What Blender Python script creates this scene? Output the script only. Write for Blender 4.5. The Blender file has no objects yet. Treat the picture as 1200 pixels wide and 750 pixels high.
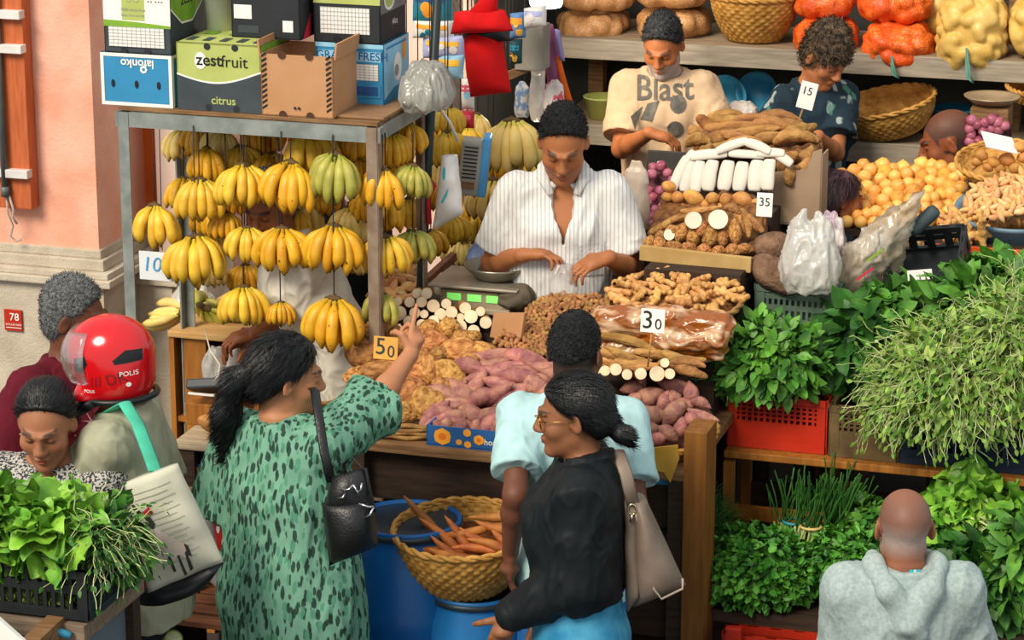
import bpy, bmesh, math, random
import numpy as np
from mathutils import Vector, Matrix, noise
from mathutils.bvhtree import BVHTree
random.seed(7); RNG = np.random.default_rng(7)
SC = bpy.context.scene
COL = SC.collection
# ------------------------------------------------------------------ camera, sky, sun, exposure
CAM_H, FPX, PITCH, TH = 4.0, 3200.0, math.radians(16), math.radians(17)
cd = bpy.data.cameras.new('camera'); cam = bpy.data.objects.new('camera', cd); COL.objects.link(cam)
cd.sensor_width = 36; cd.lens = 36 * FPX / 1200; cd.clip_end = 200
cam.location = (0, 0, CAM_H); cam.rotation_euler = (math.pi / 2 - PITCH, 0, 0)
SC.camera = cam
W = bpy.data.worlds.new('sky'); SC.world = W; W.use_nodes = True
wn = W.node_tree.nodes; wb = wn['Background']
wb.inputs[0].default_value = (0.95, 0.97, 0.98, 1); wb.inputs[1].default_value = 0.74
sd = bpy.data.lights.new('sun', 'SUN'); sun = bpy.data.objects.new('sun', sd); COL.objects.link(sun)
sd.energy = 3.5; sd.angle = math.radians(24); sd.color = (1, .89, .74)
sun.rotation_euler = (math.radians(48), 0, math.radians(-38))
SC.view_settings.view_transform = 'Standard'; SC.view_settings.look = 'None'
SC.view_settings.exposure = 0.12; SC.view_settings.gamma = 1; SC.view_settings.use_curve_mapping = False
SC.cycles.max_bounces = 8; SC.cycles.transparent_max_bounces = 12; SC.cycles.use_denoising = True
# ------------------------------------------------------------------ frames of reference
_c, _s = math.cos(PITCH), math.sin(PITCH)
UX = Vector((math.cos(TH), -math.sin(TH), 0)); VX = Vector((math.sin(TH), math.cos(TH), 0)); ZX = Vector((0, 0, 1))
OC = Vector((0, 0, CAM_H))
def ray(px, py):
    a = (px - 600) / FPX; b = (375 - py) / FPX
    return Vector((a, _c + b * _s, -_s + b * _c))
def PY(px, py, Y): d = ray(px, py); return OC + d * (Y / d.y)
def PZ(px, py, z): d = ray(px, py); return OC + d * ((z - CAM_H) / d.z)
def PB(px, py, b): d = ray(px, py); return OC + d * (b / d.dot(VX))
def scl(p): return FPX / (p[1] * _c + (CAM_H - p[2]) * _s)      # photo pixels per metre at a point
def ST(u, b, z): return UX * u + VX * b + ZX * z                 # the market stalls' own axes
ROT = -TH                                                        # turn of the stalls about z
# ------------------------------------------------------------------ materials
def lin(h):
    if not isinstance(h, str): return tuple(h)[:3]
    h = h.lstrip('#'); v = [int(h[i:i+2], 16) / 255 for i in (0, 2, 4)]
    return tuple(x / 12.92 if x <= .04045 else ((x + .055) / 1.055) ** 2.4 for x in v)
_M = {}
def mat(name, col, rough=.6, var=.15, vs=9, bump=0, bs=60, metal=0, spec=.4, col2=None, rnd=0, attr=None, sc=(1, 1, 1), alpha=1, trans=0, emit=0, sss=0, ramp=(.35, .65), det=3):
    """procedural material: two tones mixed by noise, optional bump, optional per-object tint"""
    if name in _M: return _M[name]
    m = bpy.data.materials.new(name); m.use_nodes = True; nt = m.node_tree; N = nt.nodes; L = nt.links
    p = N['Principled BSDF']; c = lin(col)
    tc = N.new('ShaderNodeTexCoord'); mp = N.new('ShaderNodeMapping'); mp.inputs['Scale'].default_value = sc
    L.new(tc.outputs['Object'], mp.inputs['Vector'])
    nz = N.new('ShaderNodeTexNoise'); nz.inputs['Scale'].default_value = vs; nz.inputs['Detail'].default_value = det
    L.new(mp.outputs[0], nz.inputs['Vector'])
    rp = N.new('ShaderNodeValToRGB'); rp.color_ramp.elements[0].position = ramp[0]; rp.color_ramp.elements[1].position = ramp[1]
    if col2: c2 = lin(col2)
    else: c2 = tuple(min(1, x * (1 + var)) for x in c); c = tuple(x * (1 - var) for x in c)
    rp.color_ramp.elements[0].color = (*c, 1); rp.color_ramp.elements[1].color = (*c2, 1)
    L.new(nz.outputs['Fac'], rp.inputs[0]); out = rp.outputs[0]
    if attr:
        at = N.new('ShaderNodeAttribute'); at.attribute_name = attr
        mx = N.new('ShaderNodeMix'); mx.data_type = 'RGBA'; mx.blend_type = 'MULTIPLY'; mx.inputs[0].default_value = 1
        L.new(out, mx.inputs[6]); L.new(at.outputs['Color'], mx.inputs[7]); out = mx.outputs[2]
    if rnd:
        oi = N.new('ShaderNodeObjectInfo'); hs = N.new('ShaderNodeHueSaturation')
        mr = N.new('ShaderNodeMapRange'); mr.inputs[3].default_value = 1 - rnd; mr.inputs[4].default_value = 1 + rnd
        mh = N.new('ShaderNodeMapRange'); mh.inputs[3].default_value = .5 - rnd * .06; mh.inputs[4].default_value = .5 + rnd * .06
        ml = N.new('ShaderNodeMath'); ml.operation = 'MULTIPLY'; ml.inputs[1].default_value = 7.31
        fr = N.new('ShaderNodeMath'); fr.operation = 'FRACT'
        L.new(oi.outputs['Random'], mr.inputs[0]); L.new(oi.outputs['Random'], ml.inputs[0]); L.new(ml.outputs[0], fr.inputs[0]); L.new(fr.outputs[0], mh.inputs[0])
        L.new(mr.outputs[0], hs.inputs['Value']); L.new(mh.outputs[0], hs.inputs['Hue']); L.new(out, hs.inputs['Color']); out = hs.outputs[0]
    L.new(out, p.inputs['Base Color'])
    p.inputs['Roughness'].default_value = rough; p.inputs['Metallic'].default_value = metal
    p.inputs['Specular IOR Level'].default_value = spec; p.inputs['Alpha'].default_value = alpha
    p.inputs['Transmission Weight'].default_value = trans
    if sss:
        p.inputs['Subsurface Weight'].default_value = sss; p.inputs['Subsurface Radius'].default_value = (.01, .004, .002)
    if emit:
        L.new(out, p.inputs['Emission Color']); p.inputs['Emission Strength'].default_value = emit
    if bump:
        nb = N.new('ShaderNodeTexNoise'); nb.inputs['Scale'].default_value = bs; nb.inputs['Detail'].default_value = 2
        L.new(mp.outputs[0], nb.inputs['Vector'])
        bp = N.new('ShaderNodeBump'); bp.inputs['Strength'].default_value = bump; bp.inputs['Distance'].default_value = .01
        L.new(nb.outputs['Fac'], bp.inputs['Height']); L.new(bp.outputs[0], p.inputs['Normal'])
    m['p'] = 1; _M[name] = m
    return m
def nodes_of(m): return m.node_tree.nodes, m.node_tree.links, m.node_tree.nodes['Principled BSDF']
# ------------------------------------------------------------------ objects
def mesh_from(name, V, F, smooth=True, tris=False):
    me = bpy.data.meshes.new(name); V = np.asarray(V, np.float32); F = np.asarray(F, np.int32)
    n = F.shape[1]
    me.vertices.add(len(V)); me.vertices.foreach_set('co', V.ravel())
    me.loops.add(F.size); me.loops.foreach_set('vertex_index', F.ravel())
    me.polygons.add(len(F)); me.polygons.foreach_set('loop_start', np.arange(0, F.size, n, dtype=np.int32))
    me.polygons.foreach_set('loop_total', np.full(len(F), n, np.int32))
    if smooth: me.polygons.foreach_set('use_smooth', np.ones(len(F), bool))
    me.update(calc_edges=True); return me
def tag(o, label=None, cat=None, group=None, kind=None):
    if label: o['label'] = label
    if cat: o['category'] = cat
    if group: o['group'] = group
    if kind: o['kind'] = kind
    return o
def link(name, me, m=None, parent=None, loc=None, rot=None):
    o = bpy.data.objects.new(name, me); COL.objects.link(o)
    if m is not None and me is not None and len(me.materials) == 0:
        for x in (m if isinstance(m, (list, tuple)) else [m]): me.materials.append(x)
    if parent: o.parent = parent
    if loc is not None: o.location = loc
    if rot is not None: o.rotation_euler = rot
    return o
def empty(name, loc, rotz=0, label=None, cat=None, group=None, rot=None):
    o = bpy.data.objects.new(name, None); COL.objects.link(o); o.empty_display_size = .05
    o.location = loc; o.rotation_euler = rot if rot is not None else (0, 0, rotz)
    return tag(o, label, cat, group)
def kids(o): return [c for c in bpy.data.objects if c.parent == o]
_kids = {}
def copy_tree(o, loc, rot=None, scale=None, label=None, group=None, tree=None):
    r = o.copy(); COL.objects.link(r); r.location = loc
    if rot is not None: r.rotation_euler = rot
    if scale is not None: r.scale = (scale,) * 3 if not hasattr(scale, '__len__') else scale
    if label: r['label'] = label
    if group: r['group'] = group
    for ch, sub in (tree or []):
        c = ch.copy(); COL.objects.link(c); c.parent = r
        for g in sub:
            d = g.copy(); COL.objects.link(d); d.parent = c
    return r
class MB:
    """collects primitive shapes into one mesh"""
    def __init__(s): s.v = []; s.f = []; s.mi = []; s.sm = []
    def add(s, V, F, mi=0, smooth=False):
        n = len(s.v); s.v += [tuple(x) for x in V]; s.f += [tuple(i + n for i in f) for f in F]
        s.mi += [mi] * len(F); s.sm += [smooth] * len(F); return s
    def box(s, c, d, rz=0, mi=0, R=None, bev=0):
        c = Vector(c); x, y, z = d[0] / 2, d[1] / 2, d[2] / 2
        M = R if R is not None else Matrix.Rotation(rz, 3, 'Z')
        if bev:
            b = min(bev, x * .9, y * .9, z * .9); V = []; 
            bm = bmesh.new(); bmesh.ops.create_cube(bm, size=2)
            for v in bm.verts: v.co = Vector((v.co.x * x, v.co.y * y, v.co.z * z))
            bmesh.ops.bevel(bm, geom=bm.edges[:], offset=b, segments=2, profile=.6, affect='EDGES')
            bm.verts.index_update(); V = [c + M @ v.co for v in bm.verts]; F = [[v.index for v in f.verts] for f in bm.faces]; bm.free()
            return s.add(V, F, mi)
        P = [(-x, -y, -z), (x, -y, -z), (x, y, -z), (-x, y, -z), (-x, -y, z), (x, -y, z), (x, y, z), (-x, y, z)]
        return s.add([c + M @ Vector(p) for p in P], [(0, 3, 2, 1), (4, 5, 6, 7), (0, 1, 5, 4), (1, 2, 6, 5), (2, 3, 7, 6), (3, 0, 4, 7)], mi)
    def bar(s, a, b, w, h, mi=0, up=(0, 0, 1)):
        a = Vector(a); b = Vector(b); d = (b - a); L = d.length; z = d.normalized(); x = Vector(up).cross(z)
        if x.length < 1e-4: x = Vector((1, 0, 0)).cross(z)
        x.normalize(); y = z.cross(x)
        return s.box((a + b) / 2, (w, h, L), mi=mi, R=Matrix((x, y, z)).transposed())
    def tube(s, pts, r, seg=8, mi=0, cap=True, flat=1.0, smooth=True):
        pts = [Vector(p) for p in pts]; n = len(pts); rs = r if hasattr(r, '__len__') else [r] * n
        V = []; F = []; prev = None
        for i, p in enumerate(pts):
            t = (pts[min(i + 1, n - 1)] - pts[max(i - 1, 0)]).normalized()
            if prev is None:
                x = t.cross(Vector((0, 0, 1)))
                if x.length < .05: x = t.cross(Vector((1, 0, 0)))
                x.normalize()
            else: x = (prev - t * prev.dot(t)).normalized()
            prev = x; y = t.cross(x)
            for k in range(seg):
                a = 2 * math.pi * k / seg; V.append(p + x * (math.cos(a) * rs[i]) + y * (math.sin(a) * rs[i] * flat))
        for i in range(n - 1):
            for k in range(seg):
                k2 = (k + 1) % seg; F.append((i * seg + k, i * seg + k2, (i + 1) * seg + k2, (i + 1) * seg + k))
        if cap: F.append(tuple(range(seg - 1, -1, -1))); F.append(tuple((n - 1) * seg + k for k in range(seg)))
        return s.add(V, F, mi, smooth)
    def lathe(s, prof, c=(0, 0, 0), seg=32, mi=0, R=None, smooth=True, sx=1, sy=1):
        c = Vector(c); R = R or Matrix.Identity(3); V = []; F = []; n = len(prof)
        for r, z in prof:
            for k in range(seg):
                a = 2 * math.pi * k / seg; V.append(c + R @ Vector((r * math.cos(a) * sx, r * math.sin(a) * sy, z)))
        for i in range(n - 1):
            for k in range(seg):
                k2 = (k + 1) % seg; F.append((i * seg + k, i * seg + k2, (i + 1) * seg + k2, (i + 1) * seg + k))
        if prof[0][0] > 1e-5: F.append(tuple(range(seg - 1, -1, -1)))
        if prof[-1][0] > 1e-5 and prof[-1] != prof[0]: F.append(tuple((n - 1) * seg + k for k in range(seg)))
        return s.add(V, F, mi, smooth)
    def prism(s, poly, o, ux, uy, t, mi=0):
        o = Vector(o); ux = Vector(ux); uy = Vector(uy); n = ux.cross(uy).normalized() * t; k = len(poly)
        A = [o + ux * a + uy * b for a, b in poly]; V = A + [p + n for p in A]
        F = [tuple(range(k - 1, -1, -1)), tuple(range(k, 2 * k))] + [(i, (i + 1) % k, (i + 1) % k + k, i + k) for i in range(k)]
        return s.add(V, F, mi)
    def mesh(s, name):
        me = bpy.data.meshes.new(name); me.from_pydata(s.v, [], s.f)
        me.polygons.foreach_set('material_index', s.mi); me.polygons.foreach_set('use_smooth', s.sm); me.update(); return me
    def build(s, name, m, parent=None, loc=None, rot=None): return link(name, s.mesh(name), m, parent, loc, rot)
def relative(V, root):                    # world points into a root's own space
    Mi = Matrix.LocRotScale(root.location, root.rotation_euler, root.scale).inverted(); return [Mi @ Vector(v) for v in V]
# ------------------------------------------------------------------ flat printing: lettering and shapes laid on a surface
def text_mesh(txt, size, bold=0, shear=0):
    cu = bpy.data.curves.new('t', 'FONT'); cu.body = txt; cu.size = size; cu.align_x = 'CENTER'; cu.align_y = 'CENTER'; cu.offset = bold * size; cu.shear = shear
    cu.resolution_u = 3
    ob = bpy.data.objects.new('t', cu); COL.objects.link(ob); me = bpy.data.meshes.new_from_object(ob)
    V = [v.co.xy[:] for v in me.vertices]; F = [tuple(p.vertices) for p in me.polygons]
    bpy.data.objects.remove(ob); bpy.data.curves.remove(cu); bpy.data.meshes.remove(me)
    return V, F
def decal(name, shapes, m, parent, o, ux, uy, target=None, off=.0015, maxlen=.02):
    """shapes: list of (V2d, F, material slot); laid at o + ux*a + uy*b, draped on target when given"""
    o = Vector(o); ux = Vector(ux).normalized(); uy = Vector(uy).normalized(); n = ux.cross(uy).normalized()
    bm = bmesh.new(); lay = bm.faces.layers.int.new('layer')
    for si, (V, F, mi) in enumerate(shapes):
        vs = [bm.verts.new((a, b, 0)) for a, b in V]
        for f in F:
            try: fc = bm.faces.new([vs[i] for i in f]); fc.material_index = mi; fc[lay] = si
            except ValueError: pass
    if target:
        bmesh.ops.triangulate(bm, faces=bm.faces[:])
        for _ in range(5):
            es = [e for e in bm.edges if e.calc_length() > maxlen]
            if not es: break
            bmesh.ops.subdivide_edges(bm, edges=es, cuts=1); bmesh.ops.triangulate(bm, faces=[f for f in bm.faces if len(f.verts) > 3])
        bv = BVHTree.FromPolygons([v.co for v in target.data.vertices], [p.vertices for p in target.data.polygons])
    bm.faces.ensure_lookup_table()
    zof = {}
    for f in bm.faces:
        for v in f.verts: zof[v] = max(zof.get(v, 0), f[lay])
    for v in bm.verts:
        q = o + ux * v.co.x + uy * v.co.y; e = off + .00013 * zof.get(v, 0)
        if target:
            h = bv.ray_cast(q + n * .4, -n, .9)[0]
            if h is not None: q = h
        v.co = q + n * e
    for f in bm.faces:
        f.normal_update()
        if f.normal.dot(n) < 0: f.normal_flip()
    me = bpy.data.meshes.new(name); bm.to_mesh(me); bm.free()
    return link(name, me, m, parent)
def shp(poly, mi=0): return ([tuple(p) for p in poly], [tuple(range(len(poly)))], mi)
def rect(x0, y0, x1, y1, mi=0): return shp([(x0, y0), (x1, y0), (x1, y1), (x0, y1)], mi)
def disc(x, y, r, mi=0, n=16, ry=None): return shp([(x + r * math.cos(6.2832 * k / n), y + (ry or r) * math.sin(6.2832 * k / n)) for k in range(n)], mi)
def txt(t, x, y, size, mi=0, bold=0, rot=0, shear=0):
    V, F = text_mesh(t, size, bold, shear); c, s_ = math.cos(rot), math.sin(rot)
    return ([(x + a * c - b * s_, y + a * s_ + b * c) for a, b in V], F, mi)
# ------------------------------------------------------------------ blended solid shapes
class SDF:
    def __init__(s, lo, hi, res):
        s.lo = np.array(lo, np.float32); s.res = res
        s.n = np.ceil((np.array(hi) - s.lo) / res).astype(int) + 1
        s.F = np.full(s.n, 1.0, np.float32)
        s.ax = [s.lo[i] + res * np.arange(s.n[i], dtype=np.float32) for i in range(3)]
    def _sl(s, lo, hi, m):
        sl = []
        for i in range(3):
            a = int(max(0, math.floor((lo[i] - m - s.lo[i]) / s.res))); b = int(min(s.n[i], math.ceil((hi[i] + m - s.lo[i]) / s.res) + 1))
            if b <= a: return None
            sl.append(slice(a, b))
        return tuple(sl)
    def apply(s, fn, lo, hi, k=.01, op='u'):
        sl = s._sl(lo, hi, k + 3 * s.res)
        if sl is None: return s
        X = s.ax[0][sl[0]][:, None, None]; Y = s.ax[1][sl[1]][None, :, None]; Z = s.ax[2][sl[2]][None, None, :]
        b = fn(X, Y, Z); a = s.F[sl]; k = max(k, 1e-5)
        if op == 's': a = -a
        if op == 'i': a = -a; b = -b
        h = np.clip(.5 + .5 * (b - a) / k, 0, 1); r = b + (a - b) * h - k * h * (1 - h)
        s.F[sl] = -r if op in 'si' else r
        return s
    def cone(s, a, b, ra, rb, k=.015, op='u'):
        a = np.array(a, float); b = np.array(b, float); d = b - a; L2 = max(float(d @ d), 1e-9)
        def fn(X, Y, Z):
            x = X - a[0]; y = Y - a[1]; z = Z - a[2]; t = np.clip((x * d[0] + y * d[1] + z * d[2]) / L2, 0, 1)
            return np.sqrt((x - t * d[0]) ** 2 + (y - t * d[1]) ** 2 + (z - t * d[2]) ** 2) - (ra + (rb - ra) * t)
        r = max(ra, rb); return s.apply(fn, np.minimum(a, b) - r, np.maximum(a, b) + r, k, op)
    def conecut(s, a, b, ra, rb, p, n, k=.03):       # a cone with its far end cut flat
        a = np.array(a, float); b = np.array(b, float); d = b - a; L2 = max(float(d @ d), 1e-9)
        def fn(X, Y, Z):
            x = X - a[0]; y = Y - a[1]; z = Z - a[2]; t = np.clip((x * d[0] + y * d[1] + z * d[2]) / L2, 0, 1)
            q = np.sqrt((x - t * d[0]) ** 2 + (y - t * d[1]) ** 2 + (z - t * d[2]) ** 2) - (ra + (rb - ra) * t)
            return np.maximum(q, (X - p[0]) * n[0] + (Y - p[1]) * n[1] + (Z - p[2]) * n[2])
        r = max(ra, rb); return s.apply(fn, np.minimum(a, b) - r, np.maximum(a, b) + r, k)
    def ell(s, c, r, k=.015, op='u', R=None):
        c = np.array(c, float); r = np.array(r, float); M = np.array(R.transposed()) if R is not None else np.eye(3)
        def fn(X, Y, Z):
            x = X - c[0]; y = Y - c[1]; z = Z - c[2]
            if R is None: p = [x, y, z]
            else: p = [M[i, 0] * x + M[i, 1] * y + M[i, 2] * z for i in range(3)]
            k0 = np.sqrt(sum((p[i] / r[i]) ** 2 for i in range(3))); k1 = np.sqrt(sum((p[i] / r[i] ** 2) ** 2 for i in range(3))) + 1e-6
            return k0 * (k0 - 1) / k1
        e = r if R is None else np.full(3, r.max()); return s.apply(fn, c - e, c + e, k, op)
    def plane(s, p, n, lo, hi, k=.004):             # cut away the side n points to, inside lo..hi
        p = np.array(p, float); n = np.array(n, float); n = n / np.linalg.norm(n)
        def fn(X, Y, Z): return -((X - p[0]) * n[0] + (Y - p[1]) * n[1] + (Z - p[2]) * n[2])
        return s.apply(fn, lo, hi, k, 's')
    def loft(s, tab, o, R, k=.02, op='u', e=2.4):
        """tab rows: z, rx, ry, cx, cy - a body of superelliptic sections along R's z axis"""
        tab = np.array(tab, float); o = np.array(o, float); M = np.array(R); zs = np.linspace(tab[0, 0], tab[-1, 0], 200)
        def cub(c):
            x = tab[:, 0]; y = tab[:, c]; m = np.gradient(y, x); i = np.clip(np.searchsorted(x, zs) - 1, 0, len(x) - 2)
            h = x[i + 1] - x[i]; t = (zs - x[i]) / h
            return (2*t**3-3*t**2+1)*y[i] + (t**3-2*t**2+t)*h*m[i] + (-2*t**3+3*t**2)*y[i+1] + (t**3-t**2)*h*m[i+1]
        rx, ry, cx, cy = [cub(c).astype(np.float32) for c in (1, 2, 3, 4)]
        zl, zh = tab[0, 0], tab[-1, 0]
        def fn(X, Y, Z):
            x = X - o[0]; y = Y - o[1]; z = Z - o[2]
            q = [M[0, i] * x + M[1, i] * y + M[2, i] * z for i in range(3)]
            zz = q[2].ravel().astype(np.float64); f = lambda a: np.interp(zz, zs, a).reshape(q[2].shape).astype(np.float32)
            a, b, u, v = f(rx), f(ry), f(cx), f(cy)
            d = ((np.abs((q[0] - u) / a) ** e + np.abs((q[1] - v) / b) ** e) ** (1 / e) - 1) * np.minimum(a, b)
            return np.maximum(d, np.maximum(q[2] - zh, zl - q[2]))
        P = []
        for z, a, b, u, v in tab:
            for sx in (-1, 1):
                for sy in (-1, 1): P.append(o + M @ np.array((u + sx * a, v + sy * b, z)))
        P = np.array(P); return s.apply(fn, P.min(0) - .02, P.max(0) + .02, k, op)
    def mesh(s, name, smooth=0):
        F = s.F; nx, ny, nz = F.shape; S = F < 0
        cnt = np.zeros((nx - 1, ny - 1, nz - 1), np.uint8)
        for i in (0, 1):
            for j in (0, 1):
                for k in (0, 1): cnt += S[i:nx - 1 + i, j:ny - 1 + j, k:nz - 1 + k]
        I, J, K = np.nonzero((cnt > 0) & (cnt < 8)); n = len(I)
        if n == 0: raise RuntimeError('empty ' + name)
        vid = np.full(cnt.shape, -1, np.int32); vid[I, J, K] = np.arange(n)
        acc = np.zeros((n, 3), np.float32); w = np.zeros(n, np.float32)
        cs = [(i, j, k) for i in (0, 1) for j in (0, 1) for k in (0, 1)]
        val = {c: F[I + c[0], J + c[1], K + c[2]] for c in cs}
        for c in cs:
            for a in range(3):
                if c[a] == 0:
                    d = list(c); d[a] = 1; d = tuple(d); va, vb = val[c], val[d]; mk = (va < 0) != (vb < 0)
                    t = np.where(mk, va / np.where(mk, va - vb, 1), 0)
                    for q in range(3): acc[:, q] += np.where(mk, c[q] + (t if q == a else 0), 0)
                    w += mk
        V = s.lo + s.res * (np.stack([I, J, K], 1) + acc / w[:, None])
        Q = []
        for a in range(3):
            b, c = (a + 1) % 3, (a + 2) % 3
            sl0 = [slice(None)] * 3; sl1 = [slice(None)] * 3
            sl0[a] = slice(0, -1); sl1[a] = slice(1, None)
            e0, e1 = S[tuple(sl0)], S[tuple(sl1)]; df = e0 != e1
            P = np.array(np.nonzero(df)); ok = (P[b] > 0) & (P[c] > 0) & (P[b] < F.shape[b] - 1) & (P[c] < F.shape[c] - 1); P = P[:, ok]
            fl = e0[tuple(P)]
            def cell(db, dc): q = P.copy(); q[b] += db; q[c] += dc; return vid[tuple(q)]
            q = np.stack([cell(-1, -1), cell(0, -1), cell(0, 0), cell(-1, 0)], 1); q[~fl] = q[~fl][:, ::-1]; Q.append(q)
        Q = np.concatenate(Q); Q = Q[(Q >= 0).all(1)]
        for _ in range(smooth):
            A = np.zeros_like(V); C = np.zeros(len(V), np.float32)
            for i in range(4):
                np.add.at(A, Q[:, i], V[Q[:, (i + 1) % 4]]); np.add.at(A, Q[:, i], V[Q[:, i - 1]]); np.add.at(C, Q[:, i], 2)
            V = .5 * V + .5 * A / C[:, None]
        return mesh_from(name, V, Q)
def wrinkle(me, amp, sc=(9, 9, 4), seed=0, mask=None):
    n = len(me.vertices); co = np.empty(n * 3, np.float32); me.vertices.foreach_get('co', co); co = co.reshape(-1, 3)
    nr = np.empty(n * 3, np.float32); me.vertex_normals.foreach_get('vector', nr); nr = nr.reshape(-1, 3)
    Q = co * np.array(sc) + np.array((seed * 3.1, seed * 1.7, seed * 2.3)); d = np.empty(n, np.float32); ns = noise.noise
    for i, (x, y, z) in enumerate(Q.tolist()):
        w = ns((x * .6, y * .6, z * .6)) * .9; u = ns((x * .6 + 9, y * .6, z * .6)) * .9
        d[i] = .55 - 2 * abs(ns((x + w, y + u, z + w)))
    if mask is not None: d *= mask(co)
    me.vertices.foreach_set('co', (co + nr * (d * amp)[:, None]).ravel()); me.update()
def paint(me, fn, name='Col'):
    at = me.color_attributes.new(name, 'FLOAT_COLOR', 'POINT'); buf = np.ones((len(me.vertices), 4), np.float32)
    co = np.empty(len(me.vertices) * 3, np.float32); me.vertices.foreach_get('co', co)
    buf[:, :3] = fn(co.reshape(-1, 3)); at.data.foreach_set('color', buf.ravel())
def panel(c, nx=10, ny=12, bulge=.03, thick=.03, n=None, wr=.0, seed=0):
    """soft flat body from four world corners TL, TR, BR, BL; bulges along n"""
    TL, TR, BR, BL = [Vector(p) for p in c]; n = Vector(n if n is not None else (TR - TL).cross(TL - BL)).normalized(); V = []; F = []
    for side in (1, -1):
        for j in range(ny + 1):
            for i in range(nx + 1):
                u, v = i / nx, j / ny; p = TL.lerp(TR, u).lerp(BL.lerp(BR, u), v); e = max(0, math.sin(math.pi * u) * math.sin(math.pi * min(1, .12 + v * .88))) ** .45
                V.append(p + n * side * (.002 + e * (thick / 2 + (bulge if side > 0 else bulge * .3))) + n * noise.noise(p * 14 + Vector((seed, 0, 0))) * wr)
    m = (nx + 1) * (ny + 1); at = lambda s_, i, j: s_ * m + j * (nx + 1) + i
    for j in range(ny):
        for i in range(nx): F.append((at(0, i, j), at(0, i, j + 1), at(0, i + 1, j + 1), at(0, i + 1, j))); F.append((at(1, i, j), at(1, i + 1, j), at(1, i + 1, j + 1), at(1, i, j + 1)))
    for i in range(nx): F.append((at(0, i, 0), at(0, i + 1, 0), at(1, i + 1, 0), at(1, i, 0))); F.append((at(0, i, ny), at(1, i, ny), at(1, i + 1, ny), at(0, i + 1, ny)))
    for j in range(ny): F.append((at(0, 0, j), at(1, 0, j), at(1, 0, j + 1), at(0, 0, j + 1))); F.append((at(0, nx, j), at(0, nx, j + 1), at(1, nx, j + 1), at(1, nx, j)))
    return mesh_from('panel', np.array([tuple(v) for v in V]), np.array(F))
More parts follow.
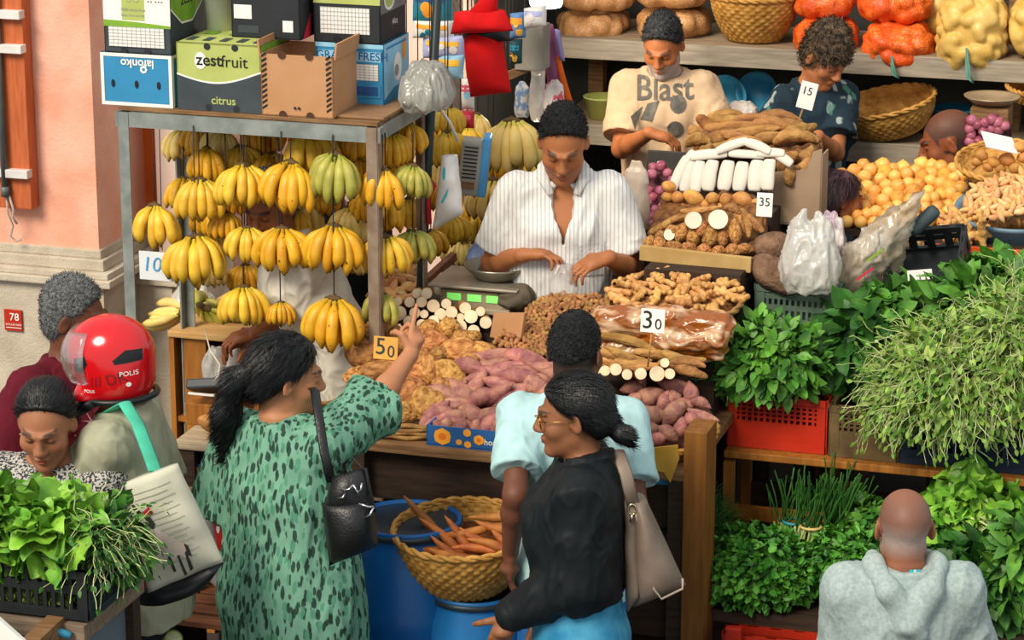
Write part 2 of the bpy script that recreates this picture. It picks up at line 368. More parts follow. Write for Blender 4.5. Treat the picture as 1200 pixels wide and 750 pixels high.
# ------------------------------------------------------------------ people
def vec(*a): return Vector(a)
def frame(f, up):
    f = Vector(f).normalized(); x = f.cross(Vector(up)).normalized(); return f, x, x.cross(f)
SKIN = mat('skin', '#ffffff', rough=.55, var=.05, vs=25, bump=.06, bs=120, attr='Col', sss=.06, spec=.35)
class Person:
    def __init__(s, label, loc, zg, yaw, H, skin, lean=0, side=0, twist=0, head=(0, 0, 0), fat=1.0, shw=1.0, belly=0, res=.0045, hs=1.0, female=False):
        s.root = empty('person', (loc[0], loc[1], zg), math.radians(yaw), label, 'person')
        s.k = k = H / 1.75; s.skin = np.array(lin(skin)); s.fat = fat; s.shw = shw; s.res = res; s.belly = belly; s.fem = female; s.H = H
        rad = math.radians
        s.Rt = Matrix.Rotation(rad(twist), 3, 'Z') @ Matrix.Rotation(rad(side), 3, 'Y') @ Matrix.Rotation(-rad(lean), 3, 'X')
        s.pel = vec(0, 0, .93 * k)
        s.Rh = Matrix.Rotation(rad(head[1]), 3, 'Z') @ Matrix.Rotation(-rad(head[0]), 3, 'X') @ Matrix.Rotation(rad(head[2]), 3, 'Y')
        q = s.Rt.to_quaternion().slerp(s.Rh.to_quaternion(), .5).to_matrix()
        s.nb = s.T(0, -.012, .53); s.hs = k * hs
        s.ho = s.nb + q @ vec(0, .02, .15) * k
        s.cap = None; s.arms = {}; s.seed = random.random() * 50
    def T(s, x, y, z): return s.pel + s.Rt @ (vec(x, y, z) * s.k)
    def Hd(s, x, y, z): return s.ho + s.Rh @ (vec(x, y, z) * s.hs)
    def L(s, p): return Matrix.LocRotScale(s.root.location, s.root.rotation_euler, None).inverted() @ Vector(p)
    def D(s, d): return Matrix.Rotation(s.root.rotation_euler.z, 3, 'Z').inverted() @ Vector(d)
    def sh(s, sd): return s.T(sd * .172 * s.shw, -.005, .475)
    def arm(s, sd, wrist=None, world=True, pole=(0, -.6, -1), f=None, n=None, curl=.5, curls=None, thumb=.3, lo=None, up=None):
        """sd +1 right, -1 left; wrist target, elbow pole, finger direction f, palm normal n"""
        S = s.sh(sd); a, b = .285 * s.k * (up or 1), .245 * s.k * (lo or 1)
        if wrist is None: w = s.T(sd * .23 * s.shw * max(1, s.fat * .97), .07, -.02)
        else: w = s.L(wrist) if world else Vector(wrist)
        d = w - S; l = d.length
        if l > (a + b) * .995: w = S + d * ((a + b) * .995 / l); d = w - S; l = d.length
        x = (a * a - b * b + l * l) / (2 * l); h = math.sqrt(max(0, a * a - x * x)); u = d / l
        p = Vector(pole); p = s.D(p) if world and wrist is not None else p
        p = (p - u * p.dot(u)).normalized(); e = S + u * x + p * h
        fd = (w - e).normalized() if f is None else (s.D(f) if world and wrist is not None else Vector(f)).normalized()
        if n is None: nn = vec(-sd, .15, 0)
        else: nn = (s.D(n) if world and wrist is not None else Vector(n))
        nn = (nn - fd * nn.dot(fd)).normalized()
        s.arms[sd] = dict(S=S, e=e, w=w, f=fd, n=nn, curl=curl, curls=curls, thumb=thumb)
        return s
    # ---- the body itself: one continuous surface
    def torso_tab(s, g=0.0, lo=-.10, hi=.56):
        f = s.fat; b = s.belly; w = s.shw
        if s.fem:
            tab = [(-.16, .178 * f, .13 * f, 0, -.01), (-.06, .185 * f, .135 * f, 0, -.015), (.06, .168 * f, .12 * f + b, 0, b * .6), (.18, .148 * f, .108 * f + b, 0, b * .6), (.30, .158 * f, .122 * f, 0, .012), (.38, .168 * w, .122 * f, 0, .015), (.46, .165 * w, .092, 0, -.008), (.51, .11 * w, .07, 0, -.018), (.545, .062, .058, 0, -.02)]
        else:
            tab = [(-.16, .165 * f, .12 * f, 0, -.01), (-.06, .168 * f, .125 * f, 0, -.01), (.06, .160 * f, .118 * f + b, 0, b * .6), (.18, .160 * f, .112 * f + b, 0, b * .6), (.30, .172 * f, .118 * f, 0, .008), (.38, .178 * w, .115 * f, 0, .008), (.46, .172 * w, .09, 0, -.008), (.51, .12 * w, .072, 0, -.018), (.545, .066, .06, 0, -.02)]
        T = [(z * s.k, (a + g) * s.k, (c + g) * s.k, u * s.k, v * s.k) for z, a, c, u, v in tab]
        zs = [t[0] for t in T]; out = [t for t in T if lo * s.k < t[0] < hi * s.k]
        for z in (lo * s.k, hi * s.k):
            z2 = min(max(z, zs[0]), zs[-1]); out.append((z, *[float(np.interp(z2, zs, [t[i] for t in T])) for i in (1, 2, 3, 4)]))
        return sorted(out)
    def head(s, S):
        h = s.hs; R = s.Rh; H = s.Hd
        E = lambda c, r, k=.015, op='u', RR=None: S.ell(H(*c), [x * h for x in r], k * h, op, R if RR is None else R @ RR)
        C = lambda a, b, ra, rb, k=.012, op='u': S.cone(H(*a), H(*b), ra * h, rb * h, k * h, op)
        E((0, -.016, .036), (.0755, .098, .085)); E((0, .03, -.02), (.064, .064, .085), .03)
        jw = .86 if s.fem else 1; E((0, .04, -.07), (.05 * jw, .045, .043), .03); C((-.045 * jw, .01, -.062), (-.012, .07, -.1), .022 * jw, .018 * jw, .025); C((.045 * jw, .01, -.062), (.012, .07, -.1), .022 * jw, .018 * jw, .025)
        E((0, .082, -.098), (.018, .014, .015), .02)
        for x in (-1, 1):
            E((x * .043, .06, -.025), (.024, .022, .022), .025)
            E((x * .031, .102, .008), (.02, .018, .011), .016, 's')
            E((x * .031, .079, .008), (.0145, .0145, .0115), .004)
            C((x * .012, .098, .028), (x * .047, .083, .03), .007, .006, .014)
            E((x * .012, .101, -.03), (.0095, .012, .008), .008)
            Q = Matrix.Rotation(x * math.radians(28), 3, 'Z') @ Matrix.Rotation(math.radians(-12), 3, 'X')
            E((x * .079, -.008, -.002), (.0085, .02, .033), .008, 'u', Q); E((x * .089, -.006, .001), (.006, .011, .018), .006, 's', Q)
        C((0, .092, .02), (0, .112, -.02), .009, .0115, .014); E((0, .113, -.025), (.012, .011, .01), .01)
        E((0, .094, -.057), (.023, .012, .0065), .008); E((0, .093, -.068), (.019, .012, .0065), .006)
        E((0, .112, -.0625), (.025, .012, .0018), .003, 's')
        S.cone(s.nb - s.Rt @ vec(0, 0, .03) * s.k, H(0, -.028, -.05), .062 * s.k * (.85 if s.fem else 1), .056 * h * (.86 if s.fem else 1), .03)
    def hand(s, S, sd, A):
        k = s.k * .98; f, n = A['f'], A['n']; t = f.cross(n) * (1 if sd > 0 else -1)     # t points to the thumb side
        w = A['w']; rot = lambda v, ax, a: Matrix.Rotation(a, 3, ax) @ v
        S.cone(w - f * .01, w + f * .03 * k, .023 * k, .02 * k, .012)
        base = []
        for i, (o, l) in enumerate(((.028, .086), (.010, .09), (-.009, .086), (-.026, .078))):
            b = w + f * l * k + t * o * k; base.append(b)
            S.cone(w + f * .02 * k + t * o * .6 * k, b, .0145 * k, .011 * k, .012)
        S.ell(w + f * .055 * k, (.034 * k, .034 * k, .022 * k), .012)
        ax = f.cross(n)
        L = ((.043, .025, .02), (.047, .028, .021), (.043, .026, .02), (.034, .02, .018)); r = (.0088, .009, .0086, .0078)
        for i in range(4):
            c = A['curls'][i] if A['curls'] else A['curl']; p = base[i]; d = f + t * (.07, .02, -.03, -.09)[i]; d.normalize(); a = 0
            for j in range(3):
                a = c * (.75, 1.05, .7)[j]; d = rot(d, ax, a); q = p + d * L[i][j] * k
                S.cone(p, q, r[i] * k * (1, .94, .86)[j], r[i] * k * (.94, .86, .78)[j], .003); p = q
        p = w + f * .018 * k + t * .022 * k; d = (f * .62 + t * .8 + n * .25).normalized()
        for j, (l, a, b) in enumerate(((.045, .014, .0115), (.033, .0108, .0098), (.026, .0098, .008))):
            q = p + d * l * k; S.cone(p, q, a * k, b * k, .006); p = q; d = (d + (n * .8 - t * .5) * A['thumb']).normalized()
    def body(s, paintfn=None, legs=True, name='body', lo_leg=None):
        for sd in (1, -1):
            if sd not in s.arms: s.arm(sd, world=False)
        P = [s.ho, s.pel] + [A[x] + (A['f'] * .2 * s.k if x == 'w' else vec(0, 0, 0)) for A in s.arms.values() for x in 'Sew']
        lo = np.min([list(p) for p in P], 0) - .16; hi = np.max([list(p) for p in P], 0) + .16; lo[2] = -.01 if legs else s.pel.z - .25
        lo[0] = min(lo[0], -.25); hi[0] = max(hi[0], .25); lo[1] = min(lo[1], -.22); hi[1] = max(hi[1], .28)
        S = SDF(lo, hi, s.res); k = s.k
        S.loft(s.torso_tab(-.012), list(s.pel), s.Rt, .02)
        s.head(S)
        for sd in (1, -1):
            A = s.arms[sd]; m = .93 if s.fem else 1.0; m *= .5 + .5 * s.fat
            S.cone(s.T(sd * .07, -.012, .50), s.sh(sd), .05 * k, .05 * k, .03)
            S.cone(A['S'], A['e'], .051 * k * m, .039 * k * m, .02); md = A['e'].lerp(A['w'], .3)
            S.cone(A['e'], md, .038 * k * m, .04 * k * m, .02); S.cone(md, A['w'], .04 * k * m, .0255 * k, .02)
            s.hand(S, sd, A)
            if legs:
                hp = s.pel + vec(sd * .085 * k * s.fat, 0, -.02 * k); kn = vec(sd * .1 * k, .02, .5 * k); an = vec(sd * .1 * k, -.01, .09 * k)
                S.cone(hp, kn, .08 * k * s.fat, .052 * k, .03); S.cone(kn, kn.lerp(an, .3), .05 * k, .055 * k, .03); S.cone(kn.lerp(an, .3), an, .055 * k, .037 * k, .03)
                S.cone(an - vec(0, .02, .04 * k), an + vec(0, .15 * k, -.055 * k), .036 * k, .03 * k, .02); S.plane((0, 0, .004), (0, 0, -1), lo, hi)
        me = S.mesh(name, 1); Ri = s.Rh.transposed(); ho = s.ho; sk = s.skin
        def fn(co):
            q = (co - np.array(ho)) @ np.array(Ri).T / s.hs; x, y, z = np.abs(q[:, 0]), q[:, 1], q[:, 2]
            c = np.tile(sk, (len(co), 1)); front = (y > .045)
            def blend(mask, col): 
                m = np.clip(mask, 0, 1)[:, None]; c[:] = c * (1 - m) + np.array(col) * m
            e = lambda cx, cz, rx, rz: np.clip(1.6 * (1 - ((x - cx) / rx) ** 2 - ((z - cz) / rz) ** 2), 0, 1) * front
            blend(e(0, -.062, .024, .012) * (.8 if s.fem else .5), sk * np.array((.85, .42, .42)))
            blend(e(.034, .033 - 0, .022, .005 if s.fem else .0065) * (.9 if s.fem else .85), (.02, .014, .012))
            blend(e(.031, .002, .0165, .0042) * .9, (.02, .014, .012))
            blend(e(.031, .012, .02, .011) * .25, sk * .55)
            blend(e(.046, -.03, .022, .02) * .18, sk * np.array((1.15, .75, .7)))
            if s.cap:                                  # roots of the hair, so that it grows out of the scalp
                ly, lz, sl, lowz, amt = s.cap; sg = (y - ly) * (1 - sl * .3) - sl * (z - lz); m = np.clip(.5 - sg / .022, 0, 1) * np.clip((z - lowz) / .035 + .5, 0, 1) * ((x < .083) | (z > .035) | (y < -.035)) * (z > -.12) * (np.abs(y) < .14)
                blend(m * amt, (.014, .013, .014))
            if paintfn: paintfn(q, x, y, z, c, blend)
            return c
        paint(me, fn); s.body_o = link(name, me, SKIN, s.root); return s.body_o
    # ---- clothes: shells that follow the body
    def shirt(s, m, name='shirt', ease=.012, hem=-.1, sleeve=.62, loose=.02, neck=.012, open_v=0, fold=.006, flare=0, fs=(10, 10, 5), res=None, hem_cut=None, extra=None, cuff=.012, hi=.552):
        P = [s.nb, s.T(0, 0, hem)]
        for A in s.arms.values(): P += [A['S'], A['e']] + ([A['w']] if sleeve > 1 else [])
        lo = np.min([list(p) for p in P], 0) - .2; up = np.max([list(p) for p in P], 0) + .2; lo[:2] = np.minimum(lo[:2], -.28); up[:2] = np.maximum(up[:2], .28)
        S = SDF(lo, up, res or s.res * 1.15); k = s.k
        tab = [(z, a + flare * k * max(0, (.3 - z / k)), b + flare * k * max(0, (.3 - z / k)), u, v) for z, a, b, u, v in s.torso_tab(ease, hem, hi)]
        S.loft(tab, list(s.pel), s.Rt, .02)
        for sd in (1, -1):
            A = s.arms[sd]; r = .052 * k * (.5 + .5 * s.fat) * (.95 if s.fem else 1)
            S.cone(s.T(sd * .065, -.014, .503), s.sh(sd) - s.Rt @ vec(0, 0, .004), .056 * k, r + ease * .8, .03)
            if sleeve <= 1:
                e = A['S'].lerp(A['e'], sleeve); d = (A['e'] - A['S']).normalized()
                S.conecut(A['S'], e + d * .03, r + ease, r * .9 + ease + loose, e, d, .03)
            else:
                S.cone(A['S'], A['e'], r + ease, r * .85 + ease + loose * .6, .035); S.cone(A['e'], A['e'].lerp(A['w'], .93), r * .85 + ease + loose * .6, .03 * k + cuff, .02)
        if extra: extra(S, s)
        if neck is not None:                       # neck hole, wider for an open collar
            c = s.T(0, .012 + open_v * .1, .56); S.ell(c, (.062 * k + neck, .062 * k + neck, .035 * k), .006, 's', s.Rt)
            if open_v:
                for i in range(5):
                    t = i / 4; S.ell(s.T(0, .12, .50 - open_v * t), ((.045 * (1 - t) + .006) * k, .09 * k, .04 * k), .004, 's', s.Rt)
        me = S.mesh(name, 1)
        if fold:
            wrinkle(me, fold, fs, s.seed); wrinkle(me, fold * .38, [f * 2.6 for f in fs], s.seed + 5)
        s.shirt_o = link(name, me, m, s.root); return s.shirt_o
    def hair(s, m, name='hair', t=.012, top=.016, line=(.07, .082), nape=-.065, slope=.62, bump=.003, extra=None, side_t=None, res=None, ns=60, zs=.6, tuft=(2600, .015, .55, (0, -.2, .4), .5)):
        h = s.hs; R = s.Rh; H = s.Hd; lo = np.array(s.ho) - .24; up = np.array(s.ho) + .24; lo[2] -= .45 if extra else 0
        S = SDF(lo, up, res or .004); st = side_t if side_t is not None else t
        S.ell(H(0, -.016, .036 + (top - t) * .5), ((.0755 + st) * h, (.098 + t) * h, (.085 + top) * h), .01, 'u', R)
        S.ell(H(0, -.042, -.02), ((.064 + st) * h, (.062 + t) * h, .07 * h), .025, 'u', R)
        S.plane(H(0, *line), R @ vec(0, 1 - slope * .3, -slope), lo, up, .01)
        S.plane(H(0, 0, nape), R @ vec(0, .25, -1), lo, up, .012)
        for x in (-1, 1): S.ell(H(x * .086, .002, -.004), (.022 * h, .026 * h, .036 * h), .006, 's', R)
        if extra: extra(S, s, H, R, h)
        me = S.mesh(name, 1)
        if bump: wrinkle(me, bump, (ns, ns, ns * zs), s.seed)
        me = s.strands(me, name, tuft)
        s.hair_o = link(name, me, m, s.root); return s.hair_o
    def strands(s, me, name, tuft):
        """locks of hair laid over the hair's body: count, length, lift, combing direction, disorder"""
        cnt, ln, lift, comb, dis = tuft; n = len(me.vertices); co = np.empty(n * 3, np.float32); me.vertices.foreach_get('co', co); nr = np.empty(n * 3, np.float32); me.vertex_normals.foreach_get('vector', nr)
        co = co.reshape(-1, 3); nr = nr.reshape(-1, 3); F = np.empty(len(me.loops), np.int32); me.loops.foreach_get('vertex_index', F); F = F.reshape(-1, 4); rg = np.random.default_rng(int(s.seed * 100))
        ids = rg.integers(0, n, cnt); P = co[ids]; N_ = nr[ids]; c = np.array(s.Rh @ Vector(comb)) + rg.normal(0, dis, (cnt, 3)); t = c - N_ * (c * N_).sum(1, keepdims=True); t /= np.linalg.norm(t, axis=1, keepdims=True) + 1e-6
        sd = np.cross(t, N_); L = (ln * rg.uniform(.6, 1.3, cnt))[:, None] * s.hs; w = .0016; b = P - N_ * .002
        m1 = P + t * L * .5 + N_ * L * lift * .6; m2 = P + t * L + N_ * L * lift * .75
        V = np.stack([b - sd * w, b + sd * w, m1 - sd * w * .8, m1 + sd * w * .8, m2 - sd * .0003, m2 + sd * .0003], 1).reshape(-1, 3); k = n + np.arange(cnt)[:, None] * 6
        Q = np.concatenate([k + np.array([[0, 1, 3, 2]]), k + np.array([[2, 3, 5, 4]])]); out = mesh_from(name, np.concatenate([co, V]), np.concatenate([F, Q])); bpy.data.meshes.remove(me); return out
    def legs(s, m, name='trousers', top=-.02, ease=.006, loose=.02, fold=.006, skirt=None, low=.1):
        k = s.k; lo = np.array((-.42, -.35, -.005)); up = np.array((.42, .4, s.pel.z + .2)); S = SDF(lo, up, .007)
        if skirt: S.loft([(z * k, a * k, b * k, 0, v * k) for z, a, b, v in skirt], list(s.pel), Matrix.Identity(3), .02)
        else:
            S.loft(s.torso_tab(ease, -.15, top), list(s.pel), s.Rt, .02)
            for sd in (1, -1):
                hp = s.pel + vec(sd * .085 * k * s.fat, -.01, -.06 * k); kn = vec(sd * .1 * k, .02, .5 * k); an = vec(sd * .1 * k, -.01, low * k)
                S.cone(hp, kn, .088 * k * s.fat + ease, .058 * k + ease + loose * .5, .03); S.cone(kn, an, .058 * k + ease + loose * .5, .045 * k + ease + loose, .03)
                S.ell(s.pel + vec(sd * .075 * k, -.045 * k, -.08 * k), (.08 * k * s.fat, .085 * k * s.fat, .1 * k), .03)
            S.plane((0, 0, low * k), (0, 0, -1), lo, up)
        me = S.mesh(name, 1)
        if fold: wrinkle(me, fold, (9, 9, 5), s.seed + 3)
        return link(name, me, m, s.root)
    def strap(s, m, pts, w=.03, t=.004, name='strap', parent=None):
        pass
HAIRB = mat('black_hair', '#0e1013', rough=.45, var=.5, vs=40, bump=.35, bs=160, spec=.4, sc=(1, 1, .25))
HAIRF = mat('cropped_black_hair', '#0d1114', rough=.55, var=.8, vs=120, bump=.9, bs=240, spec=.45)
# ------------------------------------------------------------------ cloth
def cloth(name, col, rough=.85, var=.08, **k): return mat(name, col, rough=rough, var=var, vs=k.pop('vs', 14), bump=k.pop('bump', .12), bs=k.pop('bs', 350), spec=.2, **k)
M_striped = cloth('striped_white_cotton', '#d9d8d4')
def stripes(m, dark, scale, width=.5, axis='X', mixf=.8):
    N, L, p = nodes_of(m); src = p.inputs['Base Color'].links[0].from_socket
    tc = N.new('ShaderNodeTexCoord'); w = N.new('ShaderNodeTexWave'); w.wave_type = 'BANDS'; w.bands_direction = axis
    w.inputs['Scale'].default_value = scale; w.inputs['Distortion'].default_value = .35; w.inputs['Detail'].default_value = 0; w.inputs['Detail Scale'].default_value = 1.5
    L.new(tc.outputs['Object'], w.inputs['Vector']); r = N.new('ShaderNodeValToRGB'); r.color_ramp.elements[0].position = width; r.color_ramp.elements[1].position = width + .25
    r.color_ramp.elements[0].color = (0, 0, 0, 1); r.color_ramp.elements[1].color = (mixf, mixf, mixf, 1)
    L.new(w.outputs['Fac'], r.inputs[0]); mx = N.new('ShaderNodeMix'); mx.data_type = 'RGBA'; L.new(r.outputs[0], mx.inputs[0]); L.new(src, mx.inputs[6]); mx.inputs[7].default_value = (*lin(dark), 1)
    L.new(mx.outputs[2], p.inputs['Base Color']); return m
stripes(M_striped, '#9a9ba0', 22, .62, 'X', .6)
M_dress = cloth('leaf_print_green_cotton', '#6f9f88')
def leafprint(m, dark, scale, thr=.3, sc=(1, 1, .55), rot=.5, mixf=.92):
    N, L, p = nodes_of(m); src = p.inputs['Base Color'].links[0].from_socket; out = src
    tc = N.new('ShaderNodeTexCoord')
    for i, (rz, of) in enumerate(((rot, 0), (-rot, 3.3), (rot * .2, 7.7))):
        mp = N.new('ShaderNodeMapping'); mp.inputs['Rotation'].default_value = (0, rz, 0); mp.inputs['Location'].default_value = (of, of * .3, of); mp.inputs['Scale'].default_value = sc
        L.new(tc.outputs['Object'], mp.inputs['Vector']); v = N.new('ShaderNodeTexVoronoi'); v.inputs['Scale'].default_value = scale; v.inputs['Randomness'].default_value = .75
        nz = N.new('ShaderNodeTexNoise'); nz.inputs['Scale'].default_value = scale * 1.6; L.new(mp.outputs[0], nz.inputs['Vector'])
        ad = N.new('ShaderNodeVectorMath'); ad.operation = 'MULTIPLY_ADD'; ad.inputs[1].default_value = (.5 / scale,) * 3; L.new(nz.outputs['Color'], ad.inputs[0]); L.new(mp.outputs[0], ad.inputs[2])
        L.new(ad.outputs[0], v.inputs['Vector']); r = N.new('ShaderNodeValToRGB'); r.color_ramp.elements[0].position = thr - .03; r.color_ramp.elements[1].position = thr + .04
        r.color_ramp.elements[0].color = (mixf,) * 3 + (1,); r.color_ramp.elements[1].color = (0, 0, 0, 1); L.new(v.outputs['Distance'], r.inputs[0])
        mx = N.new('ShaderNodeMix'); mx.data_type = 'RGBA'; L.new(r.outputs[0], mx.inputs[0]); L.new(out, mx.inputs[6])
        mx.inputs[7].default_value = (*lin(dark if i < 2 else '#4f8a70'), 1); out = mx.outputs[2]
    L.new(out, p.inputs['Base Color']); return m
leafprint(M_dress, '#1f352c', 27, .34, (1.9, 1.4, .62), .75)
M_ptee = cloth('pale_blue_cotton', '#a9cdcf'); M_black = cloth('black_jacket_cloth', '#14191d', rough=.6); M_jean = cloth('blue_denim', '#2678a2', col2='#55a5c6', vs=9)
M_jean2 = cloth('bright_blue_denim', '#2766a8'); M_hood = cloth('grey_marl_jersey', '#8fa09e', col2='#a3b3b0', vs=90); M_hood2 = cloth('grey_marl_hood_lining', '#8b9c9a')
M_maroon = cloth('maroon_cotton', '#5a1020'); M_sage = cloth('sage_cotton', '#a3a48c'); M_tweed = cloth('black_white_tweed', '#34373c', col2='#b9b6ae', vs=140, ramp=(.45, .55), det=1)
M_cream = cloth('cream_cotton', '#c6a988'); M_navy = cloth('navy_print_cotton', '#22333f'); M_white = cloth('offwhite_cotton', '#d6d2c4'); M_dark = cloth('dark_charcoal_cloth', '#22272b')
leafprint(M_navy, '#a9b8b4', 12, .2, (1, 1, .7), .8, .75)
M_zebra = cloth('zebra_print_cloth', '#181a1c'); stripes(M_zebra, '#c8c2b6', 9, .72)
def eyes_down(p): pass
def facing(px, py, Y): q = PY(px, py, Y); return (q.x, Y)
# -- stall keeper at the scales
v = Person('stall keeper in a white striped short-sleeved shirt looking down at his hands', facing(660, 165, 9.4), .40, 180, 1.72, '#a5683f', lean=5, head=(30, -3, 0), fat=1.08, belly=.02, shw=.97, hs=1.04)
v.arm(1, PB(614, 299, 8.82), pole=(-.5, .6, -1), f=(1, -.25, .12), n=(.25, -.2, -1), curl=.75, thumb=.6)
v.arm(-1, PB(712, 302, 8.82), pole=(.5, .6, -1), f=(-.9, -.3, -.25), n=(-.35, .2, -1), curl=.6, thumb=.6)
v.cap = (.055, .09, .62, -.06, .8)
v.body(lambda q, x, y, z, c, bl: bl(np.clip(1 - ((z + .07) / .05) ** 2, 0, 1) * (y > .02) * (np.abs(z + .06) < .06) * .25, (.05, .04, .04)))
v.shirt(M_striped, ease=.02, hem=-.14, sleeve=.78, loose=.022, open_v=.13, fold=.009)
v.hair(HAIRF, t=.007, top=.018, line=(.055, .092), side_t=.004, nape=-.015, bump=.004, ns=130)
v.legs(M_dark)
bm_ = MB()
for sd in (1, -1):
    pts = [v.T(sd * x, y, z) for x, y, z in ((.066, -.07, .575), (.075, -.01, .575), (.072, .045, .548), (.045, .085, .50))]
    bm_.tube(pts, [.012, .018, .022, .012], 10, flat=.55)
bm_.tube([v.T(-.05, -.085, .57), v.T(0, -.098, .575), v.T(.05, -.085, .57)], .016, 10, flat=.6)
bm_.build('collar', M_striped, v.root)
pk = decal('pocket', [rect(-.06, -.06, .06, .06), rect(-.06, .05, .06, .054)], M_striped, v.root, v.T(-.085, .14, .28), v.Rt @ vec(-1, 0, 0), v.Rt @ vec(0, 0, 1), v.shirt_o, .004)
# -- man in the pale blue tee, seen from behind
a = Person('man in pale blue t-shirt with cropped black hair seen from behind', facing(672, 390, 8.04), 0, -8, 1.72, '#6b4230', head=(8, -16, 0), shw=.97, fat=.98)
a.arm(-1, PY(598, 648, 7.94), pole=(0, -1, 0), f=(-.05, .1, -1), n=(1, .2, 0), curl=.45)
a.arm(1, PY(748, 640, 8.0), pole=(0, -1, 0), f=(0, .2, -1), n=(-1, 0, 0), curl=.5)
a.cap = (.07, .07, .62, -.075, .8)
a.body(); a.shirt(M_ptee, ease=.018, hem=-.12, sleeve=.72, loose=.018, fold=.008); a.hair(HAIRF, t=.007, top=.016, side_t=.002, line=(.078, .07), nape=.012, bump=.004, ns=130, tuft=(2600, .008, .5, (0, -.2, .4), .5)); a.legs(M_jean2)
# -- woman in the black jacket
def bun(S, s, H, R, h):
    S.cone(H(0, -.10, -.02), H(0, -.125, -.06), .035 * h, .022 * h, .02); S.ell(H(0, -.138, -.07), (.038 * h, .03 * h, .03 * h), .015); S.cone(H(0, -.145, -.085), H(.01, -.158, -.115), .018 * h, .007 * h, .012)
j = Person('woman in black jacket and jeans, hair in a low bun, glasses, walking left', facing(678, 490, 7.62), 0, 86, 1.655, '#8a5a3c', head=(7, 2, 0), fat=1.06, female=True, hs=1.03)
j.arm(-1, PY(596, 722, 7.5), pole=(.7, 0, -1), f=(-.35, 0, -1), n=(0, 1, 0), curl=.6)
j.arm(1, PY(640, 720, 7.7), pole=(1, 0, -.5), f=(-.35, 0, -1), n=(0, -1, 0), curl=.5)
j.cap = (.068, .075, .75, -.06, .9)
j.body(); j.shirt(M_black, name='jacket', ease=.03, hem=.115, sleeve=2, loose=.045, cuff=.02, fold=.010, fs=(9, 9, 5), hi=.57)
j.hair(HAIRB, t=.013, top=.018, line=(.068, .075), nape=-.06, slope=.75, extra=bun, bump=.0015, ns=110, zs=.3, res=.0035, tuft=(4500, .04, .05, (0, -1, -.35), .1))
j.legs(M_jean, name='jeans', top=.17, loose=.012, ease=.014)
M_gold = mat('gold_wire', '#b98a4a', metal=1, rough=.3); M_lens = mat('lens', '#ffffff', rough=.05, trans=1, var=0)
g = MB()
for sd in (1, -1):
    c = [j.Hd(sd * .034 + .026 * math.cos(t) * 1, .104 - abs(math.cos(t) * sd + 1) * .004, .006 + .024 * math.sin(t)) for t in [6.2832 * i / 20 for i in range(21)]]
    g.tube(c, .0016, 6); g.tube([j.Hd(sd * .06, .098, .012), j.Hd(sd * .078, .05, .012), j.Hd(sd * .085, -.012, .01)], .0016, 6)
g.tube([j.Hd(-.009, .108, .012), j.Hd(0, .115, .014), j.Hd(.009, .108, .012)], .0016, 6); g.build('glasses', M_gold, j.root)
wt = MB(); Aj = j.arms[-1]; fj = (Aj['w'] - Aj['e']).normalized(); wt.tube([Aj['w'] - fj * .024, Aj['w'] - fj * .004], .031, 14); wt.tube([Aj['w'] - fj * .014 + vec(-.03, 0, .0), Aj['w'] - fj * .014 + vec(-.037, 0, 0)], .016, 14); wt.build('wristwatch', M_white, j.root)
# -- man in the grey hoodie
def buzz(q, x, y, z, c, bl):
    sm = lambda v, w: np.clip(v / w + .5, 0, 1); jit = 1 + np.random.default_rng(3).normal(0, .12, len(x))
    m = sm(z + .055, .05) * sm(.05 + .5 * (z - .02) - y, .03) * (1 - ((x > .066) & (np.abs(z) < .04) & (y > -.035))) * (np.abs(y) < .14)
    bl(m * .5 * sm(.105 - z, .05) * sm(z - .0, .05) * jit, (.12, .085, .07)); bl(m * .55 * sm(.012 - z, .05) * jit, (.42, .39, .37))
h = Person('man in grey hooded sweatshirt with close-shaven greying head, seen from behind', facing(1060, 625, 7.15), 0, 4, 1.46, '#8d5a42', head=(4, -4, 0), shw=1.06, fat=1.04, hs=1.13)
h.arm(-1, PY(1002, 830, 7.3), pole=(-1, -.6, 0), f=(0, .6, -1)); h.arm(1, PY(1130, 830, 7.3), pole=(1, -.6, 0), f=(0, .6, -1))
h.body(buzz)
h.shirt(M_hood, name='hoodie', ease=.028, hem=-.1, sleeve=2, loose=.03, fold=.008, hi=.56)
S = SDF(np.array(h.nb) - .26, np.array(h.nb) + .26, .0045)
for x, z, r in ((0, -.135, .035), (0, -.08, .045)): S.ell(h.T(x, -.115 - (z + .05) * .1, .505 + z), (.085 * h.k * (1 if z > -.1 else .55), .032, .075), .03)
for sd in (1, -1):
    S.cone(h.T(sd * .092, .045, .565), h.T(sd * .105, -.03, .565), .022, .027, .02); S.cone(h.T(sd * .105, -.03, .565), h.T(sd * .07, -.12, .51), .027, .032, .03)
    S.cone(h.T(sd * .07, -.12, .51), h.T(0, -.145, .40), .03, .03, .03)
S.cone(h.T(-.07, -.11, .52), h.T(.03, -.15, .36), .024, .02, .02)
S.ell(h.T(.012, -.055, .60), (.066, .055, .06), .02, 's')
me = S.mesh('hood', 1); wrinkle(me, .006, (14, 14, 8), 4); link('hood', me, M_hood, h.root)
M_teal = mat('turquoise_label', '#2fb5c4'); 
lb = MB(); lb.box(h.T(.02, -.088, .556), (.03, .003, .022)); lb.box(h.T(.02, -.0905, .556), (.006, .002, .024), mi=1); lb.build('neck_label', [M_teal, M_white], h.root)
h.legs(M_dark)
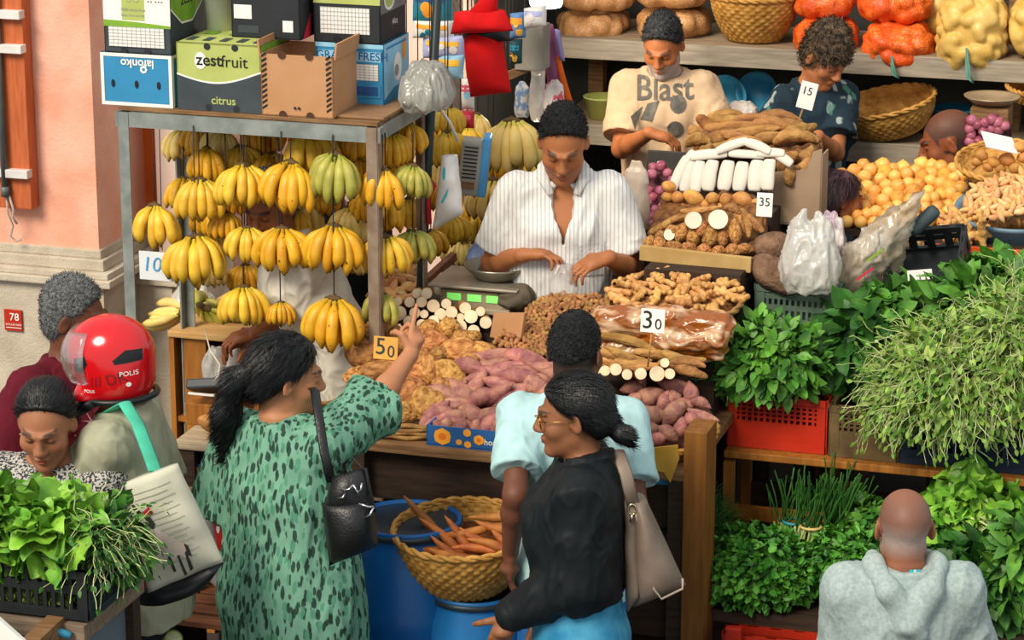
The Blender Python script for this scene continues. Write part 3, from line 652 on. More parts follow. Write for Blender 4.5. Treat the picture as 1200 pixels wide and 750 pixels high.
# -- woman in the green dress pointing
def pony(S, s, H, R, h):
    S.cone(H(0, -.10, .02), H(-.01, -.15, -.02), .034 * h, .034 * h, .02); S.cone(H(-.01, -.15, -.02), H(-.02, -.16, -.13), .036 * h, .04 * h, .02)
    S.cone(H(-.02, -.16, -.13), H(-.03, -.14, -.27), .04 * h, .016 * h, .02); S.cone(H(-.01, -.15, -.02), H(-.04, -.17, -.2), .03 * h, .02 * h, .02)
w = Person('woman in green leaf-print dress with black ponytail, pointing at the stall', facing(338, 430, 7.9), 0, -32, 1.685, '#b57c58', lean=0, side=-3.5, head=(8, -42, 4), fat=1.14, shw=1.0, female=True, hs=1.05)
w.arm(1, PY(484, 412, 8.25), pole=(.6, -.2, -1), f=(.25, .75, .75), n=(-.8, .2, -.5), curls=(.03, 1.3, 1.4, 1.4), thumb=1.5)
w.arm(-1, PY(318, 566, 8.2), pole=(-.6, -.6, -.6), f=(.8, .7, .1), n=(0, 0, -1), curl=.6)
w.cap = (.06, .07, .8, -.06, .9)
w.body()
skirt = [(-.80, .28, .25, -.01), (-.5, .255, .23, -.01), (-.2, .232, .205, -.015), (-.03, .228, .195, -.015), (.1, .22, .18, -.005), (.22, .205, .16, 0), (.34, .21, .155, .005), (.42, .17, .11, 0)]
w.shirt(M_dress, name='dress', ease=.026, hem=-.88, sleeve=.96, loose=.035, fold=.013, fs=(8, 8, 2.5), extra=lambda S, s: S.loft([(z * s.k, a * s.k, b * s.k, 0, v * s.k) for z, a, b, v in skirt], list(s.pel), Matrix.Identity(3), .03))
w.hair(HAIRB, t=.014, top=.02, line=(.06, .07), nape=-.055, slope=.8, extra=pony, bump=.003, ns=95, zs=.18, res=.0035, tuft=(6500, .045, .02, (-.05, -.8, -.9), .06))
# -- rider in the red helmet
r_ = Person('rider in glossy red helmet and sage shirt carrying a printed tote', facing(152, 420, 7.9), 0, 82, 1.735, '#a0603c', lean=5, head=(4, 0, 0), fat=1.02, hs=.98)
r_.arm(-1, PY(150, 580, 7.72), pole=(.2, 0, -1), f=(-1, .2, -.3), n=(0, 1, -.4), curl=.7)
r_.body(); r_.shirt(M_sage, ease=.024, hem=-.14, sleeve=.82, loose=.03, fold=.008); r_.legs(M_dark)
# -- man in the maroon tee
m_ = Person('man in maroon t-shirt with grey hair turned away behind the rider', facing(84, 395, 8.42), 0, -128, 1.73, '#6a3d28', head=(6, 26, 0), shw=1.12, fat=1.1)
m_.arm(1, PY(20, 640, 8.2), pole=(-1, 0, 0), f=(0, -.2, -1)); m_.cap = (.07, .08, .62, -.06, .5); m_.body(); m_.shirt(M_maroon, ease=.02, hem=-.12, sleeve=.85, loose=.03, fold=.007)
HAIRG = mat('grey_hair', '#45484a', col2='#77797a', vs=130, rough=.6, bump=.5, bs=200)
m_.hair(HAIRG, t=.007, top=.022, side_t=.003, bump=.003, ns=130); m_.legs(M_dark)
# -- woman at the lettuce crate
def lowbun(S, s, H, R, h): S.ell(H(0, -.115, -.03), (.05 * h, .04 * h, .045 * h), .02)
n_ = Person('woman in black and white patterned top looking down over the lettuce crate', facing(58, 520, 7.74), 0, 172, 1.60, '#a06a4b', head=(20, 4, 0), fat=1.12, shw=1.02, female=True, res=.004, hs=1.09)
n_.cap = (.058, .098, .62, -.05, .9)
n_.body(); n_.shirt(M_tweed, name='blouse', ease=.022, hem=-.14, sleeve=.9, loose=.03, neck=.03, open_v=.05, fold=.006)
n_.hair(HAIRB, t=.010, top=.012, line=(.06, .1), nape=-.05, slope=.62, extra=lowbun, bump=.0012, ns=110, zs=.3, res=.0035, tuft=(4500, .04, .01, (0, -1, -.1), .06)); n_.legs(M_dark)
ap = MB()
for sd in (1, -1): ap.tube([n_.T(sd * .10, -.08, .52), n_.T(sd * .105, .0, .535), n_.T(sd * .1, .1, .45), n_.T(sd * .09, .16, .3)], .016, 8, flat=.3)
ap.build('apron_strap', mat('apron_blue', '#2c4355'), n_.root)
e_ = MB()
for sd in (1, -1): e_.lathe([(.001, .004), (.004, 0), (.001, -.004)], n_.Hd(sd * .083, -.002, -.042), 10)
e_.build('earring', M_gold, n_.root)
# -- man behind the roots in the cream printed tee
b_ = Person('grey-bearded man in cream t-shirt sorting roots at the back', facing(780, 45, 11.55), .32, 176, 1.76, '#aa673c', lean=5, head=(30, -14, 0), fat=1.02, belly=.02, shw=.92, res=.005)
b_.arm(1, PB(762, 156, 10.85), pole=(-.5, .3, -1), f=(1, -.2, -.25), n=(0, .2, -1), curl=.7, thumb=.6)
b_.arm(-1, PB(838, 146, 10.95), pole=(.4, .3, -1), f=(-.3, -.8, -.4), n=(-.3, 0, -1), curl=.6)
def beard(q, x, y, z, c, bl): bl(((z < -.035) & (y > .0) & (z > -.13) & (x < .085) & (y < .13)).astype(float) * np.clip((x + .6 * (z < -.075) * .1) / .03 + (z < -.08), 0, 1) * .8, (.42, .40, .38))
b_.cap = (.06, .086, .62, -.05, .8)
b_.body(beard); b_.shirt(M_cream, ease=.02, hem=-.14, sleeve=.8, loose=.022, fold=.008)
b_.hair(mat('salt_black_hair', '#15181a', col2='#3a3d40', vs=50, rough=.6, bump=.5, bs=200), t=.009, top=.022, side_t=.006, line=(.06, .088), bump=.004, ns=130); b_.legs(M_dark)
M_ink = mat('faded_grey_print', '#5a564e', var=.3, vs=40)
decal('print', [txt('Blast', 0, .045, .128, 0, .016, .02), shp([(-.07, -.01), (-.02, .005), (-.05, -.08), (-.1, -.07)]), disc(.06, -.01, .035), disc(.05, -.11, .035), shp([(-.14, -.05), (-.09, -.02), (-.12, -.1)])], M_ink, b_.root, b_.T(0, .2, .45), b_.Rt @ vec(-1, 0, 0), b_.Rt @ vec(0, 0, 1), b_.shirt_o, .003)
# -- boy in navy tee
k_ = Person('boy in navy printed t-shirt bending his head over the roots', facing(952, 55, 11.45), .34, 202, 1.70, '#b3724a', lean=4, head=(34, 18, 0), fat=.86, shw=.82, res=.005, hs=1.0)
k_.arm(-1, PB(958, 160, 11.0), pole=(.3, .3, -1), f=(-.6, -.6, -.4), n=(0, 0, -1), curl=.5); k_.arm(1, PB(878, 150, 11.0), pole=(-.3, .3, -1), f=(.5, -.6, -.4), n=(0, 0, -1), curl=.5)
k_.cap = (.08, .06, .62, -.05, .7)
k_.body(); k_.shirt(M_navy, ease=.02, hem=-.14, sleeve=.72, loose=.03, fold=.007)
k_.hair(mat('tousled_brown_hair', '#1e1a16', col2='#6d5a45', vs=40, rough=.6, bump=.5, bs=150), t=.014, top=.045, side_t=.006, line=(.09, .05), bump=.008, ns=50, tuft=(3200, .028, .6, (.3, .5, .2), .6)); k_.legs(M_dark)
# -- the man at the right edge of the back shelf
d_ = Person('man in grey shirt with shaven temples in profile below the blue tub', facing(1156, 172, 11.08), .0, 84, 1.745, '#8a4c2c', lean=12, head=(18, 0, 0), fat=1.05, res=.005, hs=1.1)
d_.body(lambda q, x, y, z, c, bl: bl(((z > -.03) & (y < .045 + .5 * (z - .02)) & ~((x > .068) & (np.abs(z) < .035) & (y > -.03))).astype(float) * np.clip(.55 + (z - .1) * -3, .3, .9), (.03, .028, .027))); d_.shirt(cloth('grey_cotton', '#8a857c'), ease=.02, hem=-.12, sleeve=.8, loose=.03, neck=.012); d_.legs(M_dark)
# -- girl between the roots and the onions
gl = Person('girl with long dark plum hair facing right beside the onions', facing(980, 238, 10.25), .36, -76, 1.29, '#a86b45', head=(10, 0, 0), fat=.9, shw=.85, female=True, res=.005, hs=1.1)
gl.body(); gl.shirt(M_dark, ease=.02, hem=-.1, sleeve=.8, loose=.02)
gl.hair(mat('plum_brown_hair', '#2a181c', col2='#5c3f45', vs=30, rough=.4, bump=.4, bs=120, sc=(1, 1, .2)), t=.014, top=.018, line=(.07, .08), nape=-.3, slope=.85, extra=lambda S, s, H, R, h: (S.cone(H(0, -.07, 0), H(0, -.06, -.2), .085 * h, .07 * h, .03), S.plane(H(0, .0, -.2), R @ vec(0, 0, -1), np.array(s.ho) - .5, np.array(s.ho) + .2)), bump=.002, tuft=(5000, .06, .04, (0, -.2, -1), .08))
# -- man bending behind the bananas
t_ = Person('man in off-white shirt bending behind the hanging bananas', facing(402, 430, 9.35), .27, 112, 1.68, '#8a5230', lean=24, head=(20, 40, 0), fat=1.08, res=.005)
t_.arm(-1, PB(292, 400, 8.79), pole=(.3, 0, -1), f=(-1, -.1, -.25), n=(0, .3, -1), curl=.7, thumb=.6); t_.arm(1, PB(302, 398, 8.82), pole=(.3, 0, -1), f=(-1, 0, -.2), n=(0, 0, -1), curl=.6)
t_.body(); t_.shirt(M_white, ease=.025, hem=-.14, sleeve=.8, loose=.03, fold=.012); t_.hair(HAIRG, t=.008, top=.02); t_.legs(M_dark)
# -- person behind them in dark and zebra cloth
z_ = Person('person in dark zebra-print clothes standing behind the hanging bananas', facing(388, 235, 9.95), .22, 168, 1.62, '#7a452a', head=(14, 10, 0), female=True, res=.005)
z_.cap = (.07, .082, .62, -.06, .9)
z_.body(); z_.shirt(M_dark, ease=.02, hem=.06, sleeve=.9, loose=.03); z_.legs(M_zebra, name='skirt', skirt=[(-.8, .26, .22, 0), (-.3, .24, .2, 0), (0, .21, .165, 0), (.14, .19, .14, 0)], fold=.01); z_.hair(HAIRB, t=.014, extra=lowbun)
# ------------------------------------------------------------------ setting
M_floor = mat('worn_concrete', '#3b3733', rough=.85, var=.3, vs=4, bump=.3, bs=30)
M_pink = mat('salmon_plaster', '#e9a488', col2='#f2b9a0', rough=.9, vs=5, bump=.25, bs=70)
M_orange = mat('orange_plaster', '#c9601f', rough=.85, var=.1, vs=5, bump=.15, bs=50)
M_stone = mat('beige_stone_render', '#b3a793', col2='#c8bda9', rough=.9, vs=8, bump=.35, bs=120)
M_palewall = mat('pale_pink_plaster', '#e9c3b0', col2='#f1d8cb', rough=.9, vs=3)
M_backwall = mat('dark_grey_boards', '#33342f', rough=.8, var=.2, vs=5)
M_steel = mat('galvanised_steel', '#7d8580', col2='#99a09a', rough=.5, metal=.35, vs=14)
M_rust = mat('weathered_angle_steel', '#7a6252', col2='#93826f', rough=.6, metal=.15, vs=14)
M_wood = mat('weathered_wood', '#6b4a2c', col2='#8d6a45', rough=.75, vs=6, sc=(1.2, 12, 12), bump=.2, bs=30)
M_wood_o = mat('orange_brown_wood', '#8a5418', col2='#a56a26', rough=.6, vs=5, sc=(9, 9, 1), bump=.12, bs=25)
M_wood_d = mat('dark_old_wood', '#2a1d14', col2='#3d2b1d', rough=.8, vs=6, sc=(1.2, 12, 12))
M_wood_l = mat('bleached_plank', '#a8977b', col2='#c3b394', rough=.8, vs=7, sc=(1.2, 12, 12), bump=.2, bs=30)
M_red = mat('red_plastic', '#b52b14', rough=.4, var=.06); M_bluep = mat('blue_plastic', '#0f5fa6', rough=.38, var=.1, vs=4); M_blackp = mat('black_plastic', '#1b1f21', rough=.45, var=.2)
M_poly = mat('clear_polythene', '#f2f1ec', rough=.22, var=.03, trans=.75, spec=.6, bump=.5, bs=30, alpha=.55)
M_card = mat('brown_cardboard', '#b58457', col2='#c0916a', rough=.85, vs=5)
M_blackk = mat('black_ink', '#17191b', rough=.7, var=.05); M_whitek = mat('white_print', '#e9e7e0', rough=.7, var=.03); M_grid = mat('grey_ink', '#8d8f8e', rough=.7)
def wallbox(name, u0, u1, b0, b1, z0, z1, m, kind='structure'):
    o = MB().box(ST((u0 + u1) / 2, (b0 + b1) / 2, (z0 + z1) / 2), (u1 - u0, b1 - b0, z1 - z0), ROT).build(name, m); return tag(o, kind=kind)
MB().box((0, 10, -.1), (14, 16, .2)).build('floor', M_floor)['kind'] = 'structure'
bw = 12.15
wallbox('wall_back', -3.5, .6, bw, bw + .15, 0, 3.4, M_backwall)
wallbox('wall_rear_left', -6.2, -3.5, 10.75, 10.9, 0, 3.4, M_palewall)
wallbox('wall_return', -3.57, -3.5, 10.75, bw, 0, 3.4, M_backwall)
uo = lambda px, py, b: PB(px, py, b).dot(UX)
bp = 9.3; zl = PB(60, 318, bp - .06).z; ur = uo(110, 150, bp)
wallbox('wall_left', ur - 1.6, ur, bp, bp + .6, zl, 3.4, M_pink)
wallbox('wall_left_base', ur - 1.6, ur + .03, bp - .04, bp + .6, 0, zl - .05, M_stone)
tr = MB()
for i, (g, z0, z1) in enumerate(((.075, -.05, -.02), (.06, -.02, .005), (.03, .005, .05), (.012, .05, .085))):
    tr.box(ST(ur - .8 + g / 2, bp + .3 - g / 2, zl + (z0 + z1) / 2), (1.6 + g, .6 + g, z1 - z0), ROT, bev=.006)
tag(tr.build('trim_1', M_stone), kind='structure')
u2 = uo(206, 250, 9.62); u1 = uo(150, 250, 9.62); z2 = PB(175, 332, 9.58).z
wallbox('wall_pier', u1 - .25, u2 - .01, 9.58, 10.2, 0, z2, M_stone)
wallbox('wall_pier_shaft', uo(183, 200, 9.66), uo(207, 200, 9.66), 9.66, 9.9, z2, 3.4, M_palewall)
wallbox('wall_recess', ur - .1, uo(184, 200, 9.74), 9.74, 9.9, z2, 3.4, M_orange)
wallbox('trim_2', u1 - .25, u2 + .02, 9.56, 9.75, z2, z2 + .04, M_stone)
# conduit casing on the salmon wall
casing = empty('cable_casing', PB(28, 240, bp), ROT, 'wooden cable casing with grey pipe and white tape on the salmon wall', 'cable casing')
sc_ = scl(PB(28, 120, bp)); L_ = lambda px, py, y=0: Vector(((px - 28) / sc_, y, (240 - py) / sc_))
MB().box(L_(27, 90, -.035), (44 / sc_, .07, 300 / sc_), bev=.006).build('casing_board', mat('redwood_board', '#b0582c', col2='#c8693a', rough=.6, vs=5, sc=(14, 14, 1.5)), casing)
MB().tube([L_(19, -60, -.09), L_(19, 215, -.09)], .014, 12).tube([L_(19, 212, -.09), L_(19, 224, -.09)], .018, 12).build('pipe', mat('grey_pipe', '#5d6463', rough=.4), casing)
for y in (8, 48, 196): MB().box(L_(27, y, -.078), (46 / sc_, .045, 10 / sc_), bev=.003).build('tape', mat('white_tape', '#d9d6d0', rough=.5), casing)
MB().tube([L_(20, 222, -.09), L_(19, 245, -.08), L_(22, 262, -.06), L_(18, 275, -.06), L_(24, 281, -.05), L_(30, 279, -.05)], .004, 8).tube([L_(23, 222, -.09), L_(27, 240, -.08), L_(25, 250, -.08), L_(29, 258, -.07)], .0045, 8).build('wire', mat('grey_wire', '#b9b2a8'), casing)
MB().box(L_(0, 65, -.10), (18 / sc_, .06, 52 / sc_), bev=.006).build('junction_box', mat('grey_box', '#5f6b63'), casing)
sg = tag(MB().box(ST(uo(16, 375, bp - .045), bp - .047, PB(16, 375, bp - .045).z), (23 / sc_, .008, 26 / sc_), ROT, bev=.001).build('house_number_sign', M_red), 'small red number plate on the stone wall base', 'sign')
c_ = ST(uo(16, 375, bp - .052), bp - .052, PB(16, 375, bp - .05).z)
decal('number', [txt('78', .004, .012, .042, 0, .01), txt('BOULEVARD', 0, -.018, .012), rect(-.033, -.032, .033, -.029)], M_whitek, None, c_, UX, ZX).parent = None
nb_ = bpy.data.objects['number']; nb_.parent = sg
# ------------------------------------------------------------------ furniture of the stalls
def board(name, px0, px1, py, b0, b1, th, m, label, cat, z=None, legs=None, extra=None):
    z = z if z is not None else PB((px0 + px1) / 2, py, b0).z; ua, ub = uo(px0, py, b0), uo(px1, py, b0)
    r = empty(name, ST((ua + ub) / 2, (b0 + b1) / 2, z - th), ROT, label, cat); w = ub - ua; d = b1 - b0
    MB().box((0, 0, th / 2), (w, d, th), bev=.006).build('top', m, r)
    if legs:
        for sx in legs:
            for sy in (-1, 1): MB().box((sx * (w / 2 - .04), sy * (d / 2 - .04), -(z - th) / 2), (.06, .06, z - th)).build('leg', M_wood_d, r)
    if extra: extra(r, w, d, z - th)
    return r, z
def front(r, w, d, z):
    for i in range(3): MB().box((0, -d / 2 + .08, -.10 - i * .19), (w - .06, .03, .17), bev=.004).build('front_board', M_wood_d, r)
    MB().box((0, d / 2 - .05, -z / 2), (w - .06, .02, z - .02)).build('back_panel', M_wood_d, r)
ctr, ZC = board('market_counter', 402, 808, 534, 8.0, 8.85, .035, M_wood, 'long weathered wooden counter under the heaps of roots', 'counter', legs=(-1, 1), extra=front)
lt, ZL = board('side_table', 204, 372, 525, 8.3, 8.68, .03, M_wood_l, 'bleached wooden side table left of the root counter', 'table', legs=(-1, 1),
    extra=lambda r, w, d, z: (MB().box((0, 0, -.15), (w, d, .025), bev=.004).build('shelf', M_wood, r), MB().box((0, d / 2 - .02, -.55), (w, .02, .5)).build('back_panel', M_wood_d, r)))
# keepers' raised planks
for nm, u0, u1, b0, b1, z, lab in (('duckboard', -3.35, -2.1, 8.98, 9.5, .40, 'raised duckboard the stall keeper stands on'), ('duckboard', -3.3, -1.78, 11.0, 11.5, .32, 'raised duckboard in front of the back shelves')):
    r = empty(nm, ST((u0 + u1) / 2, (b0 + b1) / 2, 0), ROT, lab, 'platform'); MB().box((0, 0, z - .03), (u1 - u0, b1 - b0, .06)).build('top', M_wood_d, r)
    for sx in (-1, 1): MB().box((sx * (u1 - u0) * .42, 0, (z - .06) / 2), (.08, b1 - b0, z - .06)).build('bearer', M_wood_d, r)
# back shelving
bs0 = 11.55
zu = PB(820, 52, bs0).z; zw = PB(1000, 165, bs0).z
sh = empty('back_shelving', ST(-1.9, bs0 + .28, 0), ROT, 'wooden back shelving with sacks above and baskets below', 'shelf')
w_ = 3.3
M_shelf = mat('shelf_plank', '#84725a', col2='#9f8c70', rough=.8, vs=7, sc=(1.2, 12, 12), bump=.2, bs=30)
for z, m in ((zu, M_shelf), (zw, M_shelf)):
    MB().box((.2, 0, z - .025), (w_, .56, .05), bev=.004).build('shelf_board', m, sh); MB().box((.2, -.285, z - .045), (w_, .02, .09), bev=.003).build('shelf_edge', mat('grey_edge_plank', '#8d8272', col2='#a69a87', vs=6, sc=(1.2, 12, 12)), sh)
MB().box((.2, .1, zw - .5), (w_, .02, .9)).build('lower_panel', M_backwall, sh)
for x in (-1.35, .55, 1.8): MB().box((x, .15, 1.15), (.07, .07, 2.3)).build('upright', M_wood, sh)
# rack of steel angle over the bananas
zr = PB(440, 150, 8.43).z; rL, rR = uo(140, 138, 8.43), uo(441, 158, 8.43); rb = .50
rack = empty('banana_rack', ST((rL + rR) / 2, 8.43 + rb / 2, 0), ROT, 'steel angle rack carrying cartons above and banana bunches below', 'rack')
rw = rR - rL; bt = .052
for sy in (-1, 1): MB().box((0, sy * rb / 2, zr - bt / 2), (rw + .03, .006, bt)).box((0, sy * (rb / 2 - .018), zr - .004), (rw + .03, .036, .006)).build('beam', M_steel, rack)
for sx in (-1, 1): MB().box((sx * rw / 2, 0, zr - bt / 2), (.006, rb, bt)).box((sx * (rw / 2 - .018), 0, zr - .004), (.036, rb, .006)).build('beam', M_steel, rack)
MB().box((0, 0, zr - .02), (.03, rb, .03)).build('cross_bar', M_steel, rack)
for sx in (-1, 1):
    for sy in (-1, 1):
        MB().box((sx * (rw / 2 + .003), sy * (rb / 2 + .003) - sy * .02, zr / 2), (.006, .04, zr)).box((sx * (rw / 2 - .016), sy * (rb / 2 + .003), zr / 2), (.038, .006, zr)).build('post', M_steel if sx < 0 else M_rust, rack)
for i in range(4): MB().box((0, -rb / 2 + .07 + i * .122, zr + .008), (rw, .112, .014), bev=.002).build('deck_plank', M_wood, rack)
ct = tag(MB().box(ST(rR - .12, 8.43 + .27, zr + .021), (.26, .44, .010), ROT, bev=.003).build('cardboard_sheet', mat('stained_cardboard', '#7d5c41', col2='#94714f')), 'flattened cardboard sheet on the right end of the rack top', 'cardboard sheet')
# dark pole
pl = MB(); pl.tube([PB(516, -60, 8.93), PB(493, 336, 8.93), ST(PB(493, 336, 8.93).dot(UX) - .05, 8.97, 0)], .0165, 12); tag(pl.build('awning_pole', mat('dark_green_paint', '#1d2b2b', rough=.45)), 'dark green awning pole rising beside the banana rack', 'pole')
# ------------------------------------------------------------------ cartons
def carton(label, px0, px1, py1, h, b, depth, mats, art=None, side=None, z=None, open_=False, top=None, name='fruit_carton', holes=True, side_art_w=None):
    u0, u1 = uo(px0, py1, b), uo(px1, py1, b); w = u1 - u0; z = z if z is not None else zr + .016
    r = empty(name, ST((u0 + u1) / 2, b, z), ROT, label, 'carton'); H = h / scl(PB((px0 + px1) / 2, py1, b)); t = .005
    m = MB()
    for sx in (-1, 1): m.box((sx * (w / 2 - t / 2), depth / 2, H / 2), (t, depth, H))
    for y in (t / 2, depth - t / 2): m.box((0, y, H / 2), (w, t, H))
    m.box((0, depth / 2, t / 2), (w, depth, t))
    if not open_: m.box((0, depth / 2, H - t / 2), (w, depth, t))
    m.build('carton_body', mats[0], r)
    if open_:
        for sx, y, ww, dd in ((0, .012, w, .05), (0, depth - .012, w, .05)): pass
    if art: decal('front_print', art(w, H), mats, r, (0, 0, 0), (1, 0, 0), (0, 0, 1))
    if side: decal('side_print', side(depth, H), mats, r, (w / 2, 0, 0), (0, 1, 0), (0, 0, 1))
    if top: decal('top_print', top(w, depth), mats, r, (0, 0, H), (1, 0, 0), (0, 1, 0))
    return r, z + H
M_zg = mat('carton_lime', '#a9b45f', col2='#b5bf6c', rough=.7); M_zd = mat('carton_slate', '#3b4348', rough=.7); M_lime = mat('carton_green', '#7aa62c', rough=.7); M_blk = mat('carton_black', '#23272b', rough=.7)
M_cb = mat('carton_blue', '#2f86b4', rough=.65, var=.06); M_cw = mat('carton_white', '#e4e2dc', rough=.7, var=.04); M_cbl = mat('carton_pale_blue', '#8fc3dd', rough=.65); M_cn = mat('carton_navy', '#1f4f86', rough=.65); M_cr = mat('carton_red', '#c2273a', rough=.65); M_or = mat('carton_orange', '#f0a02c', rough=.65)
holes2 = lambda w, H, mi: [disc(-w * .13, H * .955, .012, mi), disc(w * .2, H * .955, .012, mi), disc(-w * .13, .012, .012, mi), disc(w * .2, .012, .012, mi)]
wave = lambda w, H, y, a, n=16: [(-w / 2 + w * i / n, y - a * math.sin(math.pi * (i / n * 1.15 - .05)) + a * .5 * i / n) for i in range(n + 1)]
def art_zest(w, H):
    wv = wave(w, H, H * .50, .028); wv2 = [(x, y + .006) for x, y in wv]
    return [shp([(-w / 2, 0), (w / 2, 0)] + wv2[::-1], 1), shp([(-w / 2, 0), (w / 2, 0)] + wv[::-1], 2), disc(-.066, H * .74, .022, 1, 12, .03), txt('zest', -.035, H * .75, .058, 3, .016), txt('fruit', .058, H * .74, .058, 3), txt('citrus', .015, H * .16, .04, 0, .012)] + holes2(w, H, 4)
def side_zest(d, H): return [shp([(0, H), (d, H), (d, H * .8), (d * .6, H * .4), (0, H * .62)], 5), rect(0, 0, d, H * .38, 2), txt('citrus', d * .6, H * .2, .03, 0, .01)]
def top_zest(w, d): return [rect(-w * .45 + i * w * .2, d * .15, -w * .36 + i * w * .2, d * .4, 2) for i in range(5)] + [rect(-w * .4 + i * w * .3, d * .6, -w * .25 + i * w * .3, d * .8, 5) for i in range(3)]
ZM = [M_zg, M_whitek, M_zd, M_blackk, M_blk, M_lime]
_, zz = carton('lime and slate citrus carton at the front of the rack, lettering upright', 209, 307, 131, 80, 8.46, .27, ZM, art_zest, side_zest, top=top_zest)
def art_blue(w, H): return [rect(-w / 2, 0, w / 2, .012, 1), rect(-w / 2, H - .012, w / 2, H, 1), rect(-w / 2, 0, -w / 2 + .012, H, 1), rect(w / 2 - .012, 0, w / 2, H, 1), txt('lafonko', .005, H * .82, .042, 1, .02, math.pi), disc(.028, H * .71, .014, 1, 7), disc(.028, H * .71, .006, 0)] + [disc(x * w, H * .42, .007, 2, 12, .014) for x in (-.33, 0, .31)]
_, zb = carton('bright blue carton with white border at the left end of the rack', 120, 203, 124, 62, 8.46, .25, [M_cb, M_whitek, M_blackk], art_blue, lambda d, H: [rect(0, 0, .012, H, 1), rect(0, H - .012, d, H, 1)])
def grid(x0, y0, x1, y1, nx, ny, bg, ln):
    o = [rect(x0, y0, x1, y1, bg)]
    o += [rect(x0 + (x1 - x0) * i / nx, y0, x0 + (x1 - x0) * i / nx + .0012, y1, ln) for i in range(nx + 1)] + [rect(x0, y0 + (y1 - y0) * i / ny, x1, y0 + (y1 - y0) * i / ny + .0012, ln) for i in range(ny + 1)]
    return o
def art_top(w, H): return [rect(-w / 2, H * .42, w / 2, H, 1), shp([(-w / 2, H * .4), (w / 2, H * .4), (w / 2, H * .44), (0, H * .48), (-w / 2, H * .5)], 5), rect(-w * .22, H * .5, w * .12, H, 2), rect(-w * .22, H * .98, w * .12, H, 3), disc(-.027, H * .82, .011, 6, 12), disc(-.027, H * .82, .009, 2, 12), disc(.0, H * .82, .011, 6, 12), disc(.0, H * .82, .009, 2, 12), txt('100% citrus fruit', -.013, H * .66, .014, 6), txt('keep cool and dry', -.013, H * .58, .012, 6), txt('▪▪ ▪▪▪', .07, H * .8, .02, 6)] + grid(-w * .43, H * .1, w * .4, H * .4, 12, 6, 1, 6) + [disc(-w * .2, .01, .012, 4), disc(w * .15, .01, .012, 4)]
def side_top(d, H): return [shp([(0, H), (d, H), (d, H * .75), (d * .6, H * .42), (d * .3, H * .44), (0, H * .7)], 5), shp([(0, H * .68), (d * .3, H * .42), (d * .6, H * .40), (d, H * .73), (d, H * .76), (d * .6, H * .43), (d * .3, H * .45), (0, H * .71)], 1), txt('zest', d * .45, H * .78, .06, 3, .014), txt('citrus', d * .68, H * .22, .028, 0, .01)]
ZT = [M_zg, M_whitek, M_zd, M_blackk, M_blk, M_lime, M_grid]
carton('white, lime and slate carton with a table label on top of the blue carton', 123, 201, 60, 78, 8.465, .3, [M_zd, M_whitek, M_zg, M_blackk, M_blk, M_lime, M_grid], art_top, side_top, z=zb)
def art_black(w, H): return [txt('ROVER', -.02, H * .82, .05, 1, .02), rect(-w * .46, H * .3, -w * .2, H * .52, 2), shp([(w * .25, H * .12), (w * .4, H * .12), (w * .4, H * .3), (w * .25, H * .3)], 2), rect(-w * .4, H * .08, -w * .1, H * .2, 3)]
carton('black carton with red lettering stacked behind the lime carton', 272, 352, 47, 75, 8.6, .2, [M_blk, M_cr, M_whitek, M_zd], art_black, lambda d, H: [shp([(.02, 0), (.1, 0), (.1, H * .4)], 1)], z=zz)
def art_open(w, H): return [shp([(x, .02 + i * H * .085), (x + .018, .032 + i * H * .085), (x + .018, .04 + i * H * .085), (x, .028 + i * H * .085)], 1) for i in range(11) for x in (-w / 2 + .004, w / 2 - .024)] + [disc(-w * .2, .006, .014, 2), disc(w * .18, .006, .014, 2), disc(-w * .2, H, .014, 2), disc(w * .18, H, .014, 2), txt('■ ■', 0, .03, .012, 1)]
ob, _ = carton('empty open brown carton with striped corners on the rack', 307, 391, 137, 73, 8.45, .26, [M_card, M_blackk, mat('hole_shadow_brown', '#4a2c1a')], art_open, open_=True)
for sx in (-1, 1):
    f = MB().box((sx * .138, .13, .228), (.006, .25, .055), R=Matrix.Rotation(sx * .12, 3, 'Y')); f.build('flap', M_card, ob)
def art_fresh(w, H): return [rect(-w / 2, H * .93, w / 2, H, 1), rect(-w * .46, H * .72, w * .46, H * .88, 1), txt('GRAND FRESH', .01, H * .8, .04, 3, .01)] + grid(w * .02, H * .42, w * .42, H * .68, 6, 6, 4, 5) + [rect(-w * .46, H * .15, w * .46, H * .36, 2), rect(-w * .42, H * .18, w * .42, H * .33, 3)]
def side_fresh(d, H): return [shp([(0, 0), (d, 0), (d, H * .3), (d * .4, H * .25), (0, H * .12)], 2), disc(d * .55, H * .55, .04, 4, 14, .05), disc(d * .5, H * .5, .022, 5, 10), disc(d * .8, H * .8, .022, 6, 12, .04), rect(d * .1, H * .9, d * .9, H * .94, 2)]
_, zf = carton('tall blue carton with white table label behind the open carton', 371, 450, 118, 74, 8.68, .26, [M_cb, M_cbl, M_cb, M_cn, M_whitek, M_grid, M_or], art_fresh, lambda d, H: [rect(0, 0, d, H, 1)] + side_fresh(d, H))
def art_cap(w, H): return [rect(-w / 2, H * .66, w / 2, H, 1), disc(w * .1, H * .9, .03, 2, 12, .02)] + grid(-w * .4, H * .16, w * .34, H * .6, 14, 6, 3, 4) + [disc(-w * .15, .012, .014, 5), disc(w * .1, .012, .014, 5), txt('citrus', -.02, H * .8, .03, 3, .01)]
def side_cap(d, H): return [rect(0, H * .5, d, H, 6), disc(d * .35, H * .72, .055, 2, 16, .04), disc(d * .35, H * .72, .045, 1, 16, .03), txt('Afcq', d * .55, H * .3, .03, 3)]
carton('grey and black carton with lime disc on top of the tall blue carton', 368, 446, 44, 70, 8.68, .26, [M_blk, M_zg, M_whitek, M_cw, M_grid, M_blackk, mat('carton_grey', '#6f7170', rough=.7)], art_cap, side_cap, z=zf)
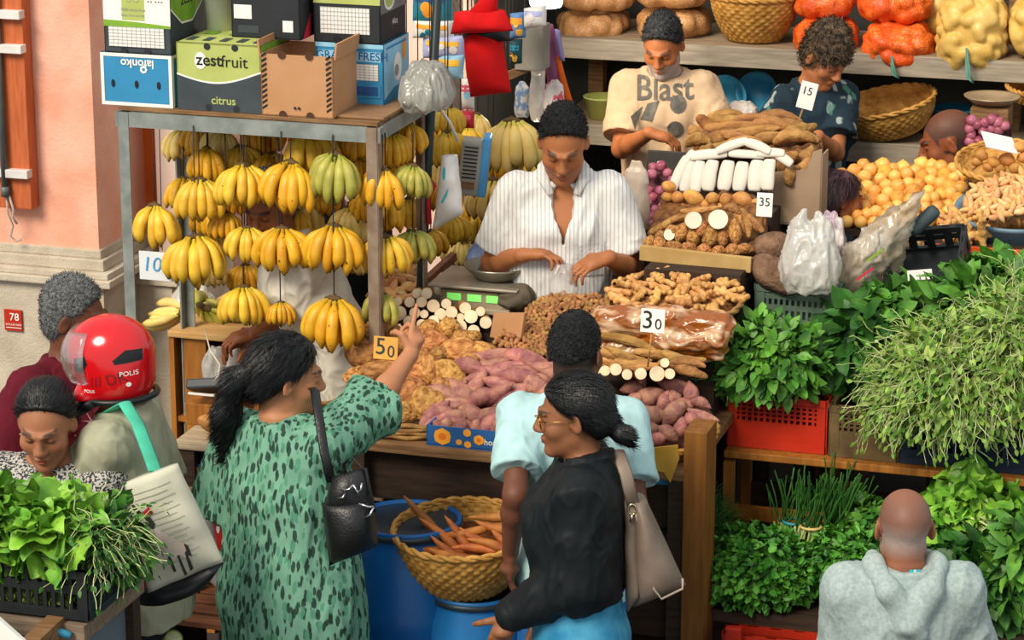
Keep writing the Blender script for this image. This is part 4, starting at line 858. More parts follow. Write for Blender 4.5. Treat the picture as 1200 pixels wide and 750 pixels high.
bk = MB(); bk.lathe([(.001, 0), (.045, 0), (.052, .2), (.055, .2), (.055, .215), (.048, .215), (.045, .01), (.001, .01)], seg=24)
bo = bk.build('bucket', M_cw, None, ST(uo(257, 40, 8.72), 8.72, zz), None); tag(bo, 'white plastic bucket standing between the top cartons', 'bucket')
MB().box((.02, -.054, .16), (.03, .004, .04)).build('sticker', M_or, bo)
# ------------------------------------------------------------------ bananas
def banana_mesh(name, Ln=.165, r=.0165, out=.042, seed=0, ripe=0):
    rr = random.Random(seed); n = 13; V = []; F = []; C = []; sg = 8; pts = []; rs = []
    for i in range(n):
        t = i / (n - 1); x = out * math.sin(min(1, t * 1.15) * math.pi * .62) * 1.15 - .010 * t; z = -Ln * (t ** 1.12) * (1 - .06 * t); pts.append((x, 0, z))
        q = .30 + .70 * min(1, max(0, (t - .06) / .22)) if t < .3 else (1 if t < .72 else max(.16, 1 - ((t - .72) / .28) ** 1.7 * .84))
        rs.append(r * q)
    for i in range(n):
        a = Vector(pts[max(i - 1, 0)]); b = Vector(pts[min(i + 1, n - 1)]); tt = (b - a).normalized(); y = Vector((0, 1, 0)); x = y.cross(tt)
        for k in range(sg):
            g = 6.2832 * k / sg; f = 1 + .07 * math.cos(5 * g); V.append(Vector(pts[i]) + (x * math.cos(g) + y * math.sin(g)) * rs[i] * f)
            t = i / (n - 1); c = (1, 1, 1)
            if t > .95: c = (.12, .09, .05)
            elif t > .87: c = (.62, .6, .4)
            elif t < .12: c = (.72, .82, .45)
            C.append(c)
    for i in range(n - 1):
        for k in range(sg): F.append((i * sg + k, i * sg + (k + 1) % sg, (i + 1) * sg + (k + 1) % sg, (i + 1) * sg + k))
    me = mesh_from(name, V, F); C = np.array(C); paint(me, lambda co: C); return me
def spotted(m, dark, scale, th):
    N, L, p = nodes_of(m); src = p.inputs['Base Color'].links[0].from_socket
    tc = N.new('ShaderNodeTexCoord'); oi = N.new('ShaderNodeObjectInfo'); ad = N.new('ShaderNodeVectorMath'); L.new(tc.outputs['Object'], ad.inputs[0]); L.new(oi.outputs['Location'], ad.inputs[1])
    v = N.new('ShaderNodeTexNoise'); v.inputs['Scale'].default_value = scale; v.inputs['Detail'].default_value = 2; L.new(ad.outputs[0], v.inputs['Vector'])
    r = N.new('ShaderNodeValToRGB'); r.color_ramp.elements[0].position = th; r.color_ramp.elements[1].position = th + .05; L.new(v.outputs['Fac'], r.inputs[0])
    mx = N.new('ShaderNodeMix'); mx.data_type = 'RGBA'; L.new(r.outputs[0], mx.inputs[0]); L.new(src, mx.inputs[6]); mx.inputs[7].default_value = (*lin(dark), 1); L.new(mx.outputs[2], p.inputs['Base Color']); return m
BM = [spotted(mat('ripe_banana', '#d9a820', col2='#e8c044', rough=.45, vs=18, attr='Col', rnd=.10), '#6b4410', 95, .70), spotted(mat('deep_yellow_banana', '#d19716', col2='#dfab2a', rough=.45, vs=18, attr='Col', rnd=.10), '#5c370c', 80, .67),
      mat('pale_banana', '#dfc063', col2='#e8cf82', rough=.5, vs=18, attr='Col', rnd=.08), mat('green_banana', '#94923c', col2='#b3a94e', rough=.45, vs=18, attr='Col', rnd=.12)]
M_crown = mat('banana_crown', '#5a4526', rough=.8, var=.3); M_cord = mat('dark_cord', '#2e2a27', rough=.8)
BMESH = {}
for k in range(4):
    for i in range(3):
        me = banana_mesh('banana', (.165, .172, .158)[i], (.0205, .0195, .0215)[i], (.044, .036, .052)[i], i); me.materials.append(BM[k]); BMESH[k, i] = me
cm = MB(); cm.tube([(-.030, 0, -.002), (-.012, 0, .004), (.012, 0, .004), (.030, 0, -.002)], [.008, .010, .010, .008], 8).tube([(0, 0, .004), (0, .004, .018)], [.008, .006], 8); CROWN = cm.mesh('crown'); CROWN.materials.append(M_crown)
def bunch(px, py, wpx, b, kind=0, label=None, group=None, tilt=0, yaw=0, n=8, cord=True, lying=None, hpx=None):
    """(px,py) centre of the bunch in the photo, wpx its width there"""
    c = PB(px, py, b); s = scl(c); k = (wpx / s) / .178
    top = c + ZX * (.07 * k); r = empty('banana_bunch', top, 0, label, 'banana bunch', group); r.rotation_euler = (random.uniform(-.12, .12), tilt + random.uniform(-.06, .06), ROT * .6 + yaw); r.scale = (k, k, k)
    if lying is not None: r.rotation_euler = lying; r.location = c + ZX * .02
    link('crown', CROWN, None, r)
    for row, (m, f, z, span) in enumerate(((n, 1.0, 0, 200), (max(4, n - 4), .62, -.008, 150))):
        for i in range(m):
            a = -90 + (i / (m - 1) - .5) * span + random.uniform(-4, 4); ph = math.radians(a)
            o = link('banana', BMESH[kind, random.randrange(3)], None, r)
            o.location = (math.cos(ph) * .026 * (1.1 if row == 0 else .6), math.sin(ph) * .008 * f, z + random.uniform(-.006, .004)); e = 1 + .1 * abs(math.cos(ph))
            o.rotation_euler = (0, random.uniform(-.08, .08) + (.18 if row == 1 else -.12 * abs(math.cos(ph))), ph); o.scale = (f * e, 1, random.uniform(.9, 1.06))
    if cord and lying is None:
        L2 = ((zr - .03 if b < 8.95 else 2.54) - top.z) / k
        if L2 > .03: cr = MB().tube([(0, 0, .01), (.004, 0, L2)], .0022 / k, 5).build('cord', M_cord, r); cr.rotation_euler = r.rotation_euler.to_matrix().inverted().to_euler()
    return r
FRT = 'yellow banana bunch on a cord in the front row of the rack'; BACK = 'banana bunch half hidden in the crowded rows behind the front bananas'
for a in [(182, 262, 54, 8.43, 0, 'lone round banana bunch hanging left of all the others, by the price card'), (234, 232, 54, 8.44, 0, 'upper banana bunch nearest the left post, tilted'), (230, 302, 62, 8.42, 0, 'pale-topped banana bunch hanging just right of the price card'),
          (286, 215, 54, 8.44, 0, 'banana bunch hanging below the lime carton'), (290, 284, 44, 8.43, 0, 'narrow spotted banana bunch in the middle of the rack'), (266, 263, 34, 8.5, 1, 'small deep yellow banana bunch tucked beside the narrow spotted one'),
          (341, 215, 62, 8.44, 1, 'wide deep yellow banana bunch below the open carton'), (331, 291, 58, 8.42, 1, 'deep yellow banana bunch hanging in front of the white-shirted man'), (394, 205, 60, 8.43, 3, 'greenest banana bunch, high in the front row beside the right post'),
          (391, 289, 60, 8.42, 1, 'banana bunch below the green one, left of the right post'), (392, 376, 66, 8.40, 1, 'lowest big banana bunch, just above the dress of the pointing woman'), (286, 356, 50, 8.44, 0, 'low banana bunch hanging above the cabinet'), (329, 366, 30, 8.45, 1, 'small low banana bunch on a long cord over the white shirt')]:
    bunch(*a, yaw=random.uniform(-.5, .5), tilt=random.uniform(-.12, .12))
for px, py, w, b, k in ((243, 192, 46, 8.62, 1), (262, 172, 50, 8.75, 2), (302, 160, 46, 8.8, 1), (232, 162, 40, 8.8, 1), (362, 176, 58, 8.62, 0), (318, 196, 40, 8.7, 1), (355, 255, 50, 8.75, 2), (412, 262, 46, 8.75, 2), (265, 232, 44, 8.75, 1), (310, 250, 36, 8.8, 1), (250, 280, 40, 8.8, 2), (372, 232, 40, 8.8, 1), (420, 190, 40, 8.75, 1), (288, 325, 36, 8.8, 1), (215, 168, 40, 8.86, 2), (330, 150, 46, 8.88, 1), (282, 190, 44, 8.7, 0), (400, 165, 44, 8.86, 2), (312, 232, 40, 8.7, 0), (216, 225, 40, 8.8, 1), (246, 258, 44, 8.7, 1), (432, 240, 40, 8.7, 1), (372, 200, 44, 8.7, 0), (308, 268, 36, 8.7, 1), (425, 165, 44, 8.7, 1), (346, 262, 40, 8.66, 1), (252, 318, 36, 8.75, 2), (418, 300, 40, 8.8, 2)):
    bunch(px, py, w, b, k, BACK, 'bananas in the rear rows of the rack', yaw=random.uniform(-1, 1), n=9)
for a in [(448, 218, 50, 8.47, 1, 'yellow banana bunch just right of the right rack post'), (484, 211, 42, 8.55, 3, 'green banana bunch between the rack post and the dark pole'), (452, 297, 50, 8.5, 0, 'banana bunch hanging low behind the right rack post'), (484, 288, 44, 8.65, 3, 'yellow-green banana bunch hanging low beside the dark pole'),
          (447, 360, 42, 8.5, 3, 'greenish banana bunch resting against the foot of the right rack post'), (600, 168, 66, 9.75, 2, 'big pale banana bunch hanging below the red jacket'), (578, 232, 54, 9.8, 2, 'pale banana bunch behind the weighing scale case'), (560, 262, 46, 9.9, 0, 'small banana bunch low behind the scale case'), (614, 205, 46, 10.0, 0, 'banana bunch beside the stall keeper left shoulder')]:
    bunch(*a, yaw=random.uniform(-.4, .4))
for px, py, w, b, k in ((460, 175, 44, 8.75, 1), (478, 160, 40, 8.85, 1), (525, 172, 44, 9.2, 0), (540, 210, 40, 9.6, 1), (522, 230, 36, 9.5, 1), (596, 255, 40, 10.0, 2), (455, 250, 40, 8.85, 1), (548, 165, 38, 9.8, 0), (572, 195, 40, 10.0, 0), (515, 205, 40, 9.6, 2), (506, 160, 38, 9.5, 1), (553, 250, 38, 9.9, 1), (592, 285, 44, 10.0, 2), (560, 150, 40, 9.9, 2), (530, 268, 38, 9.6, 0), (478, 248, 38, 9.0, 0), (505, 285, 36, 9.4, 1), (470, 200, 36, 9.0, 1), (540, 295, 38, 9.9, 2), (525, 140, 36, 9.4, 0), (490, 135, 40, 9.2, 2), (600, 225, 40, 10.05, 2), (575, 268, 40, 10.0, 1)):
    bunch(px, py, w, b, k, 'banana bunch in the dense cluster around the dark pole', 'bananas around the dark pole', yaw=random.uniform(-1, 1), n=9)
# desk and cabinet behind the side table
dk, ZD = board('plywood_cabinet', 196, 300, 392, 8.86, 9.4, .025, mat('plywood', '#b98d52', col2='#cba468', rough=.7, vs=4, sc=(2, 10, 10)), 'plywood cabinet with bananas on top, left of the stall', 'cabinet', legs=None,
    extra=lambda r, w, d, z: (MB().box((-w * .22, -d / 2 + .03, -z / 2), (.09, .02, z), bev=.003).build('front_board', M_wood_o, r), MB().box((0, d / 2 - .02, -z / 2), (w, .02, z)).build('back_panel', M_wood_d, r), MB().box((-w / 2 + .01, 0, -z / 2), (.02, d - .02, z)).build('side_panel', M_wood_o, r), MB().box((w / 2 - .01, 0, -z / 2), (.02, d - .02, z)).build('side_panel', M_wood_o, r), MB().box((0, 0, -.32), (w - .04, d - .04, .02)).build('shelf', M_wood_o, r)))
bunch(240, 366, 66, 9.0, 3, 'half green bananas lying on the plywood cabinet', None, lying=(math.radians(70), .2, -.6), n=6)
bunch(212, 372, 50, 9.1, 2, 'pale bananas lying at the left end of the plywood cabinet', None, lying=(math.radians(78), -.3, 1.2), n=5)
bunch(268, 362, 50, 9.15, 3, 'short bananas lying behind the half green ones on the cabinet', None, lying=(math.radians(78), .1, .6), n=5)
pc = tag(MB().box(ST(uo(186, 312, 8.39), 8.39, PB(186, 312, 8.39).z), (50 / 345, .003, 35 / 345), ROT).build('price_card', mat('white_card', '#d9dee0', var=.03)), 'white price card reading 10 with blue handwriting hanging under bananas', 'price card')
decal('handwriting', [txt('10.', -.018, .004, .075, 0, -.008, 0, .15), txt('00', .043, -.006, .05, 0, -.006)], mat('blue_marker', '#3f8fc4'), pc, ST(uo(186, 312, 8.39), 8.387, PB(186, 312, 8.39).z), UX, ZX)
MB().tube([ST(uo(190, 290, 8.44), 8.44, PB(190, 293, 8.44).z), ST(uo(192, 290, 8.44), 8.44, zr)], .0018, 5).build('cord', M_cord, pc)
# ------------------------------------------------------------------ roots and fruit
def tuber(name, L, r, lump=.15, bend=.0, seed=0, mats=None, p0=.6, p1=.6, cut0=False, cut1=False, seg=14, n=15, lf=18, tail=0, flat=1.0):
    rr = random.Random(seed); V = []; F = []; mi = []; o = Vector((seed * 7.3, seed * 3.1, 1.7))
    for i in range(n):
        t = i / (n - 1); t = .5 - .5 * math.cos(math.pi * t)
        a = 1 if (cut0 and t < .5) else max(.02, math.sin(math.pi * min(t, .5)) ** p0); c = 1 if (cut1 and t > .5) else max(.02, math.sin(math.pi * max(t, .5)) ** p1)
        q = min(a, c)
        if tail: q *= (1 - tail * t)
        x = (t - .5) * L; y = bend * math.sin(math.pi * t); 
        for k in range(seg):
            g = 6.2832 * k / seg; p = Vector((x, math.cos(g) * r * q, math.sin(g) * r * q * flat))
            e = noise.noise(p * lf + o) * lump + noise.noise(p * lf * 3 + o) * lump * .35
            p.y *= 1 + e; p.z *= 1 + e; p.y += y; p.x += e * r * .3; V.append(p)
    for i in range(n - 1):
        for k in range(seg): F.append((i * seg + k, i * seg + (k + 1) % seg, (i + 1) * seg + (k + 1) % seg, (i + 1) * seg + k))
    mb = MB(); mb.add(V, F, 0, True)
    mb.add(V[:seg], [tuple(range(seg - 1, -1, -1))], 1 if cut0 else 0); mb.add(V[-seg:], [tuple(range(seg))], 1 if cut1 else 0)
    me = mb.mesh(name)
    for m in mats: me.materials.append(m)
    me['L'] = L; me['r'] = r; return me
M_yam = mat('yam_skin', '#84501f', col2='#cc9556', rough=.8, vs=42, bump=.9, bs=70, rnd=.22, det=4); M_flesh = mat('white_root_flesh', '#e6dcc4', rough=.6, var=.05)
M_sp = mat('sweet_potato_skin', '#8a5054', col2='#b47d68', rough=.65, vs=26, bump=.4, bs=70, rnd=.22, det=4); M_pot = mat('potato_skin', '#b67a3c', col2='#d0994f', rough=.65, vs=25, bump=.25, bs=120, rnd=.15)
M_cas = mat('cassava_bark', '#8a5d2e', col2='#bd8d50', rough=.8, vs=22, bump=.9, bs=60, rnd=.2, sc=(.4, 1, 1)); M_gin = mat('ginger_skin', '#b98243', col2='#d8a866', rough=.7, vs=35, bump=.4, bs=90, rnd=.15)
M_onion = mat('yellow_onion_skin', '#d98f33', col2='#f0bb62', rough=.4, vs=8, rnd=.15, sc=(1, 1, .3)); M_purp = mat('red_onion_skin', '#8c3a4f', col2='#b0687a', rough=.4, vs=10, rnd=.15); M_nut = mat('groundnut_shell', '#7f5230', col2='#ad7d48', rough=.75, vs=60, rnd=.25)
M_cream = mat('cream_cut_root', '#e3c79f', col2='#efdcb9', rough=.6, vs=12, rnd=.06); M_red_o = mat('reddish_root', '#96501f', col2='#b9712f', rough=.6, vs=14, rnd=.15, bump=.2, bs=60); M_wslab = mat('peeled_white_root', '#d3ccbe', col2='#e2dccf', rough=.55, vs=9, rnd=.04)
M_taro = mat('rough_brown_yam', '#5f4432', col2='#866750', rough=.9, vs=20, bump=.8, bs=60)
PR = {'yam': [tuber('yam', .13, .055, .32, .008, i, [M_yam, M_flesh], lf=16) for i in range(6)], 'sweet_potato': [tuber('sweet_potato', .17, .034, .16, (.012, -.014, .0, .02, .006)[i], 20 + i, [M_sp, M_flesh], .8, .75, lf=22) for i in range(5)],
      'potato': [tuber('potato', .09, .036, .12, .003, 40 + i, [M_pot, M_flesh]) for i in range(4)], 'cassava': [tuber('cassava_root', .30, .024, .22, (.012, -.016, .004, .02)[i], 50 + i, [M_cas, M_flesh], .3, .4, lf=22, tail=.25) for i in range(4)],
      'log': [tuber('cut_root', .20, .024, .06, .003, 60 + i, [M_cas, M_cream], .5, .5, cut0=True, seg=18) for i in range(4)], 'slab': [tuber('peeled_root', .13, .025, .07, .002 * i, 70 + i, [M_wslab, M_wslab], .13, .13, flat=.55) for i in range(4)],
      'cut': [tuber('cut_yam', .07, .04, .08, 0, 80 + i, [M_yam, M_flesh], .5, .6, cut0=True, seg=18) for i in range(2)], 'big': [tuber('big_yam', .17, .06, .2, .01, 90 + i, [M_taro, M_flesh], .5, .5, cut1=(i == 1)) for i in range(2)],
      'redroot': [tuber('orange_root', .26, .019, .16, (.012, -.01, .02)[i], 95 + i, [M_red_o, M_cream], .35, .6, tail=.4) for i in range(3)], 'turmeric': [tuber('turmeric_piece', .05, .010, .2, .004 * (i - 1), 110 + i, [mat('pale_orange_rhizome', '#cf9352', col2='#e6bd86', rough=.65, vs=25, rnd=.2), M_cream], seg=8, n=9) for i in range(3)]}
def onion_mesh(name, m, seed):
    mb = MB(); mb.lathe([(.001, -.034), (.012, -.034), (.028, -.022), (.036, 0), (.031, .018), (.016, .031), (.006, .036), (.003, .040), (.001, .041)], seg=14); me = mb.mesh(name); me.materials.append(m); me['L'] = .072; me['r'] = .036; return me
PR['onion'] = [onion_mesh('onion', M_onion, 0)]; PR['shallot'] = [onion_mesh('red_onion', M_purp, 0)]
def nut_mesh(i):
    mb = MB(); mb.tube([(-.013, 0, 0), (-.011, 0, 0), (-.006, .0005 * i, 0), (0, .001, 0), (.006, 0, 0), (.011, 0, 0), (.013, 0, 0)], [.001, .006, .0085, .0072, .0085, .006, .001], 7); me = mb.mesh('groundnut'); me.materials.append(M_nut); me['L'] = .032; me['r'] = .0075; return me
PR['nut'] = [nut_mesh(0), nut_mesh(2)]
def ginger_mesh(seed):
    rr = random.Random(seed); S = SDF((-.09, -.07, -.04), (.09, .07, .04), .0035); p = Vector((-.05, 0, 0)); d = Vector((1, 0, 0))
    for i in range(4):
        q = p + d * .03; S.cone(p, q, .013, .015, .006); S.ell(q, (.018, .016, .014), .006)
        if rr.random() < .95:
            sd = Vector((rr.uniform(-.2, .5), rr.choice((-1, 1)), rr.uniform(-.3, .4))).normalized(); e = q + sd * rr.uniform(.022, .035); S.cone(q, e, .013, .012, .005); S.ell(e, (.014,) * 3, .004)
        p = q; d = (d + Vector((0, rr.uniform(-.5, .5), 0))).normalized()
    me = S.mesh('ginger', 1); me.materials.append(M_gin); me['L'] = .13; me['r'] = .035; return me
PR['ginger'] = [ginger_mesh(i) for i in range(5)]
T2 = (VX * .42 + ZX * .907).normalized(); T3 = UX.cross(T2)
def item(kind, px, py, b, w, h=None, ang=0, label=None, cat='vegetable', group=None, var=None, up=None, end=False, lift=0, tilt=0, name=None):
    me = PR[kind][var if var is not None else random.randrange(len(PR[kind]))]; p = PB(px, py, b); s = scl(p); o = bpy.data.objects.new(name or me.name.split('.')[0], me); COL.objects.link(o)
    if end:                                             # cut end faces the street
        x = (ray(px, py).normalized() + UX * random.uniform(-.1, .1) + ZX * random.uniform(-.05, .08)).normalized(); z = x.cross(UX).normalized() * -1; y = z.cross(x); k = (w / s) / (2 * me['r']); R = Matrix((x, y, z)).transposed(); R = R @ Matrix.Rotation(random.uniform(0, 6), 3, 'X'); o.scale = (1, k, k * (h / w if h else 1)); p = p + x * (me['L'] / 2)
    elif kind in ('onion', 'shallot'):
        k = (w / s) / me['L']; R = Matrix.Rotation(random.uniform(-1.2, 1.2), 3, 'X') @ Matrix.Rotation(random.uniform(-1.2, 1.2), 3, 'Y'); o.scale = (k, k, k * random.uniform(.9, 1.05))
    else:
        a = math.radians(ang); x = (UX * math.cos(a) + T2 * math.sin(a) + T3 * tilt).normalized(); z = T3; y = z.cross(x).normalized(); z = x.cross(y); R = Matrix((x, y, z)).transposed() @ Matrix.Rotation(random.uniform(-.12, .12) if kind == 'slab' else random.uniform(0, 6.28), 3, 'X')
        kx = (w / s) / me['L']; ky = (h / s) / (2 * me['r']) if h else kx; o.scale = (kx, ky, ky)
    o.matrix_basis = Matrix.Translation(p + T3 * -lift) @ R.to_4x4() @ Matrix.Diagonal((*o.scale, 1))
    tag(o, label, cat, group); return o
def pin(poly, x, y):
    c = False; n = len(poly)
    for i in range(n):
        x0, y0 = poly[i]; x1, y1 = poly[i - 1]
        if (y0 > y) != (y1 > y) and x < (x1 - x0) * (y - y0) / (y1 - y0) + x0: c = not c
    return c
def scatter(poly, n, d, seed=0):
    rr = random.Random(seed); xs = [p[0] for p in poly]; ys = [p[1] for p in poly]; out = []; tries = 0
    while len(out) < n and tries < n * 120:
        tries += 1; x, y = rr.uniform(min(xs), max(xs)), rr.uniform(min(ys), max(ys))
        if pin(poly, x, y) and all((x - a) ** 2 + ((y - b) * 1.25) ** 2 > d * d for a, b in out): out.append((x, y))
    return out
def bed(name, poly, bf, m, label, cat, amp=.012, sink=.03, nx=46, ny=26, kind='stuff', ns=30, step=None):
    """heap body under the top layer: a lumpy solid standing on the counter"""
    xs = [p[0] for p in poly]; ys = [p[1] for p in poly]; V = []; idx = {}; F = []
    for j in range(ny + 1):
        for i in range(nx + 1):
            x = min(xs) + (max(xs) - min(xs)) * i / nx; y = max(ys) + (min(ys) - max(ys)) * j / ny
            p = PB(x, y, bf(y)); e = noise.noise(p * ns) * amp; idx[i, j] = len(V); V.append(p + T3 * -(e - sink) if False else p - T3 * (-sink) * -1 + Vector((0, 0, e)))
    for j in range(ny):
        for i in range(nx):
            x = min(xs) + (max(xs) - min(xs)) * (i + .5) / nx; y = max(ys) + (min(ys) - max(ys)) * (j + .5) / ny
            if pin(poly, x, y): F.append((idx[i, j], idx[i + 1, j], idx[i + 1, j + 1], idx[i, j + 1]))
    bm = bmesh.new(); vs = [bm.verts.new(v) for v in V]
    for f in F: bm.faces.new([vs[i] for i in f])
    r = bmesh.ops.extrude_face_region(bm, geom=bm.faces[:]); 
    for v in r['geom']:
        if isinstance(v, bmesh.types.BMVert): v.co = v.co + VX * .10 - ZX * .10
    bmesh.ops.delete(bm, geom=[v for v in bm.verts if not v.link_faces], context='VERTS'); bmesh.ops.recalc_face_normals(bm, faces=bm.faces[:])
    me = bpy.data.meshes.new(name); bm.to_mesh(me); bm.free(); me.polygons.foreach_set('use_smooth', [True] * len(me.polygons)); return tag(link(name, me, m), label, cat, None, kind)
bl = lambda py: 8.08 + (510 - py) / 165 * .67
# sloping boards that carry the heaps
def slope(label, px0, px1, y0, y1, bf, m, dz=.075, cat='display board', name='display_board', zb=None):
    zb = zb or ZC + .001
    A, B_ = PB((px0 + px1) / 2, y0, bf(y0)), PB((px0 + px1) / 2, y1, bf(y1)); ua, ub = uo(px0, y0, bf(y0)), uo(px1, y0, bf(y0)); b0, b1, z0, z1 = bf(y0) + .02, bf(y1) + .05, max(zb + .02, A.z - dz), B_.z - dz
    mb = MB(); mb.prism([(b0, zb), (b1, zb), (b1, z1), (b0, z0)], UX * ub, VX, ZX, -(ub - ua)); return tag(mb.build(name, m), label, cat)
slope('dark sloping board under the yams and sweet potatoes', 408, 706, 505, 352, bl, M_wood_d)
stp = empty('display_steps', ST(uo(790, 400, 8.6), 8.6, ZC), ROT, 'stepped wooden stand under the ginger, yams and white roots', 'display stand')
for b0, b1, py in ((8.42, 8.58, 432), (8.58, 8.84, 385), (8.86, 9.28, 300), (9.28, 9.56, 256), (9.56, 9.82, 228), (9.82, 10.3, 200)):
    zt = PB(800, py, b0).z - .055; zb0 = ZC + .001 if b1 < 8.85 else .02; uA, uB = uo(755 if b0 < 9.5 else 790, py, b0), uo({432: 800, 385: 838, 300: 868, 256: 880, 228: 905, 200: 945}[py], py, b0); MB().box(((uA + uB) / 2 - stp.location.dot(UX), (b0 + b1) / 2 - stp.location.dot(VX), (zt + zb0) / 2 - ZC), (uB - uA, b1 - b0 - .002, zt - zb0)).build('step', M_wood_d, stp)
# yams on the left
G = 'brown yams heaped on the left of the counter'
for px, py, w, h, a in ((440, 388, 60, 34, 5), (430, 412, 60, 46, -8), (446, 438, 70, 30, 6), (489, 438, 34, 40, 80), (504, 436, 36, 40, 20), (524, 437, 34, 44, 70), (506, 402, 42, 36, 10), (539, 411, 60, 28, 8), (526, 386, 32, 26, 0), (566, 409, 38, 24, -10), (477, 463, 56, 38, 30), (500, 474, 50, 42, 10), (470, 484, 46, 28, 0), (440, 487, 46, 24, -5), (420, 441, 40, 26, 10), (541, 397, 28, 20, 10), (455, 462, 44, 32, -15), (546, 424, 34, 24, 20), (430, 466, 44, 30, 10), (487, 452, 30, 26, 0), (515, 418, 30, 22, 30), (470, 412, 40, 34, 10), (468, 440, 40, 34, 60), (480, 396, 34, 28, -20), (518, 455, 30, 26, 40), (553, 394, 24, 18, 0), (500, 385, 30, 24, 30), (465, 392, 28, 24, 0), (415, 478, 34, 24, 20), (494, 420, 30, 24, 0)):
    item('yam', px, py, bl(py) - .02, w, h, a, 'lumpy brown yam in the heap behind the pointing arm', 'yam', G)
tr_ = empty('tray', PB(455, 498, 8.18) - ZX * .03, ROT, 'shallow woven tray edge under the front yams', 'tray')
# sweet potatoes
G = 'purple-pink sweet potatoes heaped over the blue box'
poly = [(508, 470), (520, 440), (545, 425), (575, 412), (640, 418), (668, 440), (660, 508), (506, 508)]
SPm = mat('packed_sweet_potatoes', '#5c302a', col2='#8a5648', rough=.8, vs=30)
bed('sweet_potato_heap', poly, bl, SPm, 'packed sweet potatoes below the top layer', 'sweet potatoes', .03, .03, ns=22)
for i, (x, y) in enumerate(scatter(poly, 62, 15, 3)):
    an = random.choice((10, 20, -15, 30, 160, 60, 80)) if y > 450 else random.choice((0, 8, -8, 15, -12)); item('sweet_potato', x, y, bl(y) - random.uniform(0, .035), random.uniform(42, 62), random.uniform(17, 23), an, 'purple-pink sweet potato in the heap over the blue box', 'sweet potato', G, tilt=random.uniform(-.3, .3))
for i in range(9): item('sweet_potato', 510 + i * 16, 503 + random.uniform(-3, 2), 8.07, 30, random.uniform(16, 21), random.choice((70, 95, 110)), 'purple-pink sweet potato end-on along the rim of the blue box', 'sweet potato', 'sweet potatoes along the front rim', tilt=.9)
# groundnuts
poly = [(578, 402), (600, 378), (632, 350), (660, 344), (700, 346), (722, 362), (712, 380), (690, 404), (650, 416), (610, 412)]
bed('groundnut_heap', poly, bl, mat('packed_groundnuts', '#6e4526', col2='#a5713f', rough=.85, vs=120, bump=.8, bs=130), 'packed groundnuts below the top layer of the heap', 'groundnuts', .008, .004, 60, 40)
for x, y in scatter(poly, 300, 4.4, 5): item('nut', x, y, bl(y) - .012, random.uniform(9.5, 12), random.uniform(5, 6.2), random.uniform(0, 180), 'small brown groundnut in the heap in front of the stall keeper', 'groundnut', 'groundnuts heaped in front of the stall keeper', tilt=random.uniform(-.5, .5))
# cut root ends, left stack and right stack
blog = lambda py: 8.57 + (390 - py) / 45 * .13
for x, y, d in ((489, 344, 12), (480, 354, 12.5), (494, 354, 12.5), (508, 358.5, 15), (523, 356, 12), (468, 367, 17), (486, 367, 13), (516, 368, 13.5), (529, 366, 14), (545, 361, 14), (552, 371, 16), (569, 378, 14), (479, 377, 13), (538, 383, 18), (555, 388, 14.5), (522, 381, 12), (508, 376, 13), (466, 353, 10), (500, 344, 13), (497, 368, 10), (540, 372, 9), (563, 365, 11), (494, 380, 12)):
    item('log', x, y, blog(y), d, None, 0, 'pale round cut root end in the stack below the weighing scale', 'cut root', 'cut roots stacked below the scale', end=True)
for x, y, d in ((698, 432, 14), (709, 434.5, 12), (721.6, 433, 14), (735, 439, 12.5), (751, 438, 14), (770, 438, 18), (779, 425, 11), (785, 438, 12.5)):
    item('log', x, y, 8.25, d, None, 0, 'pale round cut root end in the row above the right sweet potatoes', 'cut root', 'cut roots in the row below the 30 price card', end=True)
for x, y, w, h, a in ((715, 410, 48, 14, -12), (712, 424, 30, 11, -5), (742, 422, 46, 13, 5), (748, 431, 56, 11, 8), (735, 402, 78, 14, -10), (770, 414, 58, 13, 0), (802, 417, 54, 14, -5), (806, 427, 44, 14, -2), (810, 437, 42, 15, -10), (772, 427, 50, 12, 3), (735, 414, 50, 12, -14)):
    item('cassava', x, y, 8.44 - (y - 402) * .003, w, h, a, 'long golden-brown root lying above the row of cut ends', 'root', 'long brown roots below the plastic sack')
SK = SDF((-.26, -.14, -.12), (.26, .14, .12), .006)
for a, b_2, r in (((-.2, 0, .02), (.2, .01, .035), .055), ((-.2, -.05, -.04), (.19, -.03, -.03), .045), ((-.17, -.02, .05), (.05, 0, .065), .045), ((-.21, -.02, -.02), (-.19, 0, .04), .04), ((0, -.05, 0), (.2, -.05, .02), .035)): SK.cone(a, b_2, r, r * .9, .02)
me = SK.mesh('plastic_sack', 1); wrinkle(me, .012, (16, 16, 30), 2); p_ = PB(776, 390, 8.52)
M_amb = mat('amber_roots_under_plastic', '#8f4d14', col2='#d8b893', rough=.18, vs=9, sc=(1, 2.5, 2.5), spec=.7, bump=.4, bs=30, ramp=(.48, .66)); tag(link('plastic_sack', me, M_amb, None, p_, (.35, 0, ROT)), 'glossy plastic sack of orange-brown roots below the ginger basket', 'sack')
